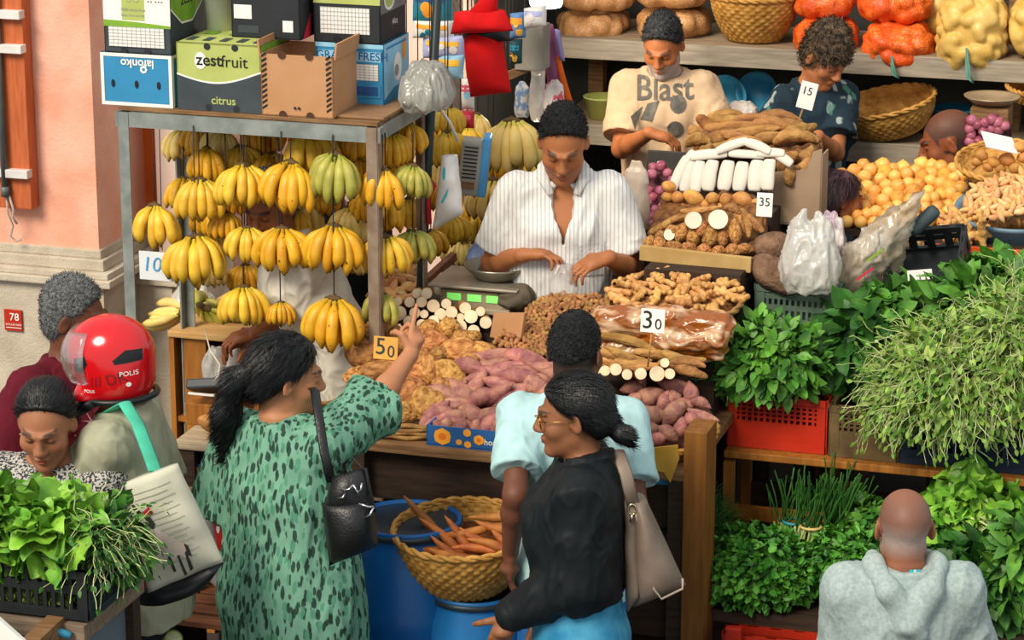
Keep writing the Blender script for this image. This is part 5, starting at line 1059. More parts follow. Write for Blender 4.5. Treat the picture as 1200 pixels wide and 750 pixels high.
# woven baskets
M_wick = mat('wicker', '#a8742c', col2='#cf9d4e', rough=.65, vs=30, bump=.2, bs=90); M_wick2 = mat('brown_wicker', '#7c5528', col2='#a97f45', rough=.7, vs=30, bump=.2, bs=90)
def basket(name, R0, R1, h, label, loc, rot=(0, 0, 0), m=None, rows=None, stakes=26, amp=.005, sx=1, sy=1, cat='basket', group=None):
    m = m or M_wick; rows = rows or max(4, int(h / .016)); seg = stakes * 4; V = []; F = []; sub = 4; n = rows * sub
    for i in range(n + 1):
        t = i / n; r = R1 + (R0 - R1) * math.sin(t * math.pi / 2) ** .8; row = int(t * rows * .999); e = abs(math.sin(t * rows * math.pi)) ** .6
        for k in range(seg):
            a = 6.2832 * k / seg; rr = r + amp * e * math.sin(k * math.pi / 2 * 1.0 + math.pi * (row % 2) * 1.0 + .78) + amp * .4 * e; V.append((rr * math.cos(a) * sx, rr * math.sin(a) * sy, h * t))
    for i in range(n):
        for k in range(seg): F.append((i * seg + k, i * seg + (k + 1) % seg, (i + 1) * seg + (k + 1) % seg, (i + 1) * seg + k))
    r = empty(name, loc, 0, label, cat, group, rot)
    mb = MB(); mb.add(V, F, 0, True); b2 = [((R1 - .008) * math.cos(6.2832 * k / 40) * sx, (R1 - .008) * math.sin(6.2832 * k / 40) * sy, .006) for k in range(40)]; mb.add(b2, [tuple(range(40))]); o = mb.build('basket_wall', m, r); md = o.modifiers.new('thick', 'SOLIDIFY'); md.thickness = .007; md.offset = -1
    rim = MB()
    for j in range(2):
        pts = [((R0 + .004 + .004 * math.sin(14 * a + j * 3.14)) * math.cos(a) * sx, (R0 + .004 + .004 * math.sin(14 * a + j * 3.14)) * math.sin(a) * sy, h + .006 * math.cos(14 * a + j * 3.14)) for a in [6.2832 * k / 120 for k in range(121)]]; rim.tube(pts, .0075, 6, cap=False)
    rim.build('rim', m, r); return r
p_ = PB(792, 346, 8.74); basket('round_basket', .228, .16, .06, 'wide shallow basket of ginger below the yams', p_ - ZX * .065, (math.radians(9), 0, ROT), M_wick2, stakes=30)
Rg = Matrix.Rotation(ROT, 3, 'Z') @ Matrix.Rotation(math.radians(9), 3, 'X')
rr = random.Random(4); pts = []
bedm = MB(); bedm.lathe([(.001, .022), (.10, .018), (.17, .006), (.205, -.012), (.19, -.05), (.001, -.055)], seg=30); tag(bedm.build('ginger_heap', mat('packed_ginger', '#6b4522', col2='#a5733f', rough=.85, vs=60, bump=.9, bs=50), None, p_ - ZX * .01, (math.radians(9), 0, ROT)), 'packed ginger below the top pieces in the wide basket', 'ginger', None, 'stuff')
while len(pts) < 46:
    a, q = rr.uniform(0, 6.28), .205 * math.sqrt(rr.random()); x, y = q * math.cos(a), q * math.sin(a)
    if all((x - c) ** 2 + (y - d) ** 2 > .040 ** 2 for c, d in pts) or rr.random() < .01: pts.append((x, y))
for x, y in pts:
    o = link('ginger', PR['ginger'][rr.randrange(5)], None, None, p_ + Rg @ Vector((x, y, .028 - .55 * (x * x + y * y))), (rr.uniform(-.4, .4), rr.uniform(-.4, .4), rr.uniform(0, 6.28))); k = rr.uniform(.55, .8); o.scale = (k, k, k * 1.1); tag(o, 'knobbly ginger piece in the wide shallow basket', 'ginger', 'ginger pieces in the wide shallow basket')
# yam tier, potatoes, peeled white roots, bark-brown roots
G = 'yams in the tier above the ginger basket'
for x, y, w, h in ((762, 285, 18, 16), (772.7, 287, 18, 17), (789, 288.7, 21, 17), (807, 291, 20, 17), (825, 294, 19, 16), (842, 295, 18, 15), (859, 294, 20, 17), (872, 290, 16, 14)): item('yam', x, y, 9.0, w, h, random.uniform(-15, 15), 'round brown yam in the front row of the tier above the ginger', 'yam', 'yams in the front row above the ginger')
for x, y, w, h, a in ((811, 279, 24, 19, 85), (831, 277, 27, 21, 88), (849, 278, 25, 15, 85), (862, 272, 32, 16, 100), (799, 272, 26, 15, 70), (776, 277, 18, 14, 0), (788, 270, 20, 14, 20), (822, 268, 20, 16, 60)): item('yam', x, y, 9.06, w, h, a, 'upright brown yam behind the front row of the tier', 'yam', G)
for x, y, d in ((813, 258, 20), (842, 257, 23), (784, 275, 13)): item('cut', x, y, 9.04, d, None, 0, 'cut yam showing its white face among the brown yams', 'cut yam', 'cut yams in the tier', end=True)
for x, y, w, h, a in ((790, 260, 34, 12, 25), (822, 245, 52, 9, 10), (858, 247, 22, 12, -20), (873, 262, 38, 13, -70), (867, 258, 34, 12, -65), (772, 268, 30, 11, 35), (800, 255, 30, 11, 20), (885, 262, 30, 13, -40), (832, 262, 20, 12, 70), (780, 266, 30, 10, 30)): item('cassava', x, y, 9.12, w, h, a, 'slender brown root among the yams of the tier', 'root', 'slender roots lying in the yam tier')
for x, y, w, h in ((782, 231, 15, 13), (794, 231, 17, 15), (813, 231, 27, 18), (835, 233, 18, 15), (851, 234, 16, 16), (870, 234, 26, 18), (785, 245, 17, 16), (799, 245, 16, 14), (812, 243, 14, 11), (784, 218, 18, 14), (873, 250, 19, 13), (884, 257, 20, 13), (886, 238, 14, 13), (826, 240, 16, 12), (845, 243, 16, 11)): item('potato', x, y, 9.36, w, h, random.uniform(-25, 25), 'brown potato in the row below the peeled white roots', 'potato', 'potatoes below the peeled white roots')
for x, y, w, h, a in ((797, 203, 44, 12, 72), (806, 207, 38, 14, 84), (818, 207, 38, 14, 88), (833, 206, 38, 16, 87), (851, 206, 37, 16, 86), (868, 207, 36, 16, 88), (886, 206, 38, 16, 90), (901, 205, 38, 16, 92)): item('slab', x, y, 9.62, w, h * 1.14, a, 'peeled white root standing upright in the row', 'peeled root', 'peeled white roots standing in a row')
for x, y, w, h, a in ((830, 182, 46, 13, 10), (858, 171, 40, 11, 24), (875, 181, 44, 11, 0), (888, 172, 34, 12, -18), (903, 180, 34, 12, 4), (806, 186, 24, 10, 60), (918, 186, 26, 12, -30)): item('slab', x, y, 9.7, w, h, a, 'peeled white root lying across the top of the white row', 'peeled root', 'peeled white roots lying on top')
G = 'brown roots piled in front of the cream-shirted man'
for x, y, w, h, a in ((855, 148, 66, 15, 5), (845, 160, 44, 16, 20), (880, 156, 76, 14, 10), (905, 150, 54, 16, -5), (925, 149, 48, 16, 5), (865, 141, 70, 12, 3), (820, 156, 30, 15, -20), (818, 167, 32, 15, 10), (838, 171, 38, 14, 15), (900, 167, 64, 14, 12), (930, 165, 50, 16, 8), (940, 180, 32, 17, 40), (925, 191, 34, 17, 60), (945, 161, 32, 15, -10), (890, 143, 60, 13, 0), (915, 139, 52, 12, -4), (850, 136, 44, 12, 8), (830, 146, 34, 14, -30), (872, 168, 46, 12, 8), (930, 206, 28, 15, 70), (942, 195, 26, 14, 60), (938, 150, 40, 14, 15), (822, 175, 30, 14, 30), (868, 160, 50, 13, -8)): item('cassava', x, y, 9.98 + (175 - y) * .008, w, h * 1.2, a, 'bark-brown root in the pile in front of the cream-shirted man', 'root', G, tilt=random.uniform(-.3, .3))
cb_ = empty('cardboard_box', ST(uo(925, 262, 9.72), 9.72, PB(925, 262, 9.72).z), ROT, 'cardboard box side standing right of the peeled white roots', 'cardboard box')
s_ = scl(PB(930, 220, 9.72)); fm = MB(); fm.prism([(-26 / s_, 0), (37 / s_, 0), (36 / s_, 92 / s_), (26 / s_, 88 / s_), (18 / s_, 66 / s_), (-26 / s_, 60 / s_)], (0, 0, 0), (1, 0, 0), (0, 0, 1), -.006); M_cg = mat('greyed_cardboard', '#93795f', col2='#a68d74', rough=.85, vs=4); fm.build('front_panel', M_cg, cb_)
MB().box((36 / s_, .06, 42 / s_), (.006, .12, 84 / s_)).build('side_panel', M_cg, cb_); MB().box((0, .06, 0), (64 / s_, .12, .008)).build('base', M_cg, cb_)
for x, y, w, h, v, lab in ((905, 287, 46, 36, 0, 'rough dark brown yam, upper of the two at the end of the tier'), (906, 316, 58, 40, 1, 'large cut dark yam, lower of the two beside the white plastic bag')): item('big', x, y, 8.98 if v else 9.05, w, h, -20 if v else 15, lab, 'yam', var=v)
tf = MB(); tf.box((0, 0, 0), (.40, .02, .055), bev=.004); tag(tf.build('kraft_tray', mat('kraft_paper', '#a5834a', col2='#bd9c63', rough=.8, vs=7), None, PB(815, 303, 8.96), (0, .03, ROT - .03)), 'kraft paper front edge of the yam tier', 'tray')
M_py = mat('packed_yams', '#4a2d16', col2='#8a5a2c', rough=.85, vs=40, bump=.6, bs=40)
bed('yam_heap', [(757, 293), (757, 268), (778, 226), (892, 226), (892, 294)], lambda y: 9.02 + (292 - y) * .0055, M_py, 'packed yams below the top layer of the tier', 'yams', .03, .03)
bed('root_heap', [(808, 180), (830, 140), (900, 134), (945, 145), (962, 165), (935, 208), (922, 190), (880, 164)], lambda y: 10.0 + (175 - y) * .008, M_py, 'packed brown roots below the top of the pile', 'roots', .02, .02)
# red onions and yellow onions
for x, y in scatter([(752, 200), (775, 192), (792, 215), (782, 250), (786, 292), (768, 300), (748, 262)], 26, 9.5, 8): item('shallot', x, y, 9.45 + (300 - y) * .003, random.uniform(11, 14), None, 0, 'small red onion in the strip beside the yams', 'red onion', 'red onions beside the yams')
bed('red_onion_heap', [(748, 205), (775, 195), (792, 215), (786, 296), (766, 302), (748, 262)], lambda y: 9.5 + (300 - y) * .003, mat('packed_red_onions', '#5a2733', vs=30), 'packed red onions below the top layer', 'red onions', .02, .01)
poly = [(985, 262), (985, 205), (1010, 192), (1110, 192), (1132, 205), (1118, 262)]; bo_ = lambda y: 10.05 + (265 - y) * .009
bed('onion_heap', poly, bo_, mat('packed_onions', '#9c6421', col2='#d59a4b', vs=25), 'packed yellow onions below the top layer', 'onions', .02, .01)
for x, y in scatter(poly, 78, 10.5, 9): item('onion', x, y, bo_(y) - .02, random.uniform(15, 19), None, 0, 'yellow onion in the bank right of the dark-haired girl', 'onion', 'yellow onions in the bank right of the girl')
os_ = slope('sloping board under the bank of yellow onions', 980, 1135, 268, 192, bo_, M_wood_d, .06, zb=PB(1060, 272, 10.05).z - .028)
# basket of lumpy sweet potatoes at the right end of the counter
p_ = PB(768, 500, 8.24); basket('round_basket', .20, .14, .07, 'golden shallow basket of large sweet potatoes at the right end of the counter', p_ - ZX * .075, (math.radians(6), 0, ROT), M_wick)
bedm = MB(); bedm.lathe([(.001, .05), (.10, .04), (.16, .02), (.185, -.01), (.16, -.05), (.001, -.055)], seg=24); tag(bedm.build('sweet_potato_heap', SPm, None, p_ + VX * .03, (math.radians(22), 0, ROT)), 'packed sweet potatoes below the top ones in the golden basket', 'sweet potatoes', None, 'stuff')
for x, y, w, h, a in ((740, 456, 26, 16, 10), (762, 461, 34, 25, 10), (793, 452, 46, 19, -8), (811, 462, 30, 18, -70), (786, 467, 24, 19, 20), (757, 479, 26, 17, 0), (779, 472, 28, 16, 80), (765, 489, 30, 23, 20), (790, 485, 36, 23, 55), (762, 502, 24, 18, 0), (770, 514, 21, 16, 10), (783, 508, 27, 17, -30), (797, 501, 24, 17, 80), (811, 494, 22, 17, 20), (824, 486, 38, 15, -15), (820, 475, 26, 13, -10), (750, 448, 22, 14, 80), (800, 474, 26, 18, 0), (742, 470, 26, 18, 40), (746, 492, 26, 18, 60), (752, 512, 24, 16, -10), (735, 484, 24, 16, 0)): item('sweet_potato', x, y, 8.1 + (514 - y) * .004, w * 1.12, h * 1.05, a, 'plump pink sweet potato in the golden basket right of the blue-shirted man', 'sweet potato', 'plump sweet potatoes in the golden basket')
# shallow woven tray under the yams
tr_.location = ST(uo(458, 500, 8.16), 8.16, ZC + .012)
V = MB()
for i in range(4): V.tube([(.26 * math.cos(a) , .13 * math.sin(a), .012 * i + .004 * math.sin(12 * a + i * 3.1)) for a in [6.2832 * k / 80 for k in range(81)]], .009, 6, cap=False)
V.build('woven_rim', M_wick2, tr_); MB().lathe([(.001, 0), (.25, 0), (.25, -.01), (.001, -.01)], seg=40, sy=.5).build('tray_floor', M_wick2, tr_)
# printed blue boxes
def honey(label, px0, px1, py, b, h, z=None, depth=.28, name='fruit_box'):
    u0, u1 = uo(px0, py, b), uo(px1, py, b); w = u1 - u0; z = z if z is not None else PB(px0, py, b).z; r = empty(name, ST((u0 + u1) / 2, b, z), ROT, label, 'box'); m = [mat('print_blue', '#235a94', rough=.6), M_or, M_whitek, mat('print_dark_orange', '#d9701c', rough=.6), M_cw]
    q = MB()
    for y in (.003, depth - .003): q.box((0, y, h / 2), (w, .006, h))
    for sx in (-1, 1): q.box((sx * (w / 2 - .003), depth / 2, h / 2), (.006, depth, h))
    q.box((0, depth / 2, .003), (w, depth, .006)).build('box_body', m, r); L = -w / 2
    dm = lambda x, y, s_, mi=1: shp([(L + x, y - s_), (L + x + s_ * .85, y - s_ * .6), (L + x + s_, y), (L + x + s_ * .85, y + s_ * .6), (L + x, y + s_), (L + x - s_ * .85, y + s_ * .6), (L + x - s_, y), (L + x - s_ * .85, y - s_ * .6)], mi)
    decal('front_print', [dm(.055, h * .5, h * .43), dm(.055, h * .5, h * .2, 3), dm(.112, h * .3, h * .15), dm(.14, h * .8, h * .2), dm(.142, h * .22, h * .18), dm(.18, h * .5, h * .26), dm(.18, h * .5, h * .1, 3), txt('honey drops', L + .27, h * .42, h * .42, 2, .01), txt('sweet as sugar', L + .27, h * .78, h * .16, 2), rect(-w / 2, 0, w / 2, h * .06, 0)], m, r, (0, 0, 0), (1, 0, 0), (0, 0, 1)); return r
honey('blue box with orange diamonds under the sweet potatoes on the counter', 500, 640, 527, 8.02, .068, z=ZC)
honey('blue box with orange discs on the shelf of the bleached side table', 212, 300, 560, 8.33, .075, z=ZL - .165)
# price cards
def card(label, px, py, w, h, b, lines, stick=None, m=None, ink=None, tilt=0):
    p = PB(px, py, b); s = scl(p); r = empty('price_card', p, ROT, label, 'price card', rot=(-.15, tilt, ROT)); MB().box((0, 0, 0), (w / s, .003, h / s), bev=.001).build('card', m or M_whitek, r)
    decal('figures', [txt(t, x / s, y / s, z / s, 0, .0) for t, x, y, z in lines], ink or M_blackk, r, (0, -.0017, 0), (1, 0, 0), (0, 0, 1))
    if stick: MB().tube([(0, .006, 0), ((stick[0] - px) / s, .02, (py - stick[1]) / s)], .0035, 6).build('stick', M_cas, r)
    return r
card('white price card reading 30 on a stick above the cut root ends', 765, 376, 29, 28, 8.22, [('3', -6, 0, 30), ('0', 7, -4, 18)], (760, 432))
card('yellowed price card reading 50 on the yam heap', 452, 408, 30, 27, 8.36, [('5', -6, 1, 28), ('0', 7, -4, 20)], (450, 440), mat('yellow_card', '#d8a24a', rough=.6, var=.08), mat('dark_teal_ink', '#22343a'))
card('white price card reading 35 at the right end of the yam tier', 896, 240, 19, 28, 9.2, [('35', 0, 3, 14)], (897, 270)); card('pair of white price cards on a stick in front of the boy', 946, 112, 20, 32, 10.45, [('15', -1, 5, 13)], (940, 176), tilt=.2)
# scale
s_ = scl(PB(560, 350, 8.82)); q = PB(556, 366, 8.8); sc2 = empty('weighing_scale', q, ROT, 'digital weighing scale with three green displays and a steel pan', 'scale'); M_beige = mat('beige_scale_plastic', '#9c8d77', rough=.5)
bd = MB(); bd.prism([(-.13, 0), (.13, 0), (.125, .075), (-.125, .075)], (0, 0, 0), (1, 0, 0), (0, 0, 1), -.24); bd.box((0, -.012, .012), (.27, .03, .02), bev=.004); bd.build('scale_body', M_beige, sc2)
MB().box((0, .11, .092), (.33, .27, .012), bev=.005).build('platform', mat('steel_plate', '#a59c8c', metal=.5, rough=.4), sc2)
for x in (-.075, 0, .07): MB().box((x, -.001, .052), (.052, .006, .026), bev=.002).build('display', mat('green_display', '#7fe06a', emit=.55, var=.05), sc2)
MB().lathe([(.001, .102), (.075, .102), (.085, .108), (.118, .140), (.122, .150), (.116, .150), (.08, .112), (.001, .108)], (.05, .12, 0), 36).build('pan', mat('steel_pan', '#8f8a7c', metal=.75, rough=.35), sc2)
hh = q.z - ZC; MB().box((0, .09, -hh / 2), (.26, .15, hh - .002)).build('foot_block', M_wood_d, sc2)
# supporting trays beside the scale
o = MB(); o.prism([(0, 0), (.15, .02), (.17, .12), (.02, .09)], (0, 0, 0), (1, 0, 0), (0, 0, 1), -.012); tag(o.build('carton_flap', M_card, None, PB(574, 395, 8.6), (.0, 0, ROT - .5)), 'brown carton flap between the cut roots and the groundnuts', 'carton flap')
S = SDF((-.09, -.07, -.06), (.09, .07, .07), .005); S.ell((0, 0, 0), (.065, .045, .04), .02); S.ell((.02, 0, .02), (.04, .04, .03), .02); me = S.mesh('cloth_bundle', 1); wrinkle(me, .008, (20, 20, 20), 1); tag(link('cloth_bundle', me, cloth('grey_olive_cloth', '#5c5446'), None, PB(604, 350, 8.82)), 'grey-olive cloth bundle at the right end of the weighing scale', 'cloth')
# ------------------------------------------------------------------ greens
def leafmat(n, c1, c2, rough=.5): return mat(n, c1, col2=c2, rough=rough, vs=14, attr='Col', spec=.35)
M_lf = leafmat('fresh_green_leaf', '#2c5f1c', '#588a30'); M_lfd = leafmat('dark_green_leaf', '#1e4717', '#386a26'); M_lfy = leafmat('yellow_green_leaf', '#6f8a35', '#97aa5c'); M_let = leafmat('lettuce_leaf', '#4c8524', '#7eae40', .4); M_stem = leafmat('pale_green_stem', '#9db06a', '#c3cb98')
M_par = leafmat('parsley_leaf', '#28601a', '#4f8a2c')
class Greens:
    def __init__(s, seed): s.V = []; s.F = []; s.mi = []; s.C = []; s.r = random.Random(seed)
    def quadstrip(s, P, mi, col):
        """P: rows of points"""
        n = len(s.V); m = len(P[0])
        for row in P:
            for p in row: s.V.append(p); s.C.append(col)
        for i in range(len(P) - 1):
            for j in range(m - 1): a = n + i * m + j; s.F.append((a, a + 1, a + m + 1, a + m)); s.mi.append(mi)
    def leaf(s, p, d, up, L, w, mi, droop=.4, curl=.25, rows=5, ruffle=0, col=None, shape=.75):
        r = s.r; d = d.normalized(); x = d.cross(up)
        if x.length < .01: x = d.cross(Vector((1, 0, .3)))
        x.normalize(); c = col if col is not None else r.uniform(.7, 1.25); col = (c * r.uniform(.9, 1.12), c, c * r.uniform(.8, 1.1)); P = []; q = p.copy(); n = x.cross(d); m = 5 if ruffle else 3; ph = r.uniform(0, 6)
        for i in range(rows):
            t = i / (rows - 1); ww = w * (math.sin(math.pi * min(1, .06 + t ** shape * .93)) ** .8 + .02) * .5; row = []
            for j in range(m):
                u = (j / (m - 1) - .5) * 2; e = x * (u * ww) + n * (abs(u) * ww * curl)
                if ruffle: e += n * (math.sin(ph + t * 11 + u * 3) * ruffle * abs(u) * w)
                row.append(q + e)
            P.append(row); d = (d - Vector((0, 0, 1)) * (droop / rows)).normalized(); n = x.cross(d); q = q + d * (L / (rows - 1))
        s.quadstrip(P, mi, col)
    def stalk(s, p, d, L, w, mi, droop=.5, seg=5, wob=.25, col=None):
        r = s.r; d = d.normalized(); pts = []; q = p.copy(); c = col or r.uniform(.75, 1.2)
        for i in range(seg): pts.append(q); d = (d + Vector((r.uniform(-wob, wob), r.uniform(-wob, wob), r.uniform(-wob, wob))) - Vector((0, 0, droop / seg))).normalized(); q = q + d * (L / (seg - 1))
        y = d.cross(Vector((.3, -.8, .5))).normalized() * w; z = d.cross(y).normalized() * w
        s.quadstrip([[a + y, a + z, a - y, a - z, a + y] for a in pts], mi, (c, c, c * .95)); return pts, d
    def build(s, name, mats, label, cat='greens', group=None):
        F = np.array(s.F); me = mesh_from(name, np.array([tuple(v) for v in s.V]), F); me.polygons.foreach_set('material_index', np.array(s.mi, np.int32)); C = np.array(s.C)
        paint(me, lambda co: C); return tag(link(name, me, mats), label, cat, group)
def mound(px, py, b, wpx, hpx, dep, kind, n, label, seed, mats, size=1.0, name='greens_bunch', group=None, cat='greens', full=False, back=.3):
    """a bunch heaped as an ellipsoid whose outline in the photo is wpx by hpx"""
    c = PB(px, py, b); s = scl(c); rx, rz = wpx / s / 2, hpx / s / 2; g = Greens(seed); r = g.r; up0 = ZX
    # inner core of packed leaves keeps the bunch closed
    for i in range(n):
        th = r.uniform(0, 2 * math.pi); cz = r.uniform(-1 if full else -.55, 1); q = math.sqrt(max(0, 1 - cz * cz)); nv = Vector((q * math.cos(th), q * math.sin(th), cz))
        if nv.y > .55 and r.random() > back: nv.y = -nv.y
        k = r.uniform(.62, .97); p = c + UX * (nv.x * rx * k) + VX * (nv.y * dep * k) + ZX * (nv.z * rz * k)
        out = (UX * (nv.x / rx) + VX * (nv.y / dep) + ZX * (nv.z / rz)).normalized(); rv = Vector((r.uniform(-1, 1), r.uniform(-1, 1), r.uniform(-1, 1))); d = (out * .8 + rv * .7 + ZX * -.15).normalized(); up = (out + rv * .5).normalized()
        sh = .75 + .5 * (k - .62) / .35  # tint falls with depth: shade inside the bunch put into the leaf colour
        if kind == 'broad': L = r.uniform(.045, .075) * size; g.leaf(p, d, up, L, L * r.uniform(.5, .7), 0, r.uniform(.2, .9), .25, col=sh * r.uniform(.75, 1.25))
        elif kind == 'big': L = r.uniform(.09, .15) * size; g.leaf(p, d, up, L, L * r.uniform(.45, .6), 0, r.uniform(.3, 1), .2, 7, .06, col=sh * r.uniform(.75, 1.25))
        elif kind == 'lettuce': L = r.uniform(.09, .14) * size; g.leaf(p, d, up, L, L * r.uniform(.8, 1.1), 0, r.uniform(.1, 1), .35, 8, .10, col=sh * r.uniform(.8, 1.25), shape=.55)
        elif kind == 'small':
            for a in (-.9, 0, .9):
                L = r.uniform(.018, .03) * size; dd = (d + up.cross(d) * a).normalized(); g.leaf(p, dd, up, L, L * .8, 0, .2, .2, 4, col=sh * r.uniform(.75, 1.25), shape=.55)
        elif kind == 'wiry':
            if r.random() < .42:
                pts, dd = g.stalk(p, d, r.uniform(.07, .18) * size, .0013, 1, r.uniform(.3, 1.8), 7, .5); g.leaf(pts[-1], dd, up, .024 * size, .013 * size, 2, .3)
                g.leaf(pts[3], (dd + rv * .8), up, .022 * size, .012 * size, r.choice((0, 2)), .3)
            else: L = r.uniform(.03, .07) * size; g.leaf(p, d, up, L, L * .38, r.choice((0, 2, 2)), r.uniform(.2, .9), .25, col=sh * r.uniform(.75, 1.2))
        elif kind == 'dill':
            for a in range(3): g.stalk(p, (d + Vector((r.uniform(-.5, .5), r.uniform(-.5, .5), r.uniform(-.2, .6)))), r.uniform(.03, .07) * size, .0011, 0, .3, 4, .25)
    S = SDF(c - Vector((rx + dep, rx + dep, rz * 1.2)), c + Vector((rx + dep, rx + dep, rz * 1.2)), .016); S.ell(c, (rx * .8, dep * .8, rz * .8), .01, 'u', Matrix.Rotation(ROT, 3, 'Z')); me = S.mesh('t')
    n0 = len(g.V); V = [v.co.copy() for v in me.vertices]; 
    for v in V: v += Vector((noise.noise(v * 40), noise.noise(v * 40 + Vector((5, 0, 0))), noise.noise(v * 40 + Vector((0, 5, 0))))) * .018
    g.V += V; g.C += [(.42, .45, .4)] * len(V); g.F += [tuple(n0 + i for i in p.vertices) for p in me.polygons]; g.mi += [0] * len(me.polygons); bpy.data.meshes.remove(me)  # core coloured dark to paint the shadow seen between the leaves
    return g.build(name, mats, label, cat, group)
M_lfm = leafmat('pea_shoot_leaf', '#4d7a26', '#86a84a'); GM, GD, GY, GL, GP = [M_lf, M_stem, M_lfd], [M_lfd, M_stem, M_lf], [M_lfy, M_stem, M_lfm], [M_let, M_stem, M_lf], [M_par, M_stem, M_lf]
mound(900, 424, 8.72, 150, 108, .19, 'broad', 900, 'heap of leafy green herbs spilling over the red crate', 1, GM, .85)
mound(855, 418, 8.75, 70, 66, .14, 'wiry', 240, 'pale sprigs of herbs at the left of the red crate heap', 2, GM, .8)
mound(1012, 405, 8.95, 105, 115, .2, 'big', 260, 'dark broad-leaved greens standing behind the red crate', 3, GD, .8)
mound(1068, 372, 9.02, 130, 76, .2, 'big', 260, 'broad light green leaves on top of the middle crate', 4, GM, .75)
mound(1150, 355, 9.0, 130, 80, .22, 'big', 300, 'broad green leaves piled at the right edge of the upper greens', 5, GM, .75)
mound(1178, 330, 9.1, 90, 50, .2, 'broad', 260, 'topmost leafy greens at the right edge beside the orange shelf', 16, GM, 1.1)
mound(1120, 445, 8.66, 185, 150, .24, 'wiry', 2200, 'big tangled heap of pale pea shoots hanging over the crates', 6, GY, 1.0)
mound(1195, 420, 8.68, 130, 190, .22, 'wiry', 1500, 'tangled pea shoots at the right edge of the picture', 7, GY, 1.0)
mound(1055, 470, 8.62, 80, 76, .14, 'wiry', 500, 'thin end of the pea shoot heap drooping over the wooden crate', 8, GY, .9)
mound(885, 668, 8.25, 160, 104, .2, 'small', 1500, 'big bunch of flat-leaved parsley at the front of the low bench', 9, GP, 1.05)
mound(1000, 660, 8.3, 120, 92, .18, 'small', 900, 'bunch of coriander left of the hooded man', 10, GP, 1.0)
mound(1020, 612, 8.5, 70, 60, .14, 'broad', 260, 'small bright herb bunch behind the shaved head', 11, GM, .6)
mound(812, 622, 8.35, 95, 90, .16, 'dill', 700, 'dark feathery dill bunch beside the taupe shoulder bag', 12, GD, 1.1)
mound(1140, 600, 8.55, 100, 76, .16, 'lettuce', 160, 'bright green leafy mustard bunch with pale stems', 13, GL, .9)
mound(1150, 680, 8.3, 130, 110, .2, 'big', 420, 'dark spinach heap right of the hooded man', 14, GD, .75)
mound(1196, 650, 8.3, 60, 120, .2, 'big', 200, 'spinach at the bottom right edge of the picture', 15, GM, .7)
g = Greens(31)
for i in range(26):
    p = PB(1150 + g.r.uniform(-14, 30), 632 + g.r.uniform(-10, 10), 8.36); g.stalk(p, -UX * 1.0 + ZX * .55 + VX * .1, .10, .004, 1, .2, 4, .08)
g.build('mustard_stems', [M_let, M_stem], 'pale cut stems of the mustard bunch', 'greens')
for j, (px, py, b, n, tie, lab) in enumerate(((925, 634, 8.42, 30, '#2f9aa8', 'spring onion bunch tied with a blue band, leftmost'), (945, 640, 8.38, 26, '#c9b06a', 'spring onion bunch tied with straw in the middle'), (968, 640, 8.42, 34, '#c9b06a', 'spring onion bunch with its white roots fanned out, right'), (985, 625, 8.5, 24, '#c9b06a', 'rear spring onion bunch against the dark shelf'))):
    g = Greens(40 + j); p = PB(px, py, b)
    for i in range(n):
        q = p + UX * g.r.uniform(-.04, .04) + VX * g.r.uniform(-.03, .03); d = ZX + UX * (g.r.uniform(-.35, .35) + .12) + VX * g.r.uniform(-.2, .3); pts, dd = g.stalk(q, d, .07, .004, 1, 0, 3, .03, 1.25); g.stalk(pts[-1], dd, g.r.uniform(.12, .2), .0028, 0, g.r.uniform(-.1, .25), 6, .10)
    t = MB().tube([p + ZX * .07 + UX * (.035 * math.cos(a) + .012) + VX * .03 * math.sin(a) for a in [6.2832 * k / 12 for k in range(13)]], .005, 6, cap=False); o = g.build('spring_onion_bunch', [M_lfd, M_stem], lab, 'spring onions'); t.build('tie', mat('tie' + tie, tie), o)
# ------------------------------------------------------------------ crates and benches on the right
def crate(label, px0, px1, py1, h, b, depth, m, nx=10, nz=4, z=None, solid=.3, rot=None, handle=False, name='plastic_crate', loc=None, w=None):
    if w is None: u0, u1 = uo(px0, py1, b), uo(px1, py1, b); w = u1 - u0; loc = ST((u0 + u1) / 2, b + depth / 2, z if z is not None else PB((px0 + px1) / 2, py1, b).z)
    r = empty(name, loc, ROT, label, 'crate', rot=rot)
    def panel(L, ax, y):
        q = MB(); P = (lambda a, z_, da, dz, t=.008: q.box((a, y, z_), (da, t, dz)) if ax == 'x' else q.box((y, a, z_), (t, da, dz)))
        P(0, .012, L, .024, .014); P(0, h - .012, L, .024, .018); P(-L / 2 + .015, h / 2, .03, h, .012); P(L / 2 - .015, h / 2, .03, h, .012)
        z0 = .02 + solid * h * .5
        if solid: P(0, z0 / 2, L, z0)
        for i in range(1, nx): P(-L / 2 + L * i / nx, h / 2, L / nx * .45, h, .007)
        for k in range(1, nz): P(0, z0 + (h - z0) * k / nz, L, (h - z0) / nz * .45, .006)
        return q
    panel(w, 'x', -depth / 2).build('side_panel', m, r); panel(w, 'x', depth / 2).build('side_panel', m, r); panel(depth, 'y', -w / 2).build('end_panel', m, r); panel(depth, 'y', w / 2).build('end_panel', m, r)
    MB().box((0, 0, .006), (w, depth, .012)).build('base', m, r); return r
zs_ = PB(1000, 540, 8.62).z
psh = empty('produce_bench', ST(uo(1040, 540, 8.62), 8.62, 0), ROT, 'long dark wooden bench carrying the crates of greens', 'bench'); wl_ = uo(1290, 540, 8.62) - uo(849, 540, 8.62); x0_ = uo(849, 540, 8.62) - psh.location.dot(UX)
MB().box((x0_ + wl_ / 2, .145, zs_ - .015), (wl_, .32, .026), bev=.004).build('top', M_wood_o, psh)
MB().box((x0_ + wl_ / 2, .05, zs_ - .24), (wl_, .03, .045)).build('rail', M_wood_o, psh)
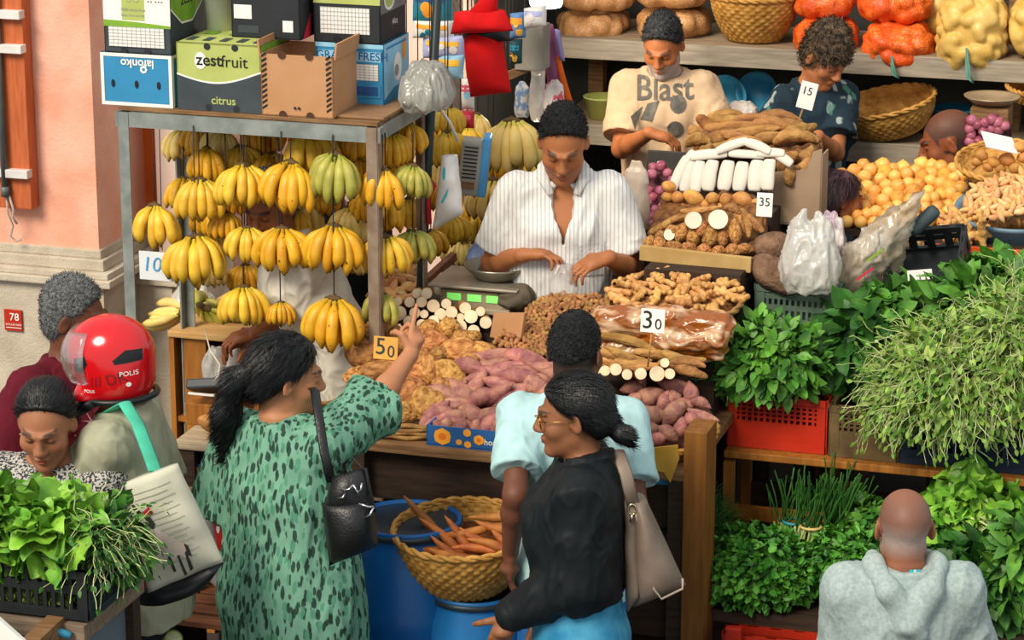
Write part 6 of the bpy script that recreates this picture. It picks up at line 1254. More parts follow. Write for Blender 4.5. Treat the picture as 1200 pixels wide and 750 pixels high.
for x in (x0_ + .018, x0_ + wl_ - .02):
    for y in (0, .285): MB().box((x, y, zs_ / 2 - .02), (.035, .035, zs_ - .04)).build('leg', M_wood_o, psh)
MB().box((x0_ + wl_ / 2, .295, zs_ / 2 - .1), (wl_, .02, zs_ - .22)).build('back_panel', M_wood_d, psh)
lo_ = empty('low_bench', ST(uo(1000, 720, 8.1), 8.12, 0), ROT, 'low dark bench under the parsley and coriander', 'bench'); zlo = PB(950, 735, 8.1).z + .02
MB().box((.18, .19, zlo - .02), (1.5, .40, .04)).build('top', M_wood_d, lo_)
for x in (-.5, .85): MB().box((x, .19, zlo / 2 - .02), (.05, .38, zlo - .04)).build('leg', M_wood_d, lo_)
crate('bright red perforated plastic crate under the leafy herbs', 853, 966, 534, .19, 8.66, .30, M_red, 16, 6, z=zs_, solid=.8)
crate('worn brown plastic crate right of the red crate', 972, 1050, 543, .18, 8.65, .30, mat('weathered_brown_plastic', '#4b3a22', col2='#75603a', rough=.6, vs=7), 11, 6, z=zs_, solid=.8)
crate('dark blue-grey plastic crate under the hanging pea shoots', 1054, 1150, 552, .15, 8.65, .3, mat('blue_black_plastic', '#16283a', rough=.5), 9, 3, z=zs_, solid=.4)
crate('dark plastic crate at the right end of the bench', 1154, 1250, 560, .15, 8.65, .3, mat('blue_black_plastic', '#16283a'), 9, 3, z=zs_, solid=.4)
crate('red plastic crate under the parsley on the pavement', 848, 985, 790, .16, 8.02, .08, M_red, 5, 2, z=zlo - .20, solid=0)
rp = tag(MB().box(ST(uo(860, 735, 7.98), 7.98, zlo / 2), (.05, .03, zlo), ROT, bev=.004).build('red_post', mat('red_painted_wood', '#b4240f', rough=.5)), 'red painted post under the parsley', 'post')
sbd = tag(MB().box(ST(uo(814, 520, 7.98), 8.06, (PB(820, 508, 7.98).z) / 2), (.075, .14, PB(820, 508, 7.98).z), ROT, bev=.004).build('side_board', mat('brown_side_board', '#6f4312', col2='#85551d', rough=.6, vs=5, sc=(9, 9, 1))), 'upright orange-brown board at the right end of the root counter', 'board')
kf = MB(); kf.prism([(-.11, .0), (.045, .035), (.05, -.01), (.02, -.10), (0, -.065), (-.11, -.045)], (0, 0, 0), (1, 0, 0), (0, 0, 1), -.006); tag(kf.build('paper_flap', mat('ochre_paper', '#b98a2e', col2='#cf9f40', rough=.7), None, PB(778, 532, 7.99), (.1, 0, ROT)), 'ochre paper flap hanging from the golden basket', 'paper')
bbx = tag(MB().box(ST(uo(770, 564, 8.03), 8.12, PB(770, 564, 8.03).z), (.13, .16, .03), ROT, bev=.004).build('blue_tray', mat('sky_blue_plastic', '#2f86b8')), 'blue plastic tray edge below the golden basket', 'tray')
# upper right: crates, bags, bowls
zt2 = PB(930, 398, 8.95).z
upb = empty('upper_stand', ST(uo(1050, 400, 8.93), 9.2, 0), ROT, 'dark stand behind the greens carrying the teal and black crates', 'stand')
MB().box((.08, 0, zt2 - .02), (1.22, .5, .04)).build('top', M_wood_d, upb)
for x in (-.46, .64): MB().box((x, 0, zt2 / 2 - .02), (.05, .46, zt2 - .04)).build('leg', M_wood_d, upb)
crate('translucent teal plastic crate behind the red crate of herbs', 885, 978, 398, .185, 8.97, .3, mat('dull_teal_plastic', '#46594c', col2='#5f7463', rough=.5, vs=5), 14, 3, z=zt2, solid=.5)
crate('black plastic crate tipped up with a white label at the right', 0, 0, 0, .11, 9.2, .30, M_blackp, 4, 2, rot=(math.radians(28), math.radians(-9), ROT), loc=PB(1090, 318, 9.25) - ZX * .03, w=.255, solid=0)
lab = MB().box((0, 0, 0), (.085, .003, .035)); tag(lab.build('crate_label', M_cw, None, PB(1078, 322, 9.02), (-.1, math.radians(-9), ROT)), 'white label on the tipped black crate', 'label')
M_bag = mat('milky_plastic_bag', '#e6e3dc', rough=.25, var=.05, trans=.3, spec=.7, bump=.7, bs=30, alpha=.72)
def bag(name, label, px, py, b, w, h, d, m, seed=1, fold=.014, ears=True, cat='plastic bag', rot=0, waist=.55):
    c = PB(px, py, b); s = scl(c); w, h = w / s, h / s; S = SDF((-w * .8, -d, -h * .7), (w * .8, d, h * .75), max(.0045, h / 45)); R = Matrix.Identity(3)
    S.loft([(-h * .5, w * .36, d * .38, 0, 0), (-h * .35, w * .46, d * .46, 0, 0), (0, w * .44, d * .42, 0, 0), (h * .28, w * .40 * waist * 1.4, d * .25, 0, 0), (h * .38, w * .34 * waist * 1.4, d * .15, 0, 0)], (0, 0, 0), R, .03)
    if ears:
        for sx in (-1, 1): S.cone((sx * w * .22, 0, h * .25), (sx * w * .12, 0, h * .52), w * .13, w * .05, .03)
    me = S.mesh(name, 1); wrinkle(me, fold * .65, (24, 24, 4), seed); wrinkle(me, fold * .3, (50, 50, 12), seed + 4); return tag(link(name, me, m, None, c, (0, rot, ROT)), label, cat)
bag('plastic_bag', 'white tied plastic bag of produce on the teal crate', 950, 295, 8.97, 72, 92, .22, M_bag, 1, .016)
bag('plastic_bag', 'small clear bag with purple vegetables behind the white bag', 973, 280, 9.2, 38, 60, .14, mat('bag_of_purple', '#a08a98', col2='#d8d2cc', rough=.35, vs=14, ramp=(.45, .55)), 2, .012)
M_film = mat('crumpled_clear_film', '#cdbda4', col2='#eee7da', rough=.16, vs=9, trans=.25, bump=.9, bs=24, alpha=.66, spec=.9, ramp=(.42, .6))
for k_, cs in enumerate((((1012, 268), (1083, 222), (1054, 318), (984, 350)), ((990, 290), (1040, 262), (1022, 345), (978, 348)))):
    nm_ = ('large crumpled clear plastic sack leaning right of the white bag', 'smaller fold of clear plastic with dark print lying against the big sack')[k_]; def_ = panel([PB(x, y, 9.22 - .06 * k_) for x, y in cs], nx=26, ny=30, bulge=.05, thick=.12 - .05 * k_, n=-VX, wr=.012, seed=k_); wrinkle(def_, .016, (22, 22, 14), 3 + k_); wrinkle(def_, .006, (60, 60, 40), 8 + k_); tag(link('plastic_sack', def_, M_film), nm_, 'plastic sack')
for x, y, m_c, nm_ in ((1014, 322, M_cr, 'red and green printed scrap of film above the leaves'), (1026, 300, M_lime, 'green printed scrap of film on the clear sack')): tag(MB().bar(PB(x - 10, y + 6, 9.02), PB(x + 9, y - 8, 9.02), .02, .006).build('printed_film', m_c), nm_, 'film')
bag('plastic_bag', 'pinkish plastic bag hanging behind the stall keeper arm', 745, 232, 9.42, 34, 84, .10, mat('pink_tinted_film', '#dcc6ae', col2='#e9dccb', rough=.35, vs=10, trans=.3), 4, .008)
rl = MB().tube([PB(1068, 272, 9.22), PB(1072, 268, 9.22), PB(1094, 248, 9.25), PB(1097, 245, 9.25)], [.018, .026, .026, .02], 12); tag(rl.build('dark_roll', mat('slate_cloth_roll', '#37454a', rough=.7)), 'dark slate roll leaning on the clear plastic sack', 'roll')
# shelves at the right edge
orz = PB(1150, 290, 9.6).z
rs = empty('side_shelf', ST(uo(1215, 290, 9.6), 9.85, 0), ROT, 'shelf with an orange edge at the right of the picture', 'shelf'); MB().box((0, 0, orz - .01), (.78, .5, .02)).build('board', M_wood_d, rs); MB().box((0, -.255, orz - .012), (.78, .012, .03), bev=.003).build('orange_edge', mat('orange_enamel', '#d3521c', rough=.4), rs)
MB().box((0, .05, orz - .22), (.78, .4, .02)).build('board', M_wood_d, rs)
for x in (-.37, .37): MB().box((x, .1, orz / 2), (.03, .3, orz)).build('side', M_wood_d, rs)
def heap(kind, poly, n, d, bf, w, h, label, group, cat, bm_, blabel, seed, amp=.02):
    bed(kind + '_heap', poly, bf, bm_, blabel, cat, amp, .012)
    for x, y in scatter(poly, n, d, seed): item(kind, x, y, bf(y) - .02, random.uniform(*w), random.uniform(*h), random.uniform(0, 180), label, cat, group, tilt=random.uniform(-.4, .4))
heap('turmeric', [(1126, 246), (1140, 222), (1175, 206), (1215, 200), (1225, 246), (1160, 256)], 110, 5.5, lambda y: 9.72 + (256 - y) * .008, (14, 22), (6.5, 9), 'pale orange rhizome piece in the blue bowl', 'rhizomes in the blue bowl', 'rhizome', mat('packed_rhizomes', '#a56a30', col2='#d19a5a', vs=50), 'packed rhizomes below the top layer in the blue bowl', 12)
bwl = MB(); bwl.lathe([(.001, -.13), (.12, -.13), (.17, -.10), (.215, -.01), (.225, .0), (.222, .012), (.205, 0), (.16, -.09), (.001, -.11)], seg=40); tag(bwl.build('bowl', mat('grey_blue_bowl', '#5c7a8c', col2='#6f8c9c', rough=.5), None, PB(1190, 246, 9.85) - ZX * .0, (math.radians(8), 0, ROT)), 'large grey-blue bowl of rhizomes above the orange shelf', 'bowl')
p_ = PB(1185, 188, 10.3); basket('round_basket', .20, .15, .06, 'round basket of orange potatoes at the right edge', p_ - ZX * .06, (math.radians(10), 0, ROT), M_wick)
for x, y, w in ((1150, 182, 17), (1165, 190, 17), (1180, 187, 20), (1172, 197, 15), (1190, 196, 18), (1200, 184, 18), (1158, 196, 14), (1196, 172, 16), (1145, 190, 14)): item('potato', x, y, 10.18, w, w * .8, random.uniform(-30, 30), 'orange-brown potato in the basket at the right edge', 'potato', 'potatoes in the basket at the right edge')
pp = MB().box((0, 0, 0), (.13, .10, .003)); tag(pp.build('paper_sheet', M_cw, None, PB(1171, 167, 10.16), (.45, .25, ROT + .5)), 'white paper sheet lying on the orange potatoes', 'paper')
heap('ginger', [(1104, 280), (1108, 258), (1130, 252), (1150, 262), (1152, 281)], 7, 12, lambda y: 9.62 + (281 - y) * .004, (26, 36), (18, 22), 'large knobbly ginger lump on the orange-edged shelf', 'ginger lumps on the orange-edged shelf', 'ginger', mat('packed_ginger2', '#8a5a2a', vs=40), 'ginger lumps packed on the orange-edged shelf', 13)
heap('turmeric', [(1130, 322), (1135, 300), (1160, 296), (1215, 296), (1215, 322)], 40, 7, lambda y: 9.55 + (322 - y) * .006, (14, 20), (9, 13), 'orange root piece under the orange-edged shelf', 'orange roots under the orange-edged shelf', 'root', mat('packed_orange_roots', '#9c5416', vs=40), 'orange roots packed under the orange-edged shelf', 14)
bag('mesh_bag', 'small net bag between the tipped crate and the plastic sack', 1068, 290, 9.5, 34, 50, .12, mat('brown_net', '#7a5a34', col2='#c09a63', vs=60, rough=.7, ramp=(.45, .55)), 5, .008, False, 'net bag')
# ------------------------------------------------------------------ the back shelves
def sack(name, label, px, py, b, w, h, d, m, seed, lump=.03, n=60, tie=False, cat='sack', r0=.035):
    c = PB(px, py, b); s = scl(c); w, h = w / s / 2, h / s / 2; rr = random.Random(seed); S = SDF((-w - .04, -d - .04, -h - .04), (w + .04, d + .04, h + .04), .008); S.ell((0, 0, 0), (w * .9, d * .85, h * .88), .01)
    for i in range(n):
        v = Vector((rr.gauss(0, 1), rr.gauss(0, 1), rr.gauss(0, 1))).normalized(); e = 1.0; v = Vector((math.copysign(abs(v.x) ** .7, v.x), math.copysign(abs(v.y) ** .8, v.y), math.copysign(abs(v.z) ** .75, v.z))); q = Vector((v.x * (w - r0), v.y * (d - r0), v.z * (h - r0))) * .97; S.ell(q, (r0, r0, r0), .012)
    me = S.mesh(name, 1); o = tag(link(name, me, m, None, c, (0, 0, ROT)), label, cat)
    if tie:
        MB().tube([(0, -d * .98, -h * .2), (.01, -d * 1.1, -h * .45), (.02, -d * 1.1, -h * .75), (.035, -d * 1.08, -h * .95), (.01, -d * 1.06, -h * .85), (0, -d, -h * .4)], .006, 6).build('tie', mat('teal_string', '#5a8f80'), o)
    return o
def netmat(n, c1, c2, line):
    m = mat(n, c1, col2=c2, rough=.45, vs=9); N, L, p = nodes_of(m); src = p.inputs['Base Color'].links[0].from_socket; tc = N.new('ShaderNodeTexCoord'); v = N.new('ShaderNodeTexVoronoi'); v.feature = 'DISTANCE_TO_EDGE'; v.inputs['Scale'].default_value = 70; L.new(tc.outputs['Object'], v.inputs['Vector'])
    r = N.new('ShaderNodeValToRGB'); r.color_ramp.elements[0].position = .05; r.color_ramp.elements[1].position = .12; r.color_ramp.elements[0].color = (.8, .8, .8, 1); r.color_ramp.elements[1].color = (0, 0, 0, 1); L.new(v.outputs['Distance'], r.inputs[0]); mx = N.new('ShaderNodeMix'); mx.data_type = 'RGBA'; L.new(r.outputs[0], mx.inputs[0]); L.new(src, mx.inputs[6]); mx.inputs[7].default_value = (*lin(line), 1); L.new(mx.outputs[2], p.inputs['Base Color']); return m
M_netO = netmat('orange_net', '#d8541a', '#ef8332', '#c9380c'); M_netY = netmat('yellow_net', '#c9a04a', '#e0bf72', '#d7b25c'); M_jute = netmat('brown_net_sack', '#b4804f', '#d6a673', '#a06f42')
for px, py, w, h, lab in ((696, 27, 88, 40, 'brown net sack on the upper shelf at the left'), (702, -4, 92, 26, 'brown net sack on top of the left sack'), (790, 27, 90, 48, 'brown net sack behind the head of the cream-shirted man'), (790, -8, 90, 26, 'brown net sack stacked on the middle sack')): sack('net_sack', lab, px, py, 11.78, w, h, .2, M_jute, int(px + py), r0=.04)
for px, py, w, h, lab, t in ((968, 44, 78, 56, 'orange net sack behind the boy', 1), (966, 2, 74, 40, 'orange net sack on top of the one behind the boy', 0), (1053, 52, 88, 62, 'orange net sack hanging over the shelf edge in the middle', 1), (1050, 4, 92, 46, 'orange net sack on top of the middle orange one', 0)): sack('net_sack', lab, px, py, 11.68 if py > 20 else 11.75, w, h, .18, M_netO, int(px), tie=t, r0=.028, n=120)
sack('net_sack', 'tall yellow net sack of onions hanging over the shelf edge', 1140, 38, 11.66, 90, 104, .18, M_netY, 3, tie=True, r0=.027, n=190); sack('net_sack', 'yellow net sack at the right edge of the upper shelf', 1212, 30, 11.7, 60, 76, .17, M_netY, 4, r0=.027, n=120); sack('net_sack', 'yellow sack edge between the orange and yellow nets', 1098, 14, 11.86, 30, 60, .1, M_netY, 6, r0=.03)
p_ = PB(884, 46, 11.72); basket('round_basket', .195, .11, .20, 'round wicker basket with orange roots on the upper shelf', Vector((p_.x, p_.y, zu + .004)), (0, 0, ROT), M_wick)
for x, y in ((868, 2), (885, 4), (900, 0), (878, -6), (893, 8), (908, 6), (862, 8)): item('turmeric', x, y + 6, 11.7, 34, 16, random.uniform(0, 180), 'orange root in the basket on the upper shelf', 'root', 'orange roots in the upper shelf basket')
p_ = PB(1046, 132, 11.62); basket('oval_basket', .215, .13, .15, 'large oval wicker basket tipped towards the street on the lower shelf', Vector((p_.x, p_.y, zw + .035)), (math.radians(16), math.radians(-13), ROT + .1), M_wick, sy=.62, stakes=30)
def tub(label, px, py, b, r, h, m, name='tub', tilt=0, z=None):
    q = MB(); q.lathe([(.001, 0), (r * .75, 0), (r * .97, h - .01), (r * 1.03, h - .008), (r * 1.04, h), (r * .94, h), (r * .72, .01), (.001, .008)], seg=32); p = PB(px, py, b); return tag(q.build(name, m, None, Vector((p.x, p.y, z if z is not None else p.z)), (tilt, 0, ROT)), label, 'tub')
p2_ = PB(1212, 102, 11.6); basket('round_basket', .11, .08, .07, 'small woven basket at the right edge of the lower shelf above the pan scale', Vector((p2_.x, p2_.y, p2_.z - .05)), (math.radians(14), 0, ROT), M_wick)
tub('blue plastic tub on the lower shelf right of the oval basket', 1116, 140, 11.75, .10, .13, mat('teal_blue_plastic', '#1f6f93', rough=.35), z=zw + .002)
tub('pale green plastic tub on the lower shelf left of the cream-shirted man', 706, 132, 11.7, .085, .10, mat('pale_green_plastic', '#b9bf6a', rough=.4), z=zw + .002)
tub('blue plastic basin standing on edge behind the cream-shirted man', 852, 118, 11.72, .10, .08, mat('cyan_plastic', '#3a93b5', rough=.4), tilt=math.radians(70)); tub('second blue basin leaning behind the boy', 890, 112, 11.76, .09, .08, mat('cyan_plastic', '#3a93b5'), tilt=math.radians(66))
bag('plastic_bag', 'clear bag of garlic behind the hands of the cream-shirted man', 870, 132, 11.55, 44, 32, .16, mat('garlic_in_film', '#d9c9bd', col2='#eee6dc', rough=.35, vs=18), 7, .014, False)
ps = empty('pan_scale', PB(1162, 130, 11.3), ROT, 'old pan scale with a wide shallow pan above the pink shallots', 'scale'); MB().lathe([(.001, .03), (.08, .035), (.115, .06), (.118, .066), (.11, .062), (.001, .04)], seg=32).build('pan', mat('dull_pan', '#b09a7c', metal=.5, rough=.45), ps); MB().box((0, 0, -.02), (.16, .16, .09), bev=.01).build('scale_body', M_wood, ps)
for x, y in scatter([(1130, 168), (1138, 140), (1165, 136), (1180, 150), (1160, 166)], 14, 8, 21): item('shallot', x, y, 11.1, random.uniform(12, 15), None, 0, 'pink shallot in the small heap behind the shaved head', 'shallot', 'pink shallots behind the shaved head')
bed('shallot_heap', [(1128, 172), (1138, 140), (1170, 136), (1185, 150), (1175, 172)], lambda y: 11.12, mat('packed_red_onions', '#5a2733'), 'packed pink shallots below the top layer', 'shallots', .02, .0)
tb = empty('onion_table', ST(uo(1090, 265, 10.1), 10.5, 0), ROT, 'dark table carrying the bank of onions', 'table'); zo_ = PB(1060, 272, 10.05).z - .03; MB().box((.12, .0, zo_ - .02), (1.0, .74, .04)).build('top', M_wood_d, tb)
for x in (-.34, .55): MB().box((x, .0, zo_ / 2 - .02), (.05, .7, zo_ - .04)).build('leg', M_wood_d, tb)
st_ = MB(); st_.box((0, 0, 0), (.16, .10, .035), bev=.005); tag(st_.build('black_board', mat('slate_board', '#4a4642', rough=.8, var=.2), None, PB(782, 192, 10.15), (math.radians(80), 0, ROT)), 'dark slate board behind the red onions', 'board')
pb_ = bag('plastic_bag', 'clear plastic bag of bananas on the plywood cabinet', 226, 352, 9.2, 60, 44, .14, M_bag, 9, .012, False)
# lamp over the back
lp = empty('ceiling_lamp', PB(640, 2, 10.6), 0, 'round white lamp glowing above the stall', 'lamp'); MB().lathe([(.001, -.02), (.06, -.02), (.068, -.005), (.068, .004), (.001, .02)], seg=28).build('lamp_glass', mat('lit_glass', '#fff6e6', emit=9, var=0), lp); pl_ = bpy.data.lights.new('lamp_light', 'POINT'); pl_.energy = 15; pl_.color = (1, .88, .7); pl_.shadow_soft_size = .07; plo = bpy.data.objects.new('lamp_light', pl_); COL.objects.link(plo); plo.parent = lp; plo.location = (0, 0, -.12)
MB().lathe([(.001, .02), (.05, .015), (.02, .06), (.008, .07), (.008, .8), (.001, .8)], seg=16).build('lamp_stem', M_cw, lp)
# ------------------------------------------------------------------ what people wear and carry
def lpanel(name, m, root, c, **k): return link(name, panel(relative(c, root), **k), m, root)
def band(m, root, pts, w, name='strap', flat=.22): return MB().tube(relative(pts, root), w, 8, flat=flat).build(name, m, root)
# helmet, worn by the rider
M_hred = mat('helmet_red_gloss', '#c8101a', rough=.16, var=.03, spec=.7); M_hblk = mat('helmet_black_trim', '#15191c', rough=.4); M_vis = mat('visor', '#f2f4f4', rough=.06, var=0, trans=.9, spec=.8, alpha=.5)
hr = empty('helmet', r_.root.matrix_basis @ r_.ho, r_.root.rotation_euler.z, 'glossy red motorcycle helmet with raised clear visor and lettering', 'helmet', rot=(math.radians(-3), 0, r_.root.rotation_euler.z))
S = SDF((-.2, -.22, -.2), (.2, .24, .22), .004); S.ell((0, -.01, .042), (.122, .145, .125), .01); S.ell((0, -.022, -.03), (.121, .13, .12), .03); S.cone((-.07, .07, -.1), (.07, .07, -.1), .045, .045, .03)
S.plane((0, -.02, -.098), (0, .05, -1), (-.2, -.22, -.2), (.2, .24, 0), .006); S.ell((0, .17, .0), (.098, .11, .085), .012, 's'); S.ell((0, -.01, -.06), (.095, .115, .12), .01, 's')
shell = link('shell', S.mesh('shell', 1), M_hred, hr)
V = []; F = []
for j in range(9):
    for i in range(15):
        a = math.radians(-70 + 140 * i / 14); t = math.radians(-30 + 74 * j / 8); V.append((math.sin(a) * .128 * math.cos(t), math.cos(a) * .158 * math.cos(t) - .005, .03 + .14 * math.sin(t)))
for j in range(8):
    for i in range(14): F.append((j * 15 + i, j * 15 + i + 1, (j + 1) * 15 + i + 1, (j + 1) * 15 + i))
hr.scale = (.93, .93, .93)
vo = link('visor', mesh_from('visor', np.array(V), np.array(F)), M_vis, hr); md = vo.modifiers.new('thick', 'SOLIDIFY'); md.thickness = .003
L3 = dict(o=(0, 0, .0), ux=(0, -1, 0), uy=(0, 0, 1), target=shell)
decal('vent', [shp([(-.085, .045), (-.045, .06), (-.035, .035), (-.06, .0), (-.085, .005)])], M_hblk, hr, **L3); decal('vent', [shp([(.05, .045), (.09, .075), (.135, .07), (.135, .035), (.055, .032)])], M_hblk, hr, **L3)
decal('lettering', [txt('POLIS', .095, -.002, .022, 0, .008), disc(.092, -.038, .008), txt('POLIS', -.04, -.06, .015, 0, .008)], M_whitek, hr, **L3)
decal('marking', [txt('/// DK', .03, -.02, .05, 0, .0, .15)], mat('dark_red_print', '#6d1018'), hr, **L3)
q = MB(); q.tube([(.115 * math.sin(a), .128 * math.cos(a) - .022, -.098) for a in [math.radians(40 + 280 * i / 30) for i in range(31)]], .011, 8); q.tube([(-.1, .03, -.1), (-.085, .085, -.125), (0, .11, -.135), (.085, .085, -.125), (.1, .03, -.1)], [.016, .024, .026, .024, .016], 10); q.build('rubber_edge', M_hblk, hr)
# tote on the rider's shoulder
tt = empty('tote_bag', PY(200, 600, 7.52), 0, 'white printed tote bag with mint strap and black base on the rider shoulder', 'tote bag'); T_ = lambda x, y, Y=7.52: PY(x, y, Y)
M_tote = cloth('tote_canvas', '#c3c3b0', var=.04); body_ = lpanel('bag_body', M_tote, tt, [T_(146, 566), T_(208, 543), T_(262, 658), T_(174, 694)], bulge=.02, thick=.04, wr=.012, ny=20, nx=14)
lpanel('bag_base', M_hblk, tt, [T_(168, 692, 7.525), T_(262, 659, 7.525), T_(238, 684, 7.56), T_(158, 708, 7.56)], bulge=.02, thick=.06, wr=.01)
band(mat('mint_strap', '#45b596', rough=.7), tt, [T_(118, 520, 7.9), T_(128, 482, 7.83), T_(146, 472, 7.75), T_(162, 498, 7.7), T_(176, 535, 7.6), T_(182, 552, 7.53)], .022)
ux_ = (T_(208, 543) - T_(146, 566)).normalized(); uy_ = (T_(177, 554) - T_(218, 676)); uy_ = (uy_ - ux_ * uy_.dot(ux_)).normalized(); o_ = relative([T_(196, 612)], tt)[0]; k_s = 1 / scl(T_(196, 612))
lines = [rect(-26 * k_s + (i % 3) * 3 * k_s, (48 - 7.2 * i) * k_s, (26 - (i % 2) * 6) * k_s, (49.0 - 7.2 * i) * k_s) for i in range(14)]
fig = [shp([(k_s * (x * 1.2 - 4), k_s * (y * 1.2 - 2)) for x, y in p], mi) for p, mi in (([(-14, 22), (-4, 27), (-2, 20), (-8, 17)], 1), ([(-13, 18), (-7, 17), (-5, 8), (-9, 3), (-13, 9)], 2), ([(-9, 4), (-4, 2), (14, -22), (12, -40), (4, -30), (-4, -34), (-8, -14)], 3), ([(-7, -28), (-4, -27), (-6, -46), (-9, -46)], 2), ([(10, -30), (13, -28), (10, -50), (6, -52)], 2), ([(13, -20), (16, -24), (15, -36), (12, -34)], 2), ([(-24, 42), (-22, 44), (-13, 24), (-16, 22)], 2), ([(2, -30), (4, -30), (2, -54), (-1, -54)], 2))]
decal('print', lines + fig, [mat('print_grey_green', '#a4a896'), M_cr, mat('print_charcoal', '#33372f'), mat('print_pale_pink', '#d2c3b4')], tt, o_, ux_, uy_, body_, .002)
tag(link('pink_bag', panel([PY(158, 674, 7.6), PY(173, 672, 7.6), PY(176, 698, 7.6), PY(146, 708, 7.6)], wr=.01), mat('magenta_plastic', '#b5122f', rough=.4)), 'small magenta plastic bag between the crate and the tote', 'plastic bag')
# red and white plastic bag by the side table
rb_ = empty('carrier_bag', PB(255, 630, 8.2), 0, 'red and white spotted carrier bag hanging between the tote and the green dress', 'carrier bag'); B_ = lambda x, y, b=8.2: PB(x, y, b)
ro = lpanel('bag_body', mat('red_carrier', '#c8130c', rough=.3, spec=.6), rb_, [B_(246, 578), B_(277, 565), B_(278, 700), B_(262, 690)], bulge=.02, wr=.014)
lpanel('white_side', mat('white_carrier', '#e4e0d8', rough=.35), rb_, [B_(231, 582, 8.22), B_(248, 578, 8.2), B_(263, 698, 8.2), B_(236, 672, 8.24)], bulge=.01, wr=.01)
MB().tube(relative([B_(250, 580), B_(258, 548), B_(262, 545), B_(268, 550), B_(272, 572)], rb_), .006, 8, flat=.3).build('handle', M_poly, rb_)
k2 = 1 / scl(B_(262, 630)); decal('spots', [disc(x * k2, y * k2, 2.6 * k2, 0, 10, 5.5 * k2) for x, y in ((-4, 20), (4, 5), (-2, -14), (5, -30), (8, 30), (2, 45), (8, -50))], M_whitek, rb_, relative([B_(264, 635)], rb_)[0], UX, ZX, ro, .002)
# black handbag of the woman in green
pu = empty('handbag', PY(410, 605, 7.62), 0, 'black leather handbag with silver chain on the side of the woman in green', 'handbag'); M_lea = mat('black_leather', '#101214', rough=.42, var=.2, bump=.2, bs=150, spec=.5); H_ = lambda x, y, Y=7.62: PY(x, y, Y)
lpanel('bag_body', M_lea, pu, [H_(377, 590), H_(438, 582), H_(443, 640), H_(386, 663)], bulge=.03, thick=.09, wr=.006); lpanel('flap', M_lea, pu, [H_(386, 560, 7.64), H_(430, 548, 7.64), H_(441, 600, 7.6), H_(380, 606, 7.6)], bulge=.03, thick=.04, wr=.008)
band(M_lea, pu, [H_(362, 452, 7.96), H_(369, 458, 7.78), H_(374, 490, 7.69), H_(380, 530, 7.64), H_(388, 565, 7.62)], .014)
band(M_lea, pu, [H_(408, 566, 7.6), H_(402, 545, 7.62), H_(412, 535, 7.64), H_(428, 552, 7.62), H_(432, 580, 7.6)], .008)
q = MB(); 
for a, b2 in (((400, 575), (414, 568)), ((414, 568), (420, 582)), ((420, 590), (438, 594)), ((438, 594), (426, 608)), ((396, 584), (404, 578)), ((418, 578), (424, 566))): q.tube(relative([H_(*a, 7.565), H_((a[0] + b2[0]) / 2 + 2, (a[1] + b2[1]) / 2 + 2, 7.56), H_(*b2, 7.565)], pu), .0035, 6)
q.build('chain', mat('silver_metal', '#b9bcc0', metal=1, rough=.25), pu)
# taupe shoulder bag of the woman in black
ho_ = empty('shoulder_bag', PY(765, 650, 7.62), 0, 'taupe leather shoulder bag hanging behind the woman in the black jacket', 'shoulder bag'); M_tau = mat('taupe_leather', '#76665a', col2='#8a7a6d', rough=.5, vs=6, bump=.1, bs=120); K_ = lambda x, y, Y=7.6: PY(x, y, Y)
lpanel('bag_body', M_tau, ho_, [K_(740, 582), K_(757, 584), K_(804, 686), K_(742, 712)], bulge=.035, thick=.12, wr=.008, ny=16)
lpanel('end_panel', M_tau, ho_, [K_(733, 584, 7.57), K_(748, 596, 7.55), K_(748, 700, 7.55), K_(735, 718, 7.6)], bulge=.01, thick=.03, wr=.006)
band(M_tau, ho_, [K_(716, 530, 7.72), K_(724, 528, 7.62), K_(734, 556, 7.56), K_(742, 592, 7.55)], .02)
MB().tube(relative([K_(744, 598, 7.54), K_(755, 640, 7.525), K_(766, 690, 7.53), K_(775, 702, 7.53), K_(800, 690, 7.55), K_(800, 678, 7.55)], ho_), .004, 6).build('piping', mat('pale_taupe_trim', '#a59689'), ho_)
q = MB(); q.tube(relative([K_(740.5 + 5 * math.cos(a), 597 + 6 * math.sin(a), 7.535) for a in [6.2832 * i / 16 for i in range(17)]], ho_), .003, 6, cap=False); q.tube(relative([K_(741, 603, 7.53), K_(739, 612, 7.53)], ho_), .0045, 6); q.build('ring', mat('pale_gold', '#c9bf9c', metal=1, rough=.25), ho_)
# stag on the maroon shirt
st2 = [[(-.05, -.12), (-.02, -.06), (.0, .0), (-.015, .035), (.01, .05), (.03, .03), (.05, .02), (.045, .005), (.025, .0), (.035, -.06), (.05, -.12)], [(-.005, .05), (-.03, .07), (-.045, .10), (-.05, .13), (-.04, .10), (-.02, .075)], [(.01, .05), (.03, .075), (.04, .11), (.035, .14), (.05, .10), (.04, .07)], [(-.038, .085), (-.07, .10), (-.04, .095)], [(.035, .085), (.065, .105), (.038, .095)], [(-.045, -.12), (-.02, -.12), (-.03, -.2), (-.04, -.2)], [(.02, -.12), (.045, -.12), (.04, -.2), (.03, -.2)]]
decal('print', [shp([(x * 1.05, y * 1.05) for x, y in p]) for p in st2], mat('pale_mauve_print', '#9c6a70'), m_.root, m_.T(.03, .2, .28), (-1, 0, 0), (0, 0, 1), m_.shirt_o, .003)
# vendor's little plastic bag
bag('plastic_bag', 'small clear plastic bag between the stall keeper hands', 660, 326, 8.76, 34, 44, .07, mat('thin_clear_film', '#f4f2ee', rough=.2, var=0, trans=.6, alpha=.45, spec=.7), 11, .01, False)
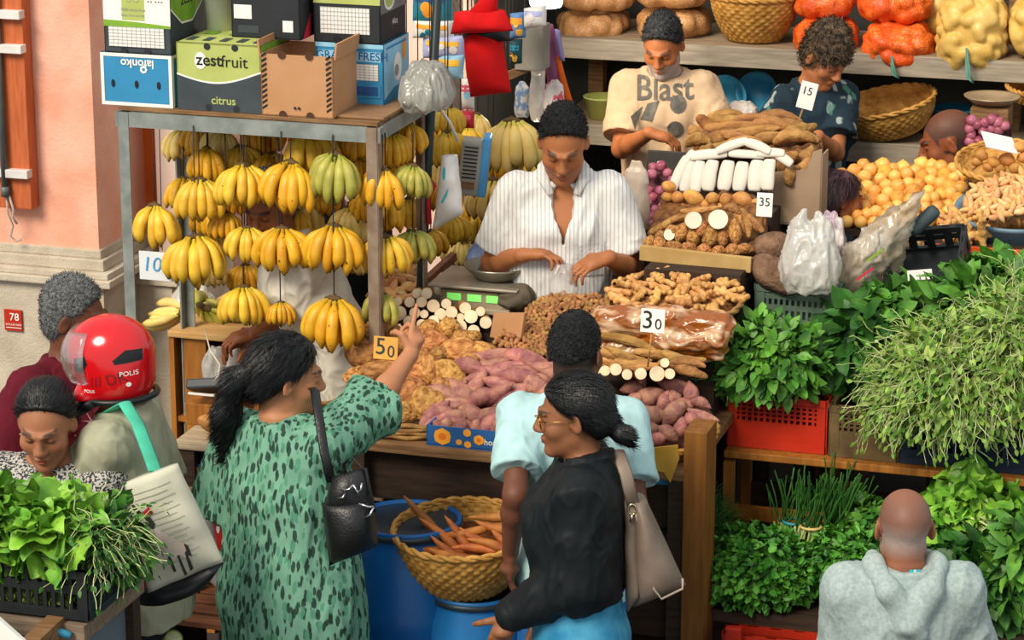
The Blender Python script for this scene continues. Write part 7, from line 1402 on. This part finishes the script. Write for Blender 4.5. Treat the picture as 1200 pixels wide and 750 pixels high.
# ------------------------------------------------------------------ barrels and the taro basket in front of the counter
def barrel(label, px, py, b, r, m):
    p = PB(px, py, b); h = p.z; q = MB(); q.lathe([(.001, 0), (r * .9, 0), (r * .97, .03), (r, h * .3), (r * 1.0, h * .33), (r * 1.03, h * .35), (r * 1.0, h * .37), (r, h * .66), (r * 1.03, h * .68), (r * 1.0, h * .70), (r * .98, h - .10), (r * .86, h - .045), (r * .84, h - .02), (r * .87, h - .015), (r * .87, h), (r * .82, h), (r * .80, h - .02), (.001, h - .025)], seg=48)
    o = q.build('barrel', m, None, (p.x, p.y, 0)); tag(o, label, 'barrel'); q = MB(); q.lathe([(r * .872, h - .03), (r * .90, h - .028), (r * .90, h - .012), (r * .872, h - .01)], seg=48); q.build('clamp_ring', mat('barrel_ring', '#3a4650', rough=.35, metal=.4), o); return h
barrel('tall blue plastic barrel beside the green dress', 478, 606, 7.83, .20, M_bluep); h2 = barrel('shorter blue barrel carrying the basket of orange roots', 556, 688, 7.80, .165, mat('bright_blue_plastic', '#1f73b5', rough=.4, var=.1))
pb2 = PB(546, 640, 7.80); basket('round_basket', .222, .12, .20, 'round golden wicker basket of orange roots on the shorter barrel', Vector((pb2.x, pb2.y, h2 + .003)), (math.radians(5), 0, ROT), M_wick, stakes=34)
G = 'orange roots standing in the golden wicker basket'
for x, y, w, h, a, v in ((503, 622, 92, 15, -42, 0), (520, 640, 80, 14, -35, 1), (535, 650, 70, 14, -20, 2), (578, 614, 60, 13, 5, 0), (584, 624, 56, 14, -6, 1), (560, 636, 50, 14, -20, 0), (574, 648, 60, 14, -12, 1), (545, 630, 60, 13, 15, 2), (520, 655, 40, 13, -10, 1), (592, 640, 40, 13, -30, 0), (556, 652, 56, 13, 0, 0), (500, 645, 40, 13, -15, 2), (540, 640, 70, 14, -50, 0)): item('redroot', x, y - 7, 7.68 + (655 - y) * .0035, w, h, 180 + a if v != 0 or x > 510 else a + 180, 'long orange-brown root in the golden wicker basket', 'root', G, var=v, tilt=.15)
hb = MB(); hb.lathe([(.001, .0), (.17, -.005), (.16, -.1), (.001, -.1)], seg=24); tag(hb.build('root_heap', mat('packed_red_roots', '#5a2d12', col2='#8f4d20', vs=40, bump=.6, bs=40), None, Vector((pb2.x, pb2.y, h2 + .15)), (math.radians(5), 0, ROT)), 'packed roots below the top ones in the golden wicker basket', 'roots', None, 'stuff')
# ------------------------------------------------------------------ lettuce stand at the bottom left
bL = 6.38; zc = PB(60, 722, bL).z
crate('black slatted plastic crate full of lettuce in the lower left', -150, 104, 722, .145, bL, .32, M_blackp, 26, 2, z=zc, solid=.12)
ls = empty('lettuce_stand', ST(uo(-40, 730, bL), bL + .18, 0), ROT, 'worn timber stand under the black lettuce crate', 'stand'); ws = uo(112, 730, bL) - uo(-190, 730, bL)
MB().box((-.03, 0, zc - .035), (ws, .40, .05), bev=.004).build('top', mat('grey_brown_plank', '#6a5a4a', col2='#85735f', rough=.8, vs=6, sc=(1.2, 12, 12), bump=.2, bs=30), ls); MB().box((-.03, .0, zc - .30), (ws - .06, .40, .46)).build('side_panel', mat('grey_metal_sheet', '#5d6a70', rough=.6, vs=3), ls); MB().box((.28, -.1, zc - .02), (.05, .5, .05), R=Matrix.Rotation(.05, 3, 'Z')).build('rail', M_wood, ls)
for x in (-ws / 2, ws / 2 - .06): MB().box((x, .15, (zc - .06) / 2), (.05, .05, zc - .06)).build('leg', M_wood_d, ls)
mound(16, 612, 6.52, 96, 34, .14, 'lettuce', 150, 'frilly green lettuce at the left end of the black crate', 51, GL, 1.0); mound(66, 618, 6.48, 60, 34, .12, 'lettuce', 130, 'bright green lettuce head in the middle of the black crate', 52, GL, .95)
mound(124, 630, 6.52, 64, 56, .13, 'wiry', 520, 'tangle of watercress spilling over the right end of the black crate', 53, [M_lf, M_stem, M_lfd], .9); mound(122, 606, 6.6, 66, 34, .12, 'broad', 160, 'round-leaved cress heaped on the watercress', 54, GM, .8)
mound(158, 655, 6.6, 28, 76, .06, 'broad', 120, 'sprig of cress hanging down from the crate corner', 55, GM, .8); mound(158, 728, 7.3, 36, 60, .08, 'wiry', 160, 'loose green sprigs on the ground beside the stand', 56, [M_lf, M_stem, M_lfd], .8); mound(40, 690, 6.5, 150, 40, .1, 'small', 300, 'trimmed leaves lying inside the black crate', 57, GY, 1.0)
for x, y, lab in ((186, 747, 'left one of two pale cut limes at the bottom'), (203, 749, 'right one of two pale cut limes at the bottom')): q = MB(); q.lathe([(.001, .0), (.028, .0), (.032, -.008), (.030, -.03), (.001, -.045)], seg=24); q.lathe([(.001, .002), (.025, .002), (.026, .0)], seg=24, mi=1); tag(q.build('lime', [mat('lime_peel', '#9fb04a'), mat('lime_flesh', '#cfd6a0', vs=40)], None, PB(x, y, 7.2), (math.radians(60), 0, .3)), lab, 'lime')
bw_ = MB(); bw_.box((0, 0, 0), (.30, .02, .05), bev=.003); bw_.box((0, -.002, -.045), (.30, .016, .035), mi=1); bw_.box((.13, -.002, -.08), (.04, .016, .03), mi=2); tag(bw_.build('painted_plank', [M_cw, mat('green_paint', '#1e9a4c'), M_cr], None, PB(-8, 730, 6.2), (0, math.radians(38), ROT)), 'white, green and red painted plank leaning in the bottom left corner', 'plank')
cl = MB(); cl.tube([(-.03, 0, 0), (0, 0, .012), (.03, 0, 0)], .012, 8); tag(cl.build('blue_clip', mat('cyan_plastic', '#3a93b5'), None, PB(70, 745, 6.34)), 'small blue plastic clip on the front of the stand', 'clip')
# wooden pallet parts under the side table
pw = empty('pallet', ST(uo(240, 720, 8.15), 8.2, 0), ROT, 'reddish wooden pallet under the side table', 'pallet'); M_rw = mat('reddish_wood', '#7a4a30', col2='#96603f', vs=6, sc=(1.2, 12, 12))
for i in range(5): MB().box((0, -.12 + i * .09, .40), (.5, .07, .02), bev=.003).build('plank', M_rw, pw)
for x in (-.2, .2): MB().box((x, 0.05, .2), (.06, .4, .38)).build('bearer', M_wood_d, pw)
# black tablet-like scale and cabinets on the side table
cb = empty('card_machine', PB(248, 452, 8.5), ROT, 'dark till with a cable standing on a wooden block on the side table', 'till'); MB().box((0, 0, 0), (.155, .10, .035), R=Matrix.Rotation(math.radians(-8), 3, 'Y') @ Matrix.Rotation(math.radians(-30), 3, 'X'), bev=.006).build('till_body', mat('charcoal_plastic', '#2c3336', rough=.45), cb); MB().box((-.02, -.045, -.02), (.10, .01, .006)).build('edge_strip', M_cw, cb)
MB().tube(relative([PB(240, 385, 8.6), PB(246, 410, 8.5), PB(258, 428, 8.45), PB(256, 440, 8.42), PB(250, 448, 8.44)], cb), .0028, 6).build('cable', mat('pale_cable', '#d2c7b4'), cb)
wbk = tag(MB().box(ST(uo(245, 480, 8.5), 8.55, (PB(245, 466, 8.5).z - .02 + ZL) / 2), (.17, .14, PB(245, 466, 8.5).z - .02 - ZL), ROT, bev=.004).build('wooden_block', M_wood_o), 'orange-brown wooden block on the bleached side table', 'block')
bag('plastic_bag', 'crumpled grey plastic bag inside the cabinet behind the till', 252, 424, 8.85, 30, 46, .10, M_bag, 13, .012, False); bag('plastic_bag', 'clear plastic bag held by the man in the off-white shirt', 276, 424, 8.86, 26, 46, .08, M_bag, 14, .01, False)
pmp = PR['yam'][0]; item('potato', 248, 496, 8.36, 22, 36, 80, 'yellow fruit half hidden behind the sleeve of the green dress', 'fruit')
# ------------------------------------------------------------------ hanging goods in the middle
rj = empty('hanging_bag', PB(566, 60, 9.3), 0, 'bright red cloth bag hanging from the awning in the middle', 'bag'); M_rc = cloth('scarlet_cloth', '#cc1214', var=.06)
W_ = lambda x, y, b=9.3: PB(x, y, b)
lpanel('bag_body', M_rc, rj, [W_(544, 38), W_(586, 34), W_(599, 108), W_(551, 114)], bulge=.04, thick=.13, wr=.008, n=-VX); lpanel('folded_top', M_rc, rj, [W_(533, 14, 9.24), W_(592, 12, 9.24), W_(602, 36, 9.22), W_(528, 40, 9.22)], bulge=.04, thick=.1, wr=.02, n=-VX)
lpanel('dark_lining', M_hblk, rj, [W_(540, 38, 9.27), W_(590, 32, 9.27), W_(600, 48, 9.3), W_(546, 52, 9.3)], bulge=.02, thick=.06, n=-VX)
MB().tube(relative([W_(566, 18, 9.24), W_(572, 2, 9.24), W_(570, -60, 9.24)], rj), [.05, .035, .02], 10).build('knot', M_rc, rj)
ra = empty('awning_rail', ST(uo(560, -50, 9.4), 9.4, 2.56), ROT, 'overhead wooden rail the goods hang from', 'rail'); MB().box((0, 0, 0), (1.1, .05, .05)).build('rail_bar', M_wood, ra); [MB().box((x, 1.36, .05), (.05, 2.75, .05)).build('cross_bar', M_wood, ra) for x in (-.5, .5)]; MB().box((0, .5, 0), (1.1, .05, .05)).build('rail_bar', M_wood, ra)
gb = bag('plastic_bag', 'big grey translucent bag bulging over the right end of the rack', 500, 96, 8.74, 62, 62, .24, mat('smoky_film', '#b3b4ac', rough=.2, vs=5, trans=.4, spec=.7, bump=.6, bs=15, alpha=.85), 15, .02, False)
def packet(label, c, cols, b=9.55, seed=0, cat='packet'):
    r = empty('packet', PB(sum(p[0] for p in c) / 4, sum(p[1] for p in c) / 4, b), 0, label, cat); o = lpanel('wrapper', cols[0], r, [PB(*p, b) for p in c], bulge=.02, thick=.03, wr=.008, seed=seed, n=-VX); cx, cy = r.location, scl(r.location); rr = random.Random(seed); w = abs(c[1][0] - c[0][0]) / cy; h = abs(c[3][1] - c[0][1]) / cy
    decal('wrapper_print', [rect(-w * .4, h * .1, w * .4, h * .35, 1)] + [disc(rr.uniform(-.3, .3) * w, rr.uniform(-.35, .1) * h, rr.uniform(.08, .16) * min(w, h) + .004, 2) for _ in range(3)], cols, r, (0, 0, 0), UX, ZX, o, .002); top = max(PB(*p, b).z for p in c[:2]); MB().tube([(0, .01, top - r.location.z - .02), (.003, .01, 2.55 - r.location.z)], .0016, 5).build('string', M_cord, r); return r
M_tq = mat('turquoise_print', '#1f7f96'); M_pk = mat('pink_print', '#d2556a'); M_ye = mat('yellow_print', '#e6b53a'); M_lav = mat('lavender_print', '#a9b1d8')
for lab, c, cols in (('orange and blue snack packets hanging at the top left of the pole', [(484, -14), (530, -14), (530, 24), (484, 24)], [M_tq, M_cn, M_or]), ('white and orange packet behind the dark pole', [(484, 24), (532, 24), (532, 46), (484, 44)], [M_cw, M_or, M_tq]), ('lavender packet with a yellow disc right of the dark pole', [(496, 44), (545, 42), (545, 66), (496, 68)], [M_lav, M_ye, M_cw]), ('pale blue bag hanging below the lavender packet', [(512, 64), (545, 64), (542, 92), (514, 94)], [M_cbl, M_ye, M_cw]),
    ('white and pink packet on a string left of the red bag', [(541, 92), (555, 92), (556, 128), (542, 128)], [M_cw, M_pk, M_cbl]), ('red packet hanging below the white one', [(538, 130), (556, 130), (556, 150), (539, 150)], [M_cr, M_pk, M_red]), ('blue packet with orange rounds beside the lamp', [(598, 16), (616, 14), (616, 44), (598, 46)], [mat('steel_blue_print', '#5b86b8'), M_or, M_ye]), ('dark green packet right of the red bag', [(598, 48), (612, 46), (612, 74), (598, 76)], [mat('bottle_green', '#14424a'), M_tq, M_ye]), ('white packet at the right of the red bag', [(614, 10), (640, 6), (640, 30), (614, 34)], [M_cw, M_lav, M_cw])): packet(lab, c, cols, seed=len(lab))
gcb = tag(MB().box(PB(624, 54, 9.75), (.11, .10, .17), ROT, bev=.004).build('grey_carton', mat('carton_taupe', '#8c877c')), 'grey-taupe carton hanging beside the red bag', 'carton')
rl2 = tag(MB().bar(PB(592, 90, 9.7), PB(636, 72, 9.75), .02, .03).build('wooden_rail', M_wood), 'short sloping wooden rail right of the red bag', 'rail')
sc_f = empty('scarf', PB(648, 80, 9.9), 0, 'purple and orange cloth hanging from the rail right of the red bag', 'cloth'); lpanel('purple_cloth', cloth('mauve_cloth', '#8a4f72'), sc_f, [PB(636, 30, 9.9), PB(648, 28, 9.9), PB(664, 112, 9.9), PB(644, 122, 9.9)], bulge=.02, thick=.05, wr=.02); lpanel('orange_edge', cloth('orange_cloth', '#d8621c'), sc_f, [PB(650, 66, 9.88), PB(656, 66, 9.88), PB(672, 122, 9.88), PB(662, 120, 9.88)], bulge=.005, thick=.02, wr=.01); lpanel('lavender_fold', cloth('lavender_cloth', '#8f86b8'), sc_f, [PB(650, 34, 9.87), PB(656, 36, 9.87), PB(662, 72, 9.87), PB(656, 70, 9.87)], bulge=.005, thick=.02)
for px, py, w, h, lab, m in ((630, 102, 20, 80, 'white plastic bag hanging behind the stall keeper head', M_bag), (612, 118, 18, 40, 'blue patterned small bag hanging above the pale bananas', mat('blue_patterned_bag', '#6f8fb5', col2='#d3d0c9', vs=40, ramp=(.45, .55))), (650, 116, 26, 40, 'pink and white striped bag beside the purple cloth', mat('pink_white_bag', '#e2dad6', col2='#d8566a', vs=30, ramp=(.55, .6)))): bag('plastic_bag', lab, px, py, 9.85, w, h, .06, m, len(lab), .008)
wb_ = empty('carrier_bag', PB(527, 228, 9.0), 0, 'white plastic bag with blue print hanging on the dark pole', 'carrier bag'); wo = lpanel('bag_body', mat('white_pe', '#dfe0de', rough=.35), wb_, [PB(518, 182, 8.92), PB(536, 182, 8.92), PB(543, 250, 8.92), PB(507, 270, 8.92)], bulge=.02, thick=.05, wr=.012, n=-VX); kk = 1 / scl(PB(527, 228, 8.92)); decal('print', [disc(-2 * kk, 28 * kk, 2 * kk, 0, 10, 8 * kk), shp([(-6 * kk, -6 * kk), (3 * kk, 12 * kk), (1 * kk, 2 * kk), (-4 * kk, -8 * kk)])], M_teal, wb_, relative([PB(527, 228, 8.92)], wb_)[0], UX, ZX, wo, .002)
rt = MB().tube([PB(502, 210, 8.92), PB(508, 218, 8.9), PB(502, 232, 8.9), PB(503, 262, 8.91)], [.01, .012, .008, .010], 8); tag(rt.build('red_tag', M_cr), 'red cord tied round the dark pole', 'cord')
ss = empty('hanging_scale', PB(555, 195, 9.15), 0, 'grey vented scale head with blue side hanging in the middle', 'scale', rot=(0, math.radians(6), ROT + .25)); MB().box((-.01, 0, 0), (.075, .10, .20), bev=.008).build('scale_case', mat('grey_beige_case', '#9c9a8e', rough=.5), ss); q = MB()
for i in range(9): q.box((-.012, -.052, .08 - i * .014), (.05, .004, .005))
q.build('vent', M_hblk, ss); MB().box((.04, 0, .01), (.03, .10, .22), bev=.006).build('blue_side', mat('sky_blue_case', '#4f9fd6', rough=.35), ss); MB().box((-.012, -.053, -.06), (.045, .004, .025)).build('slot', M_wood, ss)
tag(MB().tube([PB(536, 165, 9.12), PB(528, 145, 9.1), PB(516, 128, 9.05), PB(513, 125, 9.0)], .006, 8).build('white_cable', M_cw), 'pale cable curving from the pole to the scale head', 'cable')
tag(MB().bar(PB(497, 332, 9.0), PB(532, 300, 9.2), .025, .03).build('wooden_brace', M_rw), 'reddish wooden brace behind the weighing scale', 'brace')
bag('plastic_bag', 'blue plastic bag behind the weighing scale', 570, 296, 9.15, 46, 32, .12, mat('blue_film', '#5f86c9', col2='#a9bfe6', rough=.3, vs=9), 21, .014, False); bag('plastic_bag', 'clear bag of cream roots behind the left cut roots', 526, 332, 9.0, 40, 30, .12, mat('film_over_roots', '#cdb58d', col2='#e9dcc2', rough=.3, vs=20), 22, .012, False)
heap('turmeric', [(436, 352), (444, 315), (470, 306), (492, 312), (488, 345), (462, 358)], 60, 7, lambda y: 8.85 + (355 - y) * .006, (16, 24), (8, 11), 'pale orange rhizome in the heap behind the right rack post', 'rhizomes behind the rack post', 'rhizome', mat('packed_rhizomes', '#a56a30'), 'packed rhizomes behind the right rack post', 33)
pbn = empty('rear_stand', ST(uo(505, 370, 9.0), 9.15, 0), ROT, 'dark stand under the rhizomes behind the rack', 'stand'); MB().box((0, 0, PB(470, 362, 8.85).z - .04), (.36, .46, .04)).build('top', M_wood_d, pbn); MB().box((0, 0, .6), (.32, .4, 1.1)).build('side_panel', M_wood_d, pbn)

# ------------------------------------------------------------------ details belong to the part they sit on
ON = {'front_print': ('carton_body', 'box_body'), 'side_print': ('carton_body',), 'top_print': ('carton_body',), 'collar': ('shirt',), 'pocket': ('shirt',), 'print': ('shirt', 'bag_body'), 'neck_label': ('hood',), 'wrapper_print': ('wrapper',), 'figures': ('card',), 'display': ('scale_body',), 'chain': ('flap',), 'spots': ('bag_body',), 'lettering': ('shell',), 'marking': ('shell',), 'vent': ('shell', 'scale_case'), 'slot': ('scale_case',), 'piping': ('bag_body',), 'edge_strip': ('till_body',), 'apron_strap': ('blouse',), 'orange_edge': ('board',), 'tape': ('casing_board',)}
fam = {}
for o in bpy.data.objects:
    if o.parent: fam.setdefault(o.parent.name, []).append(o)
for root, cs in fam.items():
    for o in cs:
        for t in ON.get(o.name.split('.')[0], ()):
            q = next((c for c in cs if c.name.split('.')[0] == t and c is not o), None)
            if q and q.location.length < 1e-6: o.parent = q; break
